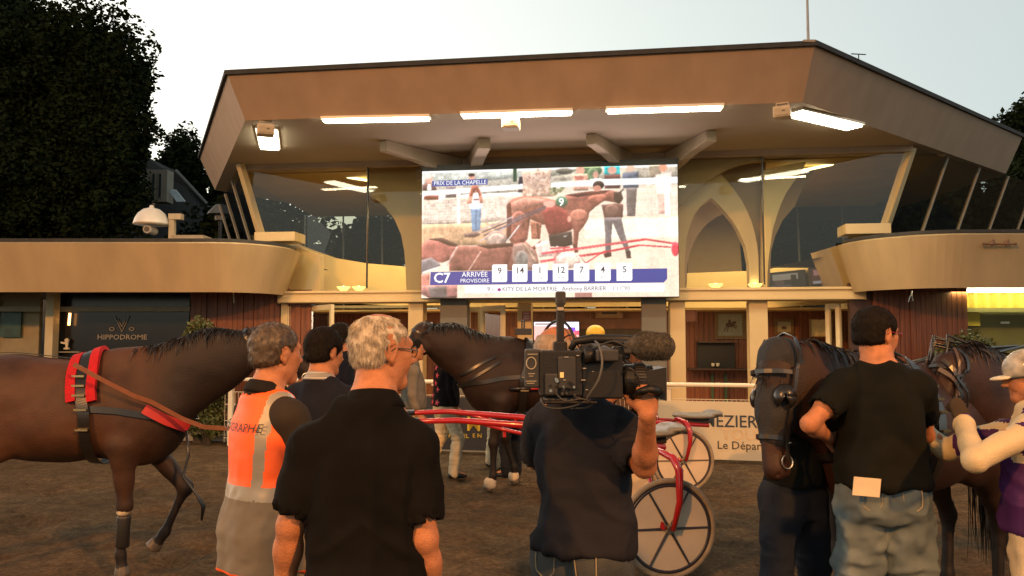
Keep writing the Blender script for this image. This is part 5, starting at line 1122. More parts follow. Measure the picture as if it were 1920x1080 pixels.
def harness(h, P, I, pad=REDP, side=-1, loops=True, tan=False):
    """girth with pad, breast strap, back strap"""
    q = np.linspace(-.2, 2*math.pi-.2, 60)
    strap('girth', P, [v3(.20-.10*max(0, math.cos(a)), .38*math.sin(a), 1.15+.45*math.cos(a)) for a in q], .075, LEATHER, h, .028, mask=(0, 1, 1))
    qq = np.linspace(-1.75, 1.75, 40)
    for dx in (-.068, .068): strap('saddle_pad', P, [v3(.20+dx-.10*max(0, math.cos(a)), .4*math.sin(a), 1.15+.46*math.cos(a)) for a in np.linspace(-1.32, 1.32, 44)], .062, pad, h, .012, th=.030, mask=(0, 1, 1)) if pad else None
    strap('breast_strap', P, [v3(.16, -.36, 1.2), v3(.42, -.34, 1.18), v3(.66, -.25, 1.13), v3(.82, 0, 1.10), v3(.66, .25, 1.13), v3(.42, .34, 1.18), v3(.16, .36, 1.2)], .045, LEATHER, h, .012)
    strap('back_strap', P, [v3(.1, 0, 1.7), v3(-.3, 0, 1.6), v3(-.85, 0, 1.55)], .03, LEATHER, h, .01)
    for s in (-1, 1):
        for z in (1.52, 1.42, 1.33, 1.20, 1.02):
            c = snap(P, v3(.19-.09*max(0, (z-1.15)/.45), s*.45, z)[None], .042, mask=(0, 1, 1))[0]; mb = MB(); mb.box(c, (.085, .012, .014), rot=Matrix(np.eye(3))); mb.build('buckle', BUCK, h)
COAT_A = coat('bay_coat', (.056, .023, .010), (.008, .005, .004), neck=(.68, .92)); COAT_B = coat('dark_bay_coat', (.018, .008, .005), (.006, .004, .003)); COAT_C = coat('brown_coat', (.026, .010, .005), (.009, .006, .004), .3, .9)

# left horse, side on, walking to the right
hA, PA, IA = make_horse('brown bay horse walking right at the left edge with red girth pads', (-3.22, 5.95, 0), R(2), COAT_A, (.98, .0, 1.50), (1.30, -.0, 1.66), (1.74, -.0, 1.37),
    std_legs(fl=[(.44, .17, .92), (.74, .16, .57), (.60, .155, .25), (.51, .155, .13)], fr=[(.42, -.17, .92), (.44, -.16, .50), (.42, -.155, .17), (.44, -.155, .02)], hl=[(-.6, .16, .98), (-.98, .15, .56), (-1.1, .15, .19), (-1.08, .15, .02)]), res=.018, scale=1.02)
bridle(hA, PA, IA); harness(hA, PA, IA)
strap('side_rein', PA, [v3(.16, -.37, 1.50), v3(.34, -.36, 1.40), v3(.56, -.33, 1.28), v3(.66, -.30, 1.24), v3(.86, -.26, 1.12), v3(1.0, -.24, 1.06), v3(1.25, -.14, 1.03), v3(1.50, -.08, 1.28), v3(1.70, -.05, 1.42)], .03, TAN, hA, do_snap=False)
strap('breast_pad', PA, [v3(.62, -.34, 1.20), v3(.75, -.24, 1.10), v3(.83, -.08, 1.04)], .07, simple('red_breast_pad', (.40, .02, .02)), hA, .02, th=.02)
mb = MB(); mb.tube([v3(.83, -.1, 1.02), v3(.86, -.13, .85), v3(.83, -.14, .70), v3(.93, -.15, .58), v3(.98, -.15, .50), v3(.97, -.15, .40)], [.010, .010, .010, .010, .018, .008], 7); mb.build('loose_rein', LEATHER, hA, smooth=True)
PSL = cone((.44, -.155, .36), (.42, -.155, .2), .045)
mb = MB(); mb.lathe([(.040, 0), (.046, .01), (.044, .15), (.047, .2), (.043, .23)], (.43, -.156, .22), (.03, 0, 1), 16); mb.build('leg_boot', simple('boot_black', (.012, .011, .010), .5), hA, smooth=True)
mb = MB(); mb.lathe([(.047, 0), (.052, .01), (.052, .03), (.047, .04)], (.438, -.158, .445), (.03, 0, 1), 16); mb.build('boot_strap', mat('boot_strap', (.5, .42, .28), .5, col2=(.05, .04, .03), scale=14), hA, smooth=True)
# middle horse facing left, hitched to the far sulky
hB, PB, IB = make_horse('almost black horse in harness behind the cameraman, facing left', (.30, 9.35, 0), R(188), COAT_B, (.94, .0, 1.50), (1.22, .02, 1.66), (1.52, .03, 1.22),
    std_legs(fl=[(.42, .17, .92), (.50, .16, .50), (.50, .155, .16), (.56, .155, .01)], fr=[(.42, -.17, .92), (.34, -.16, .52), (.24, -.155, .2), (.22, -.155, .02)]), scale=1.08)
bridle(hB, PB, IB); harness(hB, PB, IB, pad=None)
strap('red_pad', PB, [v3(.03, .36, 1.42), v3(.02, .40, 1.30), v3(.0, .40, 1.2)], .08, simple('dull_red_pad', (.20, .02, .02)), hB, .014, th=.02)
for (p, q, rr) in (((.5, .30, 1.45), (.9, .2, 1.18), .012), ((.45, .32, 1.38), (.85, .22, 1.1), .009)):
    strap('crossed_strap', PB, [v3(*p), (v3(*p)+v3(*q))/2, v3(*q)], .028, LEATHER, hB, .014)
mb = MB(); mb.box((.16, 0, 1.66), (.16, .2, .07)); mb.tube([(.16, -.08, 1.68), (.16, -.08, 1.78), (.16, .08, 1.78), (.16, .08, 1.68)], .010, 6); mb.build('saddle_tree', LEATHER, hB, bevel=.01)
mb = MB(); mb.lathe([(.046, 0), (.060, .03), (.058, .07), (.046, .09)], (.24, -.155, .05), n=14); mb.build('hoof_bandage', mat('bandage', (.45, .38, .28), .8, bump=.3), hB, smooth=True)
mb = MB(); mb.lathe([(.046, 0), (.066, .03), (.062, .08), (.044, .11)], (.535, .155, .03), n=14); mb.build('hoof_bandage', mat('bandage', (.45, .38, .28), .8, bump=.3), hB, smooth=True)
# right horse facing us, hooded
hC, PC, IC = make_horse('dark horse facing the camera in a black hood with blinkers', (2.30, 4.72, 0), R(218), COAT_C, (.92, -.04, 1.42), (1.08, -.10, 1.53), (1.20, -.06, 1.00),
    std_legs(fl=[(.42, .17, .92), (.44, .16, .50), (.45, .155, .16), (.50, .155, .01)]), scale=1.02, headfine=.008, ear=.4)
bridle(hC, PC, IC, hood=True, blinkers=True)
harness(hC, PC, IC, pad=None)
# far right horse
hD, PD, ID = make_horse('brown horse with tangled bridle straps held by the jockey in purple', (3.55, 5.3, 0), R(212), COAT_C, (.93, -.02, 1.44), (1.13, -.04, 1.52), (1.42, -.02, 1.10), std_legs(), scale=1.0)
bridle(hD, PD, ID); harness(hD, PD, ID, pad=None)

rs = random.Random(11)
for i in range(9):
    s = -1 if i % 2 else 1; A_ = ID['A']; z0, z1 = rs.uniform(-.15, .25), rs.uniform(.3, .8)
    strap('loose_strap', PD, [A_(z0, rs.uniform(-.02, .08), s*.02), A_(z0+.1, .05, s*.09), A_((z0+z1)/2, rs.uniform(-.08, .03), s*.10), A_(z1, rs.uniform(-.1, .02), s*.08)], rs.choice([.014, .02, .026]), rs.choice([LEATHER, LEATHER, simple('worn_strap', (.07, .05, .04), .4)]), hD, rs.uniform(.012, .035), step=.03)
for i in range(5):
    y = rs.uniform(-.12, .12); mb = MB(); mb.tube([ID['A'](.05, .06, y), ID['A'](-.25+rs.uniform(-.1, .1), .12, y*.7), v3(.75, y*.6, 1.62+rs.uniform(-.03, .03)), v3(.35, y*.4, 1.66)], .008, 6); mb.build('rein', LEATHER, hD, smooth=True)
mb = MB(); mb.box(v3(.55, -.1, 1.60), (.06, .02, .03)); mb.build('rein_tag', simple('tag_white', (.6, .55, .45)), hD)
# ---------------- sulkies ----------------
RED = mat('red_lacquer', (.33, .010, .012), .22, .1, 8, coat=.4, spec=.6); DISC = mat('wheel_disc', (.52, .44, .34), .35, .12, 3); TYRE = mat('dusty_tyre', (.24, .19, .13), .7, .25, 12, .3, 60); SPK = simple('spoke_navy', (.03, .028, .04), .4); SEATM = mat('seat_grey', (.15, .145, .13), .45, .12, 6, .2, 40)
def sulky(label, loc, rz, seat_z, tip_z, L=2.0, track=.55, disc=DISC, sx=0.):
    r = empty('racing_sulky', loc, rz); tag(r, label, 'sulky', 'red racing sulkies'); WR = .36
    for s in (-1, 1):
        w = MB(); w.lathe([(.028, -.05), (.035, -.02), (.035, .02), (.028, .05)], (0, s*track, WR), (0, 1, 0), 14); hub = w.build('wheel', STEEL, r)
        w = MB(); w.tube([(WR*.93*math.cos(a), s*track, WR+WR*.93*math.sin(a)) for a in np.linspace(0, 2*math.pi, 49)[:-1]], .021, 8, closed=True); w.build('tyre', TYRE, hub, smooth=True)
        w = MB(); w.tube([(WR*.84*math.cos(a), s*track, WR+WR*.84*math.sin(a)) for a in np.linspace(0, 2*math.pi, 49)[:-1]], .013, 6, closed=True); w.build('rim', SPK, hub, smooth=True)
        w = MB(); w.lathe([(WR*.82, -.004), (WR*.82, .004)], (0, s*track, WR), (0, 1, 0), 40); w.build('wheel_disc', disc, hub)
        for i in range(6):
            a = i*math.pi/3+.0; w = MB(); w.tube([(.03*math.cos(a), s*(track+.010), WR+.03*math.sin(a)), (WR*.82*math.cos(a), s*(track+.010), WR+WR*.82*math.sin(a))], [.010, .007], 6); w.build('spoke', SPK, hub)
        # arch fork from the cross frame over the wheel to the hub
        zt = max(seat_z-.12, WR*2+.06)
        w = MB(); w.tube([(.06, s*.14, seat_z-.10), (.02, s*(track-.12), zt+.03), (-.02, s*(track+.05), zt), (-.05, s*(track+.085), zt-.08), (-.05, s*(track+.085), WR+.2), (-.01, s*(track+.06), WR)], [.022, .024, .028, .03, .024, .018], 10); w.build('wheel_fork', RED, r, smooth=True)
        w = MB(); w.tube([(.0, s*(track+.03), WR), (.42, s*.33, WR+.12), (.62, s*.22, seat_z-.12)], .013, 8); w.build('stay', RED, r, smooth=True)
        # shaft
        pts = [(-.12+sx, s*.17, seat_z-.10), (.35, s*.24, seat_z-.04), (.9, s*.34, (seat_z+tip_z)/2+.02), (1.5, s*.36, tip_z), (L, s*.30, tip_z-.01)]
        w = MB(); w.tube(pts, [.024, .026, .026, .022, .016], 10); sh = w.build('shaft', RED, r, smooth=True)
        w = MB(); w.tube([(.15, s*.20, seat_z-.16), (.6, s*.27, (seat_z*.7+tip_z*.3)-.10), (1.15, s*.345, tip_z-.075), (1.3, s*.35, tip_z-.03)], .014, 8); w.build('lower_shaft', RED, r, smooth=True)
        w = MB(); w.tube([(L-.22, s*.33, tip_z-.002), (L+.01, s*.298, tip_z-.012)], .024, 8); w.build('tip_cover', LEATHER, sh, smooth=True)
        for x in (.75, .95, 1.15): w = MB(); w.box((x, s*.33, tip_z*.55+seat_z*.45-.03), (.02, .02, .06)); w.build('shaft_ring', RED, sh)
        w = MB(); w.tube([(.55, s*.2, seat_z-.30), (.62, s*.13, seat_z-.42), (.72, s*.13, seat_z-.40)], .009, 6); w.build('foot_rest', RED, r)
    w = MB(); w.tube([(.05, -track-.03, WR+.0), (.05, -.2, seat_z-.2), (.05, .2, seat_z-.2), (.05, track+.03, WR)], .016, 8); w.build('axle_bow', RED, r, smooth=True)
    w = MB(); w.tube([(.28, -.24, seat_z-.05), (.28, .24, seat_z-.05)], .018, 8); w.build('cross_bar', RED, r, smooth=True)
    z = seat_z
    organic('seat', [ell((-.05, 0, z), (.24, .20, .045), .02), ell((-.24, 0, z+.03), (.10, .19, .04), .03), ell((.12, 0, z+.005), (.14, .10, .035), .04), ell((-.05, 0, z+.055), (.17, .13, .03), .03, op='s')], SEATM, r, .012).location.x = sx
    w = MB(); w.box((-.04, 0, z-.06), (.26, .18, .05)); w.build('seat_base', BLACK, r, bevel=.01).location.x = sx
    return r
s1 = sulky('red sulky with its disc wheel nearest the camera, right of the cameraman', (1.02, 6.33, 0), R(190), .98, 1.13, L=1.98)
text('shaft_lettering', 'SULKY', .05, simple('white_letters', (.5, .48, .42)), (0, 0, 0)) if False else None
s2 = sulky('red sulky hitched behind the almost black horse, farther from the camera', (1.84, 9.55, 0), R(187), .80, 1.16, L=1.9, sx=-.32)
# pale highlight tape on the near shafts
o = text('shaft_lettering', 'custom', .085, simple('white_letters', (.55, .52, .45)), (0, 0, 0)); o.data.transform(Matrix.Translation((-.0, 0, 0)))
o.parent = s2; o.data.transform(Matrix.Rotation(math.pi, 4, 'Z')); o.data.transform(Matrix.Rotation(R(10), 4, 'Y')); o.data.transform(Matrix.Translation((1.42, .395, 1.15)))

# ---------------- people ----------------
def skin(name, col=(.42, .175, .082), rough=.6):
    m = mat(name, tuple(c*.72 for c in col), rough, .14, 22, .25, 170, spec=.28, col2=tuple(c*1.15 for c in col)); b = m.node_tree.nodes['Principled BSDF']; b.inputs['Subsurface Weight'].default_value = .08; b.inputs['Subsurface Radius'].default_value = (.012, .005, .003); return m
SKIN = skin('skin'); SKIN2 = skin('skin_tanned', (.36, .145, .066))
def cloth(name, col, rough=.95, bump=.10, sc=300, var=.15): return mat(name, col, rough, var, 9, bump, sc, spec=.10)
def hand_prims(w, d, pn, side, curl=.5, s=1.0, spread=.10, thumb=.5):
    """w wrist, d towards the fingers, pn out of the palm, side +1 when the thumb lies towards d x pn"""
    w, d, pn = map(lambda q: np.array(q, float), (w, d, pn)); d /= np.linalg.norm(d); pn -= d*(pn@d); pn /= np.linalg.norm(pn); lat = np.cross(d, pn)*side
    P = [cone(w, w+d*.045*s, .027*s, .034*s, .012, sq=(pn, .62)), cone(w+d*.035*s, w+d*.085*s, .040*s, .043*s, .012, sq=(pn, .36)), ell(w+d*.035*s+lat*.028*s+pn*.006*s, (.017*s,)*3, .015)]
    for off, L, r in ((.031, .070, .0092), (.0105, .080, .0096), (-.0105, .074, .0092), (-.030, .058, .0082)):
        b = w+d*.080*s+lat*off*s; a = curl*.6; dd = d+lat*off*spread*10*.3; dd /= np.linalg.norm(dd)
        for i, f in enumerate((.45, .31, .24)):
            q = dd*math.cos(a)+pn*math.sin(a); e = b+q*L*f*s; P.append(cone(b, e, r*s*(1-.09*i), r*s*(.93-.1*i), .004)); b = e; a += curl
    b = w+d*.028*s+lat*.036*s+pn*.008*s; q = d*.62+lat*.62+pn*thumb; q /= np.linalg.norm(q); e = b+q*.042*s; q2 = d*.9+lat*.15+pn*thumb*1.2; q2 /= np.linalg.norm(q2)
    P += [cone(b, e, .0135*s, .0115*s, .010), cone(e, e+q2*.032*s, .0112*s, .0088*s, .004)]
    return P
def head_prims(M, s=1.0):
    """M maps head space (face +Y, ears +-X, origin at the middle of the head) to the person's space"""
    Rm = np.array(M.to_3x3().normalized())
    p = lambda x, y, z: np.array(M @ Vector((x*s, y*s, z*s)))
    P = [ell(p(0, -.014, .034), np.array((.078, .098, .086))*s, .03, Rm), ell(p(0, .030, -.030), np.array((.064, .064, .088))*s, .03, Rm), cone(p(-.038, .0, -.070), p(0, .066, -.098), .026*s, .022*s, .025), cone(p(.038, .0, -.070), p(0, .066, -.098), .026*s, .022*s, .025), ell(p(0, .074, -.100), np.array((.024, .018, .018))*s, .02, Rm),
         cone(p(-.034, .080, .028), p(.034, .080, .028), .013*s, .013*s, .02), cone(p(-.042, .062, -.012), p(-.030, .074, -.040), .020*s, .016*s, .02), cone(p(.042, .062, -.012), p(.030, .074, -.040), .020*s, .016*s, .02),
         ell(p(-.032, .098, .004), np.array((.020, .016, .013))*s, .014, Rm, op='s'), ell(p(.032, .098, .004), np.array((.020, .016, .013))*s, .014, Rm, op='s'),
         ell(p(-.031, .074, .004), np.array((.014, .014, .013))*s, .004, Rm), ell(p(.031, .074, .004), np.array((.014, .014, .013))*s, .004, Rm),
         cone(p(0, .088, .016), p(0, .114, -.026), .009*s, .0115*s, .012), ell(p(0, .112, -.030), np.array((.012, .012, .010))*s, .008, Rm), ell(p(-.012, .100, -.033), np.array((.009, .011, .008))*s, .006, Rm), ell(p(.012, .100, -.033), np.array((.009, .011, .008))*s, .006, Rm),
         cone(p(-.018, .088, -.056), p(.018, .088, -.056), .0065*s, .0065*s, .006), cone(p(-.016, .087, -.067), p(.016, .087, -.067), .008*s, .008*s, .006), cone(p(-.026, .092, -.0615), p(.026, .092, -.0615), .0022*s, .0022*s, .004, op='s')]
    for q in (-1, 1):
        E = Rm @ np.array(Euler((R(-10), R(q*-8), R(q*-20))).to_matrix())
        P += [ell(p(q*.077, -.010, -.004), np.array((.008, .020, .033))*s, .006, E), ell(p(q*.088, -.014, -.000), np.array((.007, .013, .021))*s, .006, E, op='s'), ell(p(q*.074, -.003, -.034), np.array((.008, .010, .012))*s, .008, E)]
        P += [cone(p(q*.087, -.028, .016), p(q*.084, -.024, -.024), .0035*s, .003*s, .004), cone(p(q*.085, -.003, .027), p(q*.088, -.028, .016), .0035*s, .0035*s, .004)]
    return P
def person(label, loc, rz, H=1.78, bulk=1.0, belly=0., skin_m=None, head=(0, 0, 0), lean=0, arms=None, legs=None, hair=None, top=None, bottom=None, shoes=None, res=.013, hres=.0065, hands=(), helmet=None, group='people in the parade ring', glasses=None, headsc=1.0, seed=1, shoulder=.165, headoff=(0, 0, 0), shz=1.40):
    """arms: dict R/L -> (elbow, wrist) in world space or None; lengths in metres at H 1.78"""
    k = H/1.78; skin_m = skin_m or SKIN; Mi = (Matrix.Translation(loc) @ Matrix.Rotation(rz, 4, 'Z')).inverted()
    lw = lambda p: np.array(Mi @ Vector(p))/k
    sh = {s: v3(q*shoulder*bulk**.5, -.012+lean*.45, shz) for s, q in (('R', 1), ('L', -1))}
    ar = {'R': (v3(.215*bulk, -.03+lean*.3, 1.14), v3(.225*bulk, .05+lean*.3, .90)), 'L': (v3(-.215*bulk, -.03+lean*.3, 1.14), v3(-.225*bulk, .05+lean*.3, .90))}
    for s in (arms or {}): ar[s] = tuple(lw(p) for p in arms[s])
    lg = {'R': (v3(.095, 0, .91), v3(.115, .01, .49), v3(.125, -.03, .085)), 'L': (v3(-.095, 0, .91), v3(-.115, .01, .49), v3(-.125, -.03, .085))}
    for s in (legs or {}): lg[s] = tuple(v3(*p) for p in legs[s])
    tor = [(.86, 0, -.01, .150, .108), (.95, 0, -.015, .156, .116), (1.06, 0, 0, .140, .104), (1.16, 0, .0, .140, .106), (1.26, 0, -.004, .150, .112), (1.33, 0, -.014, .143, .104), (1.385, 0, -.02, .115, .090), (1.43, 0, -.022, .084, .074), (1.48, 0, -.022, .060, .058)]
    lz = lambda z: lean*max(0, (z-.95))
    def torso(inf, z0=None, z1=None, flare=0., drape=0.):
        T = [(z, cx, cy+lz(z)+(belly*.5*math.exp(-((z-1.1)/.14)**2)), rx*bulk+inf+drape*math.exp(-((z-1.06)/.12)**2), ry*bulk+inf+drape*.5*math.exp(-((z-1.06)/.12)**2)+belly*.5*math.exp(-((z-1.1)/.14)**2)) for z, cx, cy, rx, ry in tor]
        if z0 is not None:
            a = np.array(T); f = lambda z: [z]+[np.interp(z, a[:, 0], a[:, i]) for i in range(1, 5)]
            zz = sorted(set([z0]+[t[0] for t in T if z0 < t[0] < (z1 or 9)]+([z1] if z1 else [])))
            T = [f(z) for z in zz]
            for t in T: t[3] += flare*max(0, 1.15-t[0]); t[4] += flare*max(0, 1.15-t[0])
        return T
    hc = v3(0, .012+lean*.75, 1.648)+v3(*headoff); y, pch, rl = head
    HM = Matrix.Translation(hc) @ Euler((R(pch), R(rl), R(y)), 'XYZ').to_matrix().to_4x4()
    if y: HM = Matrix.Translation(hc) @ Matrix.Rotation(R(y), 4, 'Z') @ Matrix.Rotation(R(pch), 4, 'X') @ Matrix.Rotation(R(rl), 4, 'Y')
    nb = v3(headoff[0]*.45, -.03+lean*.52+headoff[1]*.3, 1.46); hb = np.array(HM @ Vector((0, -.018, -.075)))
    P = [loft([(t[0], t[1], t[2], t[3]-.012, t[4]-.014) for t in torso(0)], .03), cone(nb, hb, .066*bulk**.4, .060*bulk**.5, .03), cone(sh['L'], nb+v3(-.02, 0, .03), .045, .045, .06), cone(sh['R'], nb+v3(.02, 0, .03), .045, .045, .06)]
    fine = [(hc, v3(.12, .13, .15), hres)]
    for s, q in (('R', 1), ('L', -1)):
        el_, wr = ar[s]; S0 = sh[s]; b = bulk**.5
        P += [ell(S0, (.054*b,)*3, .04), cone(S0, el_, .048*b, .038*b, .03), ell(S0+(el_-S0)*.45, (.046*b, .046*b, .06*b), .04), cone(el_, el_+(wr-el_)*.30, .037*b, .041*b, .02), cone(el_+(wr-el_)*.25, wr-(wr-el_)*.15, .041*b, .027*b, .02), cone(wr-(wr-el_)*.18, wr, .0275*b, .0265*b, .01, sq=((1, 0, 0), 1.0)), ell(el_, (.034*b,)*3, .02)]
        hd = [h for h in hands if h[0] == s]
        if hd:
            _, dw, pw, sd, curl = hd[0][:5]; Rw = np.array(Mi.to_3x3()); P += hand_prims(wr, Rw@v3(*dw), Rw@v3(*pw), sd, curl, s=.92, thumb=hd[0][5] if len(hd[0]) > 5 else .5); fine.append((wr+Rw@v3(*dw)/np.linalg.norm(dw)*.08, v3(.09, .09, .10), .0055))
        else:
            d = wr-el_; P += hand_prims(wr, d+v3(0, .04, 0), v3(-q, .1, 0), 1 if q > 0 else -1, .35)
    for s in 'RL':
        h_, kn, an = lg[s]; P += [cone(h_, kn, .088, .058, .04), cone(kn, kn+(an-kn)*.3, .056, .056, .02), cone(kn+(an-kn)*.25, an, .056, .036, .03), cone(an, an+v3(0, .14, -.045), .04, .032, .03)]
    P += head_prims(HM, headsc)
    sc3 = lambda o: setattr(o, 'scale', (k,)*3)
    body = organic('person', P, skin_m, None, res, fine, smooth=0)
    body.location = loc; body.rotation_euler = (0, 0, rz); sc3(body); tag(body, label, 'person', group)
    I = dict(HM=HM, hc=hc, ar=ar, sh=sh, lg=lg, torso=torso, P=P, body=body, k=k, nb=nb, bulk=bulk, Mi=Mi, lean=lean, hs=headsc)
    # eyes and brows
    for q in (-1, 1):
        mb = MB(); mb.lathe([(.001, -.0122), (.007, -.010), (.0118, -.004), (.0122, 0), (.0118, .004), (.007, .010), (.001, .0125)], tuple(HM @ Vector((q*.031*headsc, .0785*headsc, .004))), tuple(HM.to_3x3() @ Vector((0, 1, 0))), 12); mb.build('eye', EYEM, body, smooth=True)
    if top: top(I)
    if bottom: bottom(I)
    if shoes:
        for s in 'RL':
            an = lg[s][2]; organic('shoe', [cone(an+v3(0, -.03, -.045), an+v3(0, .11, -.055), .042, .040, .03, sq=((1, 0, 0), .95)), cone(an+v3(0, -.01, -.02), an+v3(0, .0, .03), .045, .045, .03), cone(an+v3(0, .06, -.045), an+v3(0, .17, -.058), .036, .026, .03), boxp(an+v3(0, .06, -.115), (.2, .3, .035), .002, .004, op='s')], shoes, body, .011)
    if hair: hair(I)
    if helmet: helmet(I)
    if glasses:
        g = lambda x, y_, z: HM @ Vector((x*headsc, y_*headsc, z*headsc)); mb = MB()
        for q in (-1, 1):
            mb.tube([g(q*(.032+.024*math.cos(a)), .104-.004*abs(math.cos(a)), .003+.017*math.sin(a)) for a in np.linspace(0, 2*math.pi, 21)[:-1]], .0016, 5, closed=True)
            mb.tube([g(q*.056, .102, .008), g(q*.074, .06, .010), g(q*.083, .0, .010), g(q*.084, -.015, .0)], .0018, 5)
        mb.tube([g(-.009, .106, .006), g(0, .109, .009), g(.009, .106, .006)], .0016, 5); fr = mb.build('glasses', glasses, body)
        for q in (-1, 1):
            mb = MB(); mb.add([g(q*(.032+.023*math.cos(a)), .103, .003+.016*math.sin(a)) for a in np.linspace(0, 2*math.pi, 17)[:-1]], [tuple(range(16))]); mb.build('lens', GLASS, fr)
    return I
EYEM = mat('eye_white', (.35, .30, .26), .15)
def tee(m, sleeve=.62, hem=.93, inf=.012, loose=.018, seed=1, amp=.006, collar=None, drape=.010, name='t_shirt', long=False, matfn=None, res=.011, top_z=1.495, taper=1.0, flare=.05):
    def fn(I):
        b = I['bulk']**.5; P = [loft(I['torso'](inf, hem, top_z, flare=flare, drape=drape), .02)]; lean = I['lean']; cuts = []
        for s in 'RL':
            S0 = I['sh'][s]; el_, wr = I['ar'][s]
            P.append(ell(S0+v3(0, 0, -.002), (.061*b+inf*.4, .061*b+inf*.4, .055*b+inf*.4), .03)); P.append(cone(S0+v3(0, 0, -.003), I['nb']+v3(0, 0, .012), .046*b+inf*.5, .056*b+inf*.5, .045))
            if long: P += [cone(S0, el_, .057*b, .048*b, .02), cone(el_, wr-(wr-el_)*.02, .049*b, .036*b, .012)]
            else:
                e = S0+(el_-S0)*sleeve; P.append(cone(S0, e, .058*b+loose*.3, (.045*b+loose)*taper, .02, cap=True)); P.append(cone(S0, S0+(e-S0)*.55, .053*b+loose*.3, .047*b+loose*.5, .025)); ud = (e-S0)/np.linalg.norm(e-S0); cuts.append(cone(e-ud*.022, e+ud*.06, (.045*b+loose)*taper-.009, (.045*b+loose)*taper-.006, .003, cap=True, op='s'))
        P.append(boxp(I['nb']+v3(0, 0, .052+.1), (.3, .3, .1), .002, .006, op='s'))
        P.append(boxp((0, lean*.1, hem-.2), (.5, .5, .2), .002, .003, op='s'))
        P += cuts; ms = m if isinstance(m, list) else [m]
        f1, f2 = folds(amp, (8, 8, 2.6), seed, .15), folds(amp*.7, (4, 6, 13), seed+40, .1)
        o = organic(name, P, ms, I['body'], res, disp=(lambda p, n: .003+f1(p, n)*np.where(np.abs(p[:, 0]) > .19, .45, 1)+f2(p+np.stack([p[:, 2]*0, p[:, 2]*0, np.abs(p[:, 0])*.9], -1), n)*np.clip((1.28-p[:, 2])*6, .15, 1)), matfn=(lambda c: matfn(c, I)) if matfn else None, smooth=1)
        I['shirt'] = P
        if collar is not None:
            c = I['nb']; ring = [c+v3((.068*b)*math.sin(a), .006+(.066*b)*math.cos(a), .058-.014*math.cos(a)) for a in np.linspace(.5, 2*math.pi-.5, 30)]
            mb = MB(); n = len(ring)
            for i, p in enumerate(ring):
                a = np.linspace(.5, 2*math.pi-.5, 30)[i]; o_ = v3(math.sin(a), math.cos(a), 0)
                for dz, dr in ((-.030, .030), (-.015, .024), (.012, .006), (.016, .002), (.0, -.002), (-.03, -.002)): mb.v.append(tuple(p+o_*dr+v3(0, 0, dz)))
            for i in range(n-1):
                for j in range(6): mb.f.append((i*6+j, i*6+(j+1) % 6, i*6+6+(j+1) % 6, i*6+6+j)); mb.mi.append(0)
            mb.build('collar', collar, o, smooth=True)
        return o
    return fn
def trousers(m, waist=1.02, loose=.012, seed=2, amp=.007, ankle=None, name='trousers', belt=None, pockets=False, slim=1.0):
    def fn(I):
        T = I['torso'](.003, .80, waist); b = I['bulk']; P = [loft([t for t in T], .03)]
        for s in 'RL':
            h_, kn, an = I['lg'][s]; q = 1 if s == 'R' else -1
            P += [cone(h_+v3(-q*.005, 0, .0), kn, (.098*b**.4+loose)*slim, (.068+loose)*slim, .04), ell(h_+v3(0, -.045, .0), (.085*b**.5, .085, .11), .05), cone(kn, an+v3(0, 0, -.01), (.068+loose)*slim, (.055+loose)*slim, .02)]
        P.append(boxp((0, -.165, .88), (.003, .04, .10), .002, .03, op='s'))
        def dp(p, n, f=folds(amp, (10, 10, 7), seed), g=folds(amp*.8, (5, 5, 16), seed+9)): return f(p, n)*np.clip((.95-p[:, 2])*8, 0, 1)+g(p, n)*np.clip((.9-p[:, 2])*3, 0, 1)
        o = organic(name, P, m, I['body'], .011, disp=dp, smooth=1)
        if belt:
            strap('belt', P, [v3(.3*math.sin(a), .3*math.cos(a), waist-.02) for a in np.linspace(0, 2*math.pi, 60)], .035, belt, o, .004, step=.03)
        if pockets:
            st = simple('jeans_thread', (.30, .24, .14))
            for q in (-1, 1):
                c = [(q*.035, .985), (q*.145, .975), (q*.145, .87), (q*.09, .84), (q*.040, .87), (q*.035, .985)]
                p = resample([v3(x, -.25, z) for x, z in c], .012); p = np.stack([snap(P, pp[None]+v3(0, .06, 0), .004)[0] for pp in p]); mb = MB(); mb.tube([tuple(x) for x in p], .0022, 5); mb.build('pocket_seam', st, o)
        return o
    return fn
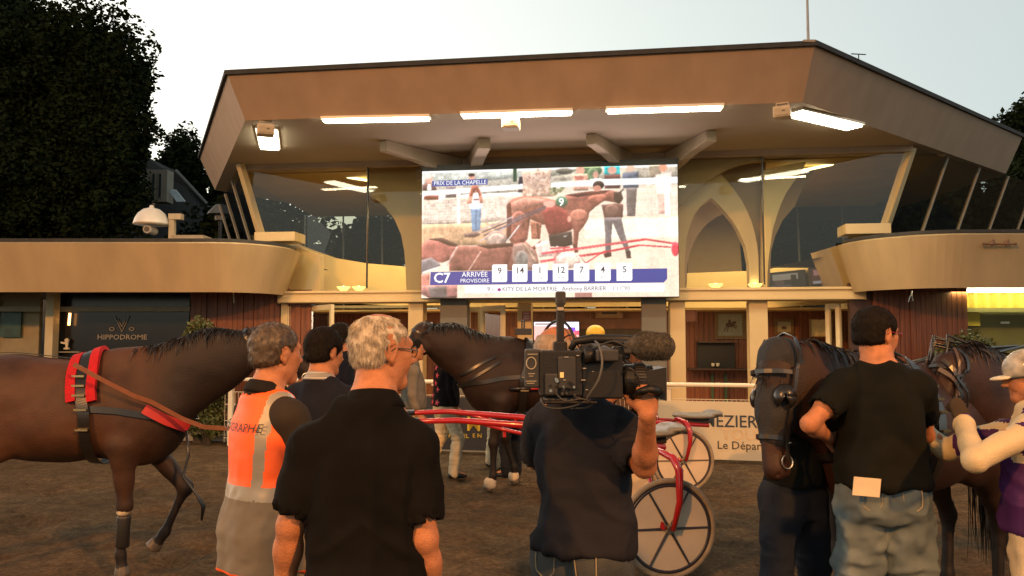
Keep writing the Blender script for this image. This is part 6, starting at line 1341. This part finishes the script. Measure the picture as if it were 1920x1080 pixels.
def hair(m, style='short', n=2500, length=.03, seed=1, bald=False, thick=.006, low=-.055, temple=.01, thin=False):
    def fn(I):
        M = I['HM']; Rm = np.array(M.to_3x3()); hs = I['hs']; p = lambda x, y, z: np.array(M @ Vector((x*hs, y*hs, z*hs)))
        t = thick
        P = [ell(p(0, -.016, .036), (.078+t, .098+t, .086+t), .02, Rm), ell(p(0, -.050, -.030), (.064+t*.6, .052+t, .055), .03, Rm)]
        P += [ell(p(0, .112, -.055), (.115, .088, .125), .02, Rm, op='s'), boxp(p(0, 0, low-.1), (.2, .2, .1), .01, .02, Rm, op='s')]
        for q in (-1, 1): P += [ell(p(q*.085, .002, -.012), (.022, .028, .042), .01, Rm, op='s')]
        if thin: P += [ell(p(.0, .000, .128), (.046, .058, .022), .012, Rm, op='s')]
        if bald: P += [ell(p(0, .01, .095), (.072, .100, .085), .02, Rm, op='s')]
        for q_ in P: q_['r'] = q_['r']*hs
        o = organic('hair', P, m, I['body'], .007, disp=lambda a, nn: .0025*vnoise(a, 45, seed)+.002*vnoise(a, 90, seed))
        me = o.data; c = np.empty(len(me.vertices)*3, np.float32); me.vertices.foreach_get('co', c); c = c.reshape(-1, 3).astype(float); nn = normals(me).astype(float)
        inv = np.array(M.inverted()); hcs = (c@inv[:3, :3].T+inv[:3, 3])/hs; ok = np.where((np.linalg.norm((hcs-np.array([0, -.016, .036]))/np.array([.078, .098, .086]), axis=1) > 1.01) | (hcs[:, 2] < -.01))[0]
        rg = np.random.RandomState(seed); ix = rg.choice(ok, n); r0 = c[ix]+rg.randn(n, 3)*.002; N = nn[ix]; crown = p(0.01, -.06, .14)
        fl = r0-crown; fl -= N*np.sum(fl*N, 1)[:, None]; fl /= np.linalg.norm(fl, axis=1)[:, None]+1e-9
        d = fl+N*.05+rg.randn(n, 3)*.12; ribbons('hair_strand', r0-N*.001, d, length, .0014, m, o, seg=4, grav=.15, wob=.22, seed=seed)
        return o
    return fn
def helmetf(m, visor=None, strapm=None, band=None):
    def fn(I):
        M = I['HM']; Rm = np.array(M.to_3x3()); p = lambda x, y, z: np.array(M @ Vector((x, y, z)))
        P = [ell(p(0, -.008, .040), (.094, .114, .096), .01, Rm), boxp(p(0, .02, -.075), (.2, .3, .075), .01, .015, Rm, op='s')]
        o = organic('helmet', P, m, I['body'], .008)
        mb = MB(); mb.tube([tuple(p(.095*math.sin(a), -.008+.115*math.cos(a), .004)) for a in np.linspace(0, 2*math.pi, 40)[:-1]], .005, 6, closed=True); mb.build('helmet_rim', strapm or LEATHER, o, smooth=True)
        if visor: organic('visor', [ell(p(0, .115, .008), (.065, .055, .012), .01, Rm)], visor, o, .006)
        mb = MB(); mb.tube([tuple(p(.088, -.0, .0)), tuple(p(.075, .02, -.06)), tuple(p(.03, .05, -.125)), tuple(p(-.03, .05, -.125)), tuple(p(-.075, .02, -.06)), tuple(p(-.088, 0, 0))], .004, 5); mb.build('chin_strap', LEATHER, o)
        return o
    return fn
HWHITE = mat('white_hair', (.26, .22, .165), .7, .2, 50, col2=(.58, .52, .41), spec=.2); HGREY = mat('brown_grey_hair', (.030, .020, .013), .5, .2, 60, col2=(.11, .08, .05)); HDARK = mat('black_hair', (.006, .005, .004), .8, .2, 60, col2=(.011, .008, .006), spec=.12); HPALE = mat('thin_grey_hair', (.18, .13, .09), .6, .2, 60, col2=(.3, .23, .16))
BLKC = cloth('black_polo_cloth', (.006, .0055, .005)); NAVYT = mat('charcoal_tee', (.017, .017, .021), .95, .15, 5, .15, 120, stretch=(.3, .3, 3), spec=.1); DKT = cloth('black_tee', (.008, .0085, .007)); NAVY = cloth('navy_shirt', (.012, .013, .020))
def jeans(name, a, b): return mat(name, a, .85, .2, 5, .4, 300, col2=b, spec=.2)
JBLUE = jeans('blue_jeans', (.045, .066, .076), (.165, .20, .20)); JDARK = jeans('dark_jeans', (.025, .03, .033), (.085, .09, .088)); BEIGE = cloth('beige_cotton', (.32, .26, .17)); CREAMC = cloth('cream_cotton', (.52, .44, .30)); BLUEBLK = jeans('blue_black_jeans', (.006, .008, .014), (.014, .018, .028)); SHOE = simple('black_shoe', (.012, .010, .009), .35)

# 1 white haired man in a black polo shirt
Y = 2.4
I1 = person('white haired man in a black polo shirt and glasses, back to the camera', (-.435, Y, 0), R(8), H=1.795, bulk=.94, belly=.02, head=(-58, -4, 0), headoff=(.045, .02, .004), headsc=.92, shoulder=.150, shz=1.375, res=.012, hres=.0045,
    arms={'L': (onY(545, 985, 2.37), onY(528, 1150, 2.45)), 'R': (onY(796, 1010, 2.37), onY(815, 1170, 2.50))}, hair=hair(HWHITE, n=11000, length=.017, seed=3, thick=.001, thin=True), glasses=simple('glasses_metal', (.05, .04, .03), .3),
    top=tee(BLKC, sleeve=.82, hem=.86, inf=.016, loose=.016, seed=4, amp=.017, collar=BLKC, name='polo_shirt', drape=.012, res=.010), bottom=trousers(BLUEBLK), shoes=SHOE)
# 2 man in orange vest
ORA = mat('orange_vest', (.95, .12, .012), .6, .06, 6, .1, 200); SILV = mat('silver_band', (.27, .245, .19), .4, .08, 8); VGREY = mat('vest_grey', (.16, .132, .092), .85, .12, 6, .1, 200)
def vestfn(I):
    T = I['torso'](.036, .80, 1.47, flare=.10, drape=.02); P = [loft(T, .02)]
    for q in (-1, 1): P += [cone(I['sh']['R' if q > 0 else 'L']+v3(-q*.02, 0, .012), I['nb']+v3(0, 0, .012), .060, .070, .05), ell((q*.25, .02, 1.28), (.075, .115, .20), .02, op='s')]
    P += [cone(I['nb']+v3(0, 0, .015), I['nb']+v3(0, .02, .2), .082, .09, .01, op='s'), boxp((0, 0, .6), (.5, .5, .2), .002, .003, op='s')]
    def mf(c):
        z, x = c[:, 2], c[:, 0]; o = np.zeros(len(c), int); o[z < 1.135] = 2; o[(z < 1.135) & (z > 1.085)] = 1
        xb = .115+.02*np.sin((z-1.1)*6); o[(np.abs(np.abs(x)-xb) < .021) & (z >= 1.135)] = 1; o[z < .812] = 0; return o
    def dp(p, n): return folds(.010, (9, 9, 1.6), 3)(p, n)*np.clip((1.4-p[:, 2])*3, .15, 1)
    o = organic('safety_vest', P, [ORA, SILV, VGREY], I['body'], .009, disp=dp, matfn=mf)
    me = text_mesh('PHOTOGRAPHE', .047, 0, .004, sx=.95); me.transform(Matrix.Translation((-.01, 0, 1.36)) @ Matrix.Rotation(math.pi/2, 4, 'X')); me.materials.clear()
    c = np.empty(len(me.vertices)*3, np.float32); me.vertices.foreach_get('co', c); c = c.reshape(-1, 3).astype(float)
    c[:, 1] = -.30; 
    for i in range(12): c[:, 1] += np.maximum(field_at(P, c)-.017, 0)*.85
    me.vertices.foreach_set('co', c.astype(np.float32).ravel()); me.update(); link('vest_lettering', me, simple('print_black', (.015, .012, .01)), o)
def top2(I): tee(cloth('dark_brown_shirt', (.035, .028, .022)), sleeve=.95, hem=.9, inf=.008, loose=.010, seed=8, collar=cloth('dark_collar', (.015, .013, .012)), name='shirt')(I); vestfn(I)
I2 = person('man in an orange and grey safety vest at the left, seen from behind', (-.98, 3.3, 0), R(-46), H=1.775, bulk=1.02, head=(4, -2, 0), shoulder=.155, arms={'R': (Matrix.Translation((-.98, 3.3, 0)) @ Matrix.Rotation(R(-46), 4, 'Z') @ Vector((.20, .09, 1.17)), Matrix.Translation((-.98, 3.3, 0)) @ Matrix.Rotation(R(-46), 4, 'Z') @ Vector((.10, .33, 1.12))), 'L': (Matrix.Translation((-.98, 3.3, 0)) @ Matrix.Rotation(R(-46), 4, 'Z') @ Vector((-.15, .12, 1.17)), Matrix.Translation((-.98, 3.3, 0)) @ Matrix.Rotation(R(-46), 4, 'Z') @ Vector((-.03, .33, 1.12)))}, hres=.0055, hair=hair(HGREY, n=4200, length=.020, seed=5, thick=.007), top=top2, bottom=trousers(BEIGE, waist=.98), shoes=SHOE, seed=2)
# 3 man in navy between them
def top3(I):
    tee(NAVY, sleeve=.75, hem=.9, inf=.02, seed=12, name='shirt', collar=mat('striped_collar', (.02, .02, .03), .8, .1, 9, col2=(.5, .48, .42), stretch=(.2, .2, 11)))(I)
I3 = person('man with black hair and striped collar standing behind the orange vest', (-1.02, 4.35, 0), R(-25), H=1.765, bulk=.98, head=(-15, -8, 0), hres=.008, hair=hair(HDARK, n=1600, length=.03, seed=6, thick=.016, low=-.07), top=top3, bottom=trousers(JDARK), shoes=SHOE, arms={'L': (onY(572, 800, 4.3), onY(585, 870, 4.5))})
# 4 dark man by the doors
I4 = person('dark haired bearded man facing left before the open entrance doors', (-1.72, 8.0, 0), R(80), H=1.87, head=(0, 0, 0), hres=.012, res=.02, hair=hair(HDARK, n=500, length=.03, seed=7, thick=.014), top=tee(NAVY, seed=14, res=.016, long=True, name='shirt'), bottom=trousers(JDARK), shoes=SHOE)
# 5 grey top, beige trousers
I5 = person('person in a grey top and beige trousers by the head of the dark horse', (-1.10, 9.0, 0), R(-80), H=1.72, bulk=1.05, hres=.014, res=.02, hair=hair(HDARK, n=300, length=.03), top=tee(cloth('grey_brown_top', (.16, .14, .11)), hem=.97, long=True, res=.016, name='jacket', drape=.03), bottom=trousers(BEIGE), shoes=SHOE)
# 6 star jockey
STAR = simple('red_star', (.45, .03, .05))
def top6(I):
    o = tee(cloth('black_silks', (.010, .008, .009)), hem=.93, long=True, res=.016, name='racing_jacket', drape=.03, inf=.03)(I)
    P = I['shirt']; k = 0
    for (x, z) in ((.06, 1.32), (-.08, 1.24), (.07, 1.14), (-.05, 1.06), (.10, .98), (-.11, 1.38), (0, 1.42), (.02, 1.22), (-.02, .98)):
        for sy in (-1, 1):
            mb = MB(); r = .045; pts = [v3(x+(r if i % 2 == 0 else r*.42)*math.sin(i*math.pi/5+.2), sy*.4, z+(r if i % 2 == 0 else r*.42)*math.cos(i*math.pi/5+.2)) for i in range(10)]
            q = np.array(pts)
            for i in range(14): q[:, 1] -= sy*np.maximum(field_at(P, q)-.010, 0)*.9
            c = q.mean(0); c[1] += sy*.004; mb.add([tuple(a) for a in q]+[tuple(c)], [(i, (i+1) % 10, 10) for i in range(10)]); mb.build('star', STAR, o)
I6 = person('jockey in black silks with red stars and cream breeches behind the horse', (-.82, 10.0, 0), R(-62), H=1.70, hres=.014, res=.02, helmet=helmetf(simple('helmet_black', (.012, .012, .014), .3)), top=top6, bottom=trousers(CREAMC, slim=.95), shoes=SHOE, legs={'R': ((.095, 0, .91), (.12, .12, .50), (.13, .05, .085)), 'L': ((-.095, 0, .91), (-.13, -.02, .49), (-.14, -.22, .10))})
I7 = person('groom in dark trousers and boots standing behind the dark horse', (-.03, 10.1, 0), R(60), H=1.72, hres=.014, res=.02, hair=hair(HDARK, n=300), top=tee(NAVY, res=.016, long=True, name='jacket'), bottom=trousers(BLUEBLK), shoes=SHOE)
I7b = person('person in beige trousers and black shoes farthest behind the dark horse', (-.22, 10.75, 0), R(-70), H=1.70, hres=.014, res=.02, hair=hair(HDARK, n=300), top=tee(NAVY, res=.016, long=True, name='jacket'), bottom=trousers(CREAMC), shoes=SHOE)
YELH = mat('yellow_helmet', (.62, .40, .02), .4, .05, 5)
I8 = person('jockey with a round yellow helmet beyond the television camera', (1.04, 9.95, 0), R(60), H=1.88, hres=.012, res=.02, helmet=helmetf(YELH), top=tee(cloth('dark_silks', (.02, .018, .02)), res=.016, long=True, name='racing_jacket'), bottom=trousers(CREAMC), shoes=SHOE)
# 9 cameraman
c9 = (.265, 3.02, 0)
I9 = person('balding cameraman in a charcoal tee and jeans shouldering a television camera', c9, R(-34), H=1.75, bulk=1.04, belly=.03, skin_m=SKIN2, head=(-16, -4, 0), headoff=(-.105, .0, .012), shoulder=.160, hres=.0055, hair=hair(HPALE, n=900, length=.012, bald=True, seed=4, thick=.004),
    arms={'R': (onY(1208, 874, 2.82), onY(1214, 778, 2.64)), 'L': (Vector((.10, 3.25, 1.22)), Vector((.35, 3.35, 1.42)))}, hands=[('R', (.05, .30, 1), (-.25, .9, -.25), 1, .85, .75)],
    top=tee(NAVYT, sleeve=.84, hem=.952, inf=.018, loose=.026, seed=21, amp=.016, drape=.02, res=.010), bottom=trousers(JDARK, waist=.99, seed=5, pockets=True, amp=.010), shoes=SHOE)
# 10 man in black tee at the right
c10 = (1.80, 3.95, 0)
I10 = person('tall man in a black tee and faded jeans holding the hooded horse', c10, R(-6), H=1.865, bulk=1.02, skin_m=SKIN, head=(-63, -4, 0), hres=.0055, hair=hair(HDARK, n=3600, length=.016, seed=9, thick=.011), glasses=simple('glasses_red', (.25, .02, .01), .3),
    arms={'L': (onY(1518, 795, 3.86), onY(1556, 822, 4.06)), 'R': (Vector((2.10, 4.1, 1.22)), Vector((2.0, 4.35, 1.32)))}, hands=[('L', (.35, .35, .0), (.5, -.5, -.6), 1, 1.1, .9)],
    top=tee(DKT, sleeve=.62, hem=.955, inf=.022, loose=.024, seed=31, amp=.015, drape=.022, res=.010), bottom=trousers(JBLUE, waist=1.0, seed=6, loose=.02, amp=.022, pockets=True), shoes=SHOE)
pm = simple('paper_cream', (.62, .52, .36)); mb = MB(); mb.box((0, 0, 0), (.125, .005, .085)); p = onY(1625, 913, 3.755); o = mb.build('folded_paper', pm); o.location = p; o.rotation_euler = (R(4), R(5), 0); tag(o, 'cream folded paper sticking out of the back pocket of the faded jeans', 'paper')
# 11 jockey in purple and cream
PUR = cloth('purple_silk', (.055, .018, .085), .5); CRS = mat('cream_silk', (.50, .41, .24), .5, .08, 6, .25, 120)
def silkmf(c, I):
    z = c[:, 2]; x = np.abs(c[:, 0]); o = np.zeros(len(c), int); o[(z > 1.36) & (x < .24)] = 1
    for s in 'RL':
        S0 = I['sh'][s]; e, w = I['ar'][s]
        for a, b, t0 in ((S0, e, .22), (e, w, -.3)):
            ab = b-a; t = (c-a)@ab/(ab@ab); dd = np.linalg.norm(c-a-np.clip(t, 0, 1)[:, None]*ab, axis=1); o[((dd < .14) & (t > t0) & (t < 1.3) & (x > .17)) | ((t0 < 0) & (dd < .085) & (t > -.3))] = 1
    o[(z > 1.40) & (x > .10) & (x < .17)] = 0; return o
def bottom11(I):
    o = trousers(mat('cream_breeches', (.55, .45, .28), .7, .08, 6, .3, 160), waist=1.02, amp=.009)(I)
    return o
HP11 = mat('helmet_white', (.16, .14, .11), .4, .3, 16, col2=(.55, .50, .40), coat=.2)
I11 = person('jockey in purple and cream silks with a white helmet at the right edge', (2.40, 3.72, 0), R(52), H=1.655, bulk=1.02, head=(18, -10, 0), hres=.007, helmet=helmetf(HP11, visor=simple('visor_cream', (.62, .53, .38))),
    arms={'L': (onY(1828, 862, 3.5), onY(1806, 790, 3.78)), 'R': (Vector((2.2, 4.1, 1.15)), Vector((2.05, 4.2, 1.3)))}, hands=[('L', (-.3, .1, 1), (-.2, .9, -.1), -1, 1.35, .9)],
    top=tee([PUR, CRS], hem=.90, inf=.022, seed=41, amp=.017, drape=.025, long=True, matfn=silkmf, name='racing_silks', collar=PUR), bottom=bottom11, shoes=SHOE)
gl = cloth('dark_glove', (.045, .035, .025)); w = I11['ar']['L'][1]; Rw = np.array(I11['Mi'].to_3x3())
gp = [dict(q) for q in hand_prims(w, Rw@v3(-.3, .1, 1), Rw@v3(-.2, .9, -.1), -1, 1.35, s=.92, thumb=.9)]
for q in gp:
    if q['t'] == 'cone': q['ra'] += .007; q['rb'] += .007
    else: q['r'] = q['r']+.008
organic('glove', gp, gl, I11['body'], .006)
# 12 handler in dark jeans behind the horse's head
I12 = person('handler in black trousers standing behind the hooded horse head', (1.50, 4.30, 0), R(-150), H=1.70, bulk=1.0, hres=.012, res=.018, head=(0, -25, 0), hair=hair(HDARK, n=500), top=tee(DKT, res=.016, hem=.98, long=True, name='jacket'), bottom=trousers(BLUEBLK, loose=.015, waist=1.0), shoes=SHOE, arms={'R': (Vector((1.44, 4.45, 1.25)), Vector((1.62, 4.5, 1.40))), 'L': (Vector((1.72, 4.42, 1.2)), Vector((1.66, 4.46, 1.38)))}, legs={'R': ((.11, 0, .91), (.20, .03, .49), (.26, -.03, .085)), 'L': ((-.10, 0, .91), (-.13, .01, .49), (-.14, -.03, .085))})

# ---------------- television camera ----------------
CY = 2.70
def C(px, py, dy=0): return onY(px, py, CY+dy)
TV = empty('television_camera', C(1085, 707)); tag(TV, 'black shoulder television camera with furry microphone carried by the cameraman', 'camera')
CB = mat('camera_black', (.007, .007, .007), .5, .15, 20, .08, 180, spec=.35); CB2 = mat('camera_dark_grey', (.018, .018, .018), .55, .1, 20); CLAB = simple('label_grey', (.30, .27, .2)); 
def cbox(name, x0, x1, y0, y1, d0, d1, m=CB, parent=None, bevel=.006):
    a, b = C(x0, y1, d0), C(x1, y0, d0); mb = MB(); mb.box(((a.x+b.x)/2, CY+(d0+d1)/2, (a.z+b.z)/2), (b.x-a.x, d1-d0, b.z-a.z)); return mb.build(name, m, parent or TV, world=True, bevel=bevel)
bt = cbox('battery', 984, 1014, 655, 728, -.05, .07, CB2)
mb = MB(); mb.tube([C(996+9*math.cos(a), 681+11*math.sin(a), -.052) for a in np.linspace(0, 2*math.pi, 21)[:-1]], .0022, 5, closed=True); mb.build('battery_emblem', CLAB, bt, world=True)
for x0, x1, y in ((989, 1008, 663.5), (990, 1003, 700), (992, 1000, 704.5), (985, 1006, 714), (988, 1002, 718)): cbox('battery_print', x0, x1, y, y+1.4, -.053, -.05, CLAB, bt, 0)
cbox('camera_body', 1012, 1092, 657, 744, -.06, .08); cbox('camera_head', 1090, 1168, 664, 748, -.05, .075)
cbox('side_panel', 1046, 1080, 668, 730, -.068, -.058, CB2); cbox('card_sticker', 1050, 1057, 698, 708, -.071, -.068, simple('sticker_yellow', (.75, .58, .28)), bevel=0)
cbox('connector_plate', 1022, 1046, 700, 742, -.072, -.058, CB2)
rd = random.Random(3)
for i in range(16):
    x, y = rd.uniform(1030, 1085), rd.uniform(706, 740); mb = MB(); p = C(x, y, -.066); mb.tube([p, p+Vector((0, -.010, 0))], rd.uniform(.003, .006), 8); mb.build('camera_knob', rd.choice([CB2, STEEL, CB]), TV, world=True)
for i, (x, y, w) in enumerate(((1093, 690, 6), (1110, 696, 3), (1090, 712, 8), (1056, 712, 5), (1058, 669, 8), (1081, 666, 5), (1098, 730, 5))): cbox('panel_print', x, x+w, y, y+1.2, -.074, -.0685, simple('panel_print', (.35, .33, .3)), bevel=0)
mb = MB(); mb.tube([C(1070, 656, .01), C(1078, 640, .01), C(1110, 635, .01), C(1185, 637, .01), C(1192, 650, .01), C(1190, 662, .01)], [.010, .013, .016, .016, .012, .01], 8); mb.build('carry_handle', CB, TV, world=True, smooth=True)
cbox('handle_mount', 1090, 1112, 645, 668, -.02, .04); cbox('viewfinder', 1118, 1160, 655, 678, -.10, .0, CB2); mb = MB(); mb.lathe([(.024, 0), (.026, .03), (.03, .045), (.026, .05)], C(1123, 667, -.05), (-1, 0, 0), 14); mb.build('eye_cup', CB, TV, world=True, smooth=True)
cbox('viewfinder_arm', 1150, 1182, 650, 674, -.03, .03); cbox('mic_clamp', 1170, 1186, 640, 664, -.05, .02, CB2)
mb = MB(); c0 = C(1166, 712, .01); mb.lathe([(.045, 0), (.052, .01), (.052, .035), (.056, .04), (.056, .075), (.05, .08), (.05, .10)], c0, (1, 0, 0), 26); mb.build('lens_barrel', CB, TV, world=True, smooth=False)
mb = MB()
for i in range(36):
    a = i*math.pi/18; mb.box(c0+Vector((.056, .0565*math.cos(a), .0565*math.sin(a))), (.03, .004, .004), rot=Matrix.Rotation(a, 3, 'X'))
mb.build('lens_ring', CB2, TV, world=True)
mb = MB(); x = C(1222, 718, .01); s0 = Vector((x.x-.035, CY+.01, x.z)); mb.add([s0+Vector(q) for q in ((0, -.05, -.035), (0, .05, -.035), (0, .05, .04), (0, -.05, .04), (.07, -.075, -.055), (.07, .075, -.055), (.07, .075, .055), (.07, -.075, .055))], [(0, 1, 5, 4), (1, 2, 6, 5), (2, 3, 7, 6), (3, 0, 4, 7), (0, 3, 2, 1)]); o = mb.build('lens_hood', CB, TV, world=True); so = o.modifiers.new('t', 'SOLIDIFY'); so.thickness = .004
cbox('lens_servo', 1176, 1206, 700, 742, .03, .085, CB2, bevel=.012)
cbox('shoulder_pad', 1020, 1075, 744, 756, -.05, .06, CB2, bevel=.012); cbox('base_plate', 1014, 1120, 752, 758, -.05, .06)
# furry microphone
fur = mat('mic_fur', (.045, .042, .036), .95, .2, 90, col2=(.085, .078, .066), spec=.05); a, b = C(1184, 647, -.03), C(1262, 651, -.03); ax = (b-a); L = ax.length; ax.normalize()
mp = [cone(a+ax*.04, b-ax*.036, .044, .044, .01), cone(a-ax*.0, a+ax*.05, .022, .04, .02)]
o = organic('microphone_windshield', [dict(q) for q in mp], fur, None, .006, disp=lambda p, n: .0012*vnoise(p, 160, 2)); o.parent = TV; o.data.transform(Matrix.Translation(-Vector(TV.location)))
vv = snap(mp, np.array([list(a+ax*random.uniform(.0, L)+Vector((0, random.gauss(0, 1), random.gauss(0, 1))).normalized()*.06) for _ in range(4000)]), 0.0); nrm = grad(mp, vv); o2 = ribbons('fur', vv, nrm+np.array(list(ax))*.5, .006, .0014, fur, o, seg=3, grav=.3, wob=.4); o2.data.transform(Matrix.Translation(-Vector(TV.location)))
mb = MB(); mb.tube([C(1150, 641, -.01), C(1186, 646, -.03)], .011, 8); mb.build('microphone_stem', CB, TV, world=True)
# upright transmitter antenna
cbox('antenna_mast', 1044, 1058, 560, 657, .03, .065, CB); cbox('antenna_tip', 1042, 1061, 546, 572, .03, .06, CB2); cbox('antenna_sticker', 1045, 1057, 576, 582, .026, .03, CLAB, bevel=0); cbox('antenna_foot', 1038, 1064, 640, 660, .02, .07, CB)
# cables
def cable(pts, r=.0035, m=CB2): mb = MB(); mb.tube([tuple(p) for p in smooth_path(pts)], r, 7); mb.build('cable', m, TV, world=True, smooth=True)
def smooth_path(pts, n=6):
    p = [Vector(x) for x in pts]; out = []
    for i in range(len(p)-1):
        p0, p1, p2, p3 = p[max(i-1, 0)], p[i], p[i+1], p[min(i+2, len(p)-1)]
        for j in range(n):
            t = j/n; out.append(.5*((2*p1)+(p2-p0)*t+(2*p0-5*p1+4*p2-p3)*t*t+(3*p1-p0-3*p2+p3)*t**3))
    return out+[p[-1]]
cable([C(1116, 640, -.04), C(1124, 650, -.09), C(1129, 680, -.11), C(1122, 712, -.11), C(1106, 738, -.09), C(1098, 752, -.07)], .004, simple('cable_grey', (.07, .07, .065)))
cable([C(1040, 735, -.07), C(1060, 752, -.10), C(1090, 748, -.10), C(1110, 756, -.08), C(1100, 764, -.06), C(1070, 766, -.06)]); cable([C(1015, 745, -.05), C(1022, 762, -.07), C(1050, 766, -.08), C(1080, 760, -.08), C(1098, 752, -.07)])
cable([C(1096, 662, .0), C(1120, 650, -.05), C(1150, 640, -.06), C(1175, 652, -.05)], .003); cable([C(1050, 640, .05), C(1070, 628, .03), C(1085, 650, .01), C(1100, 668, -.05)], .003); cable([C(1170, 700, -.05), C(1180, 690, -.08), C(1195, 705, -.07), C(1200, 730, -.04)], .003)
# headset of the cameraman
mb = MB(); HMx = I9['HM']; mb.tube([tuple(HMx @ Vector((.098*math.sin(a), -.02, .03+.112*math.cos(a)))) for a in np.linspace(-1.5, 1.5, 24)], .006, 6); o = mb.build('headset_band', CB, I9['body'], smooth=True)
mb = MB(); mb.lathe([(.01, -.012), (.034, -.010), (.036, .006), (.02, .014)], tuple(HMx @ Vector((.094, -.01, 0))), tuple(HMx.to_3x3() @ Vector((1, 0, 0))), 18); mb.build('headset_cup', CB, I9['body'], smooth=True)
mb = MB(); mb.tube([C(1194, 742, -.05), C(1202, 734, -.095), C(1216, 729, -.105), C(1230, 732, -.08), C(1238, 738, -.03)], .014, 8); o = mb.build('hand_strap', CB, TV, world=True, smooth=True)
mb = MB(); mb.box(onY(1172, 978, 2.93), (.10, .05, .045)); mb.build('belt_pack', CB, I9['body'], world=False) if False else None
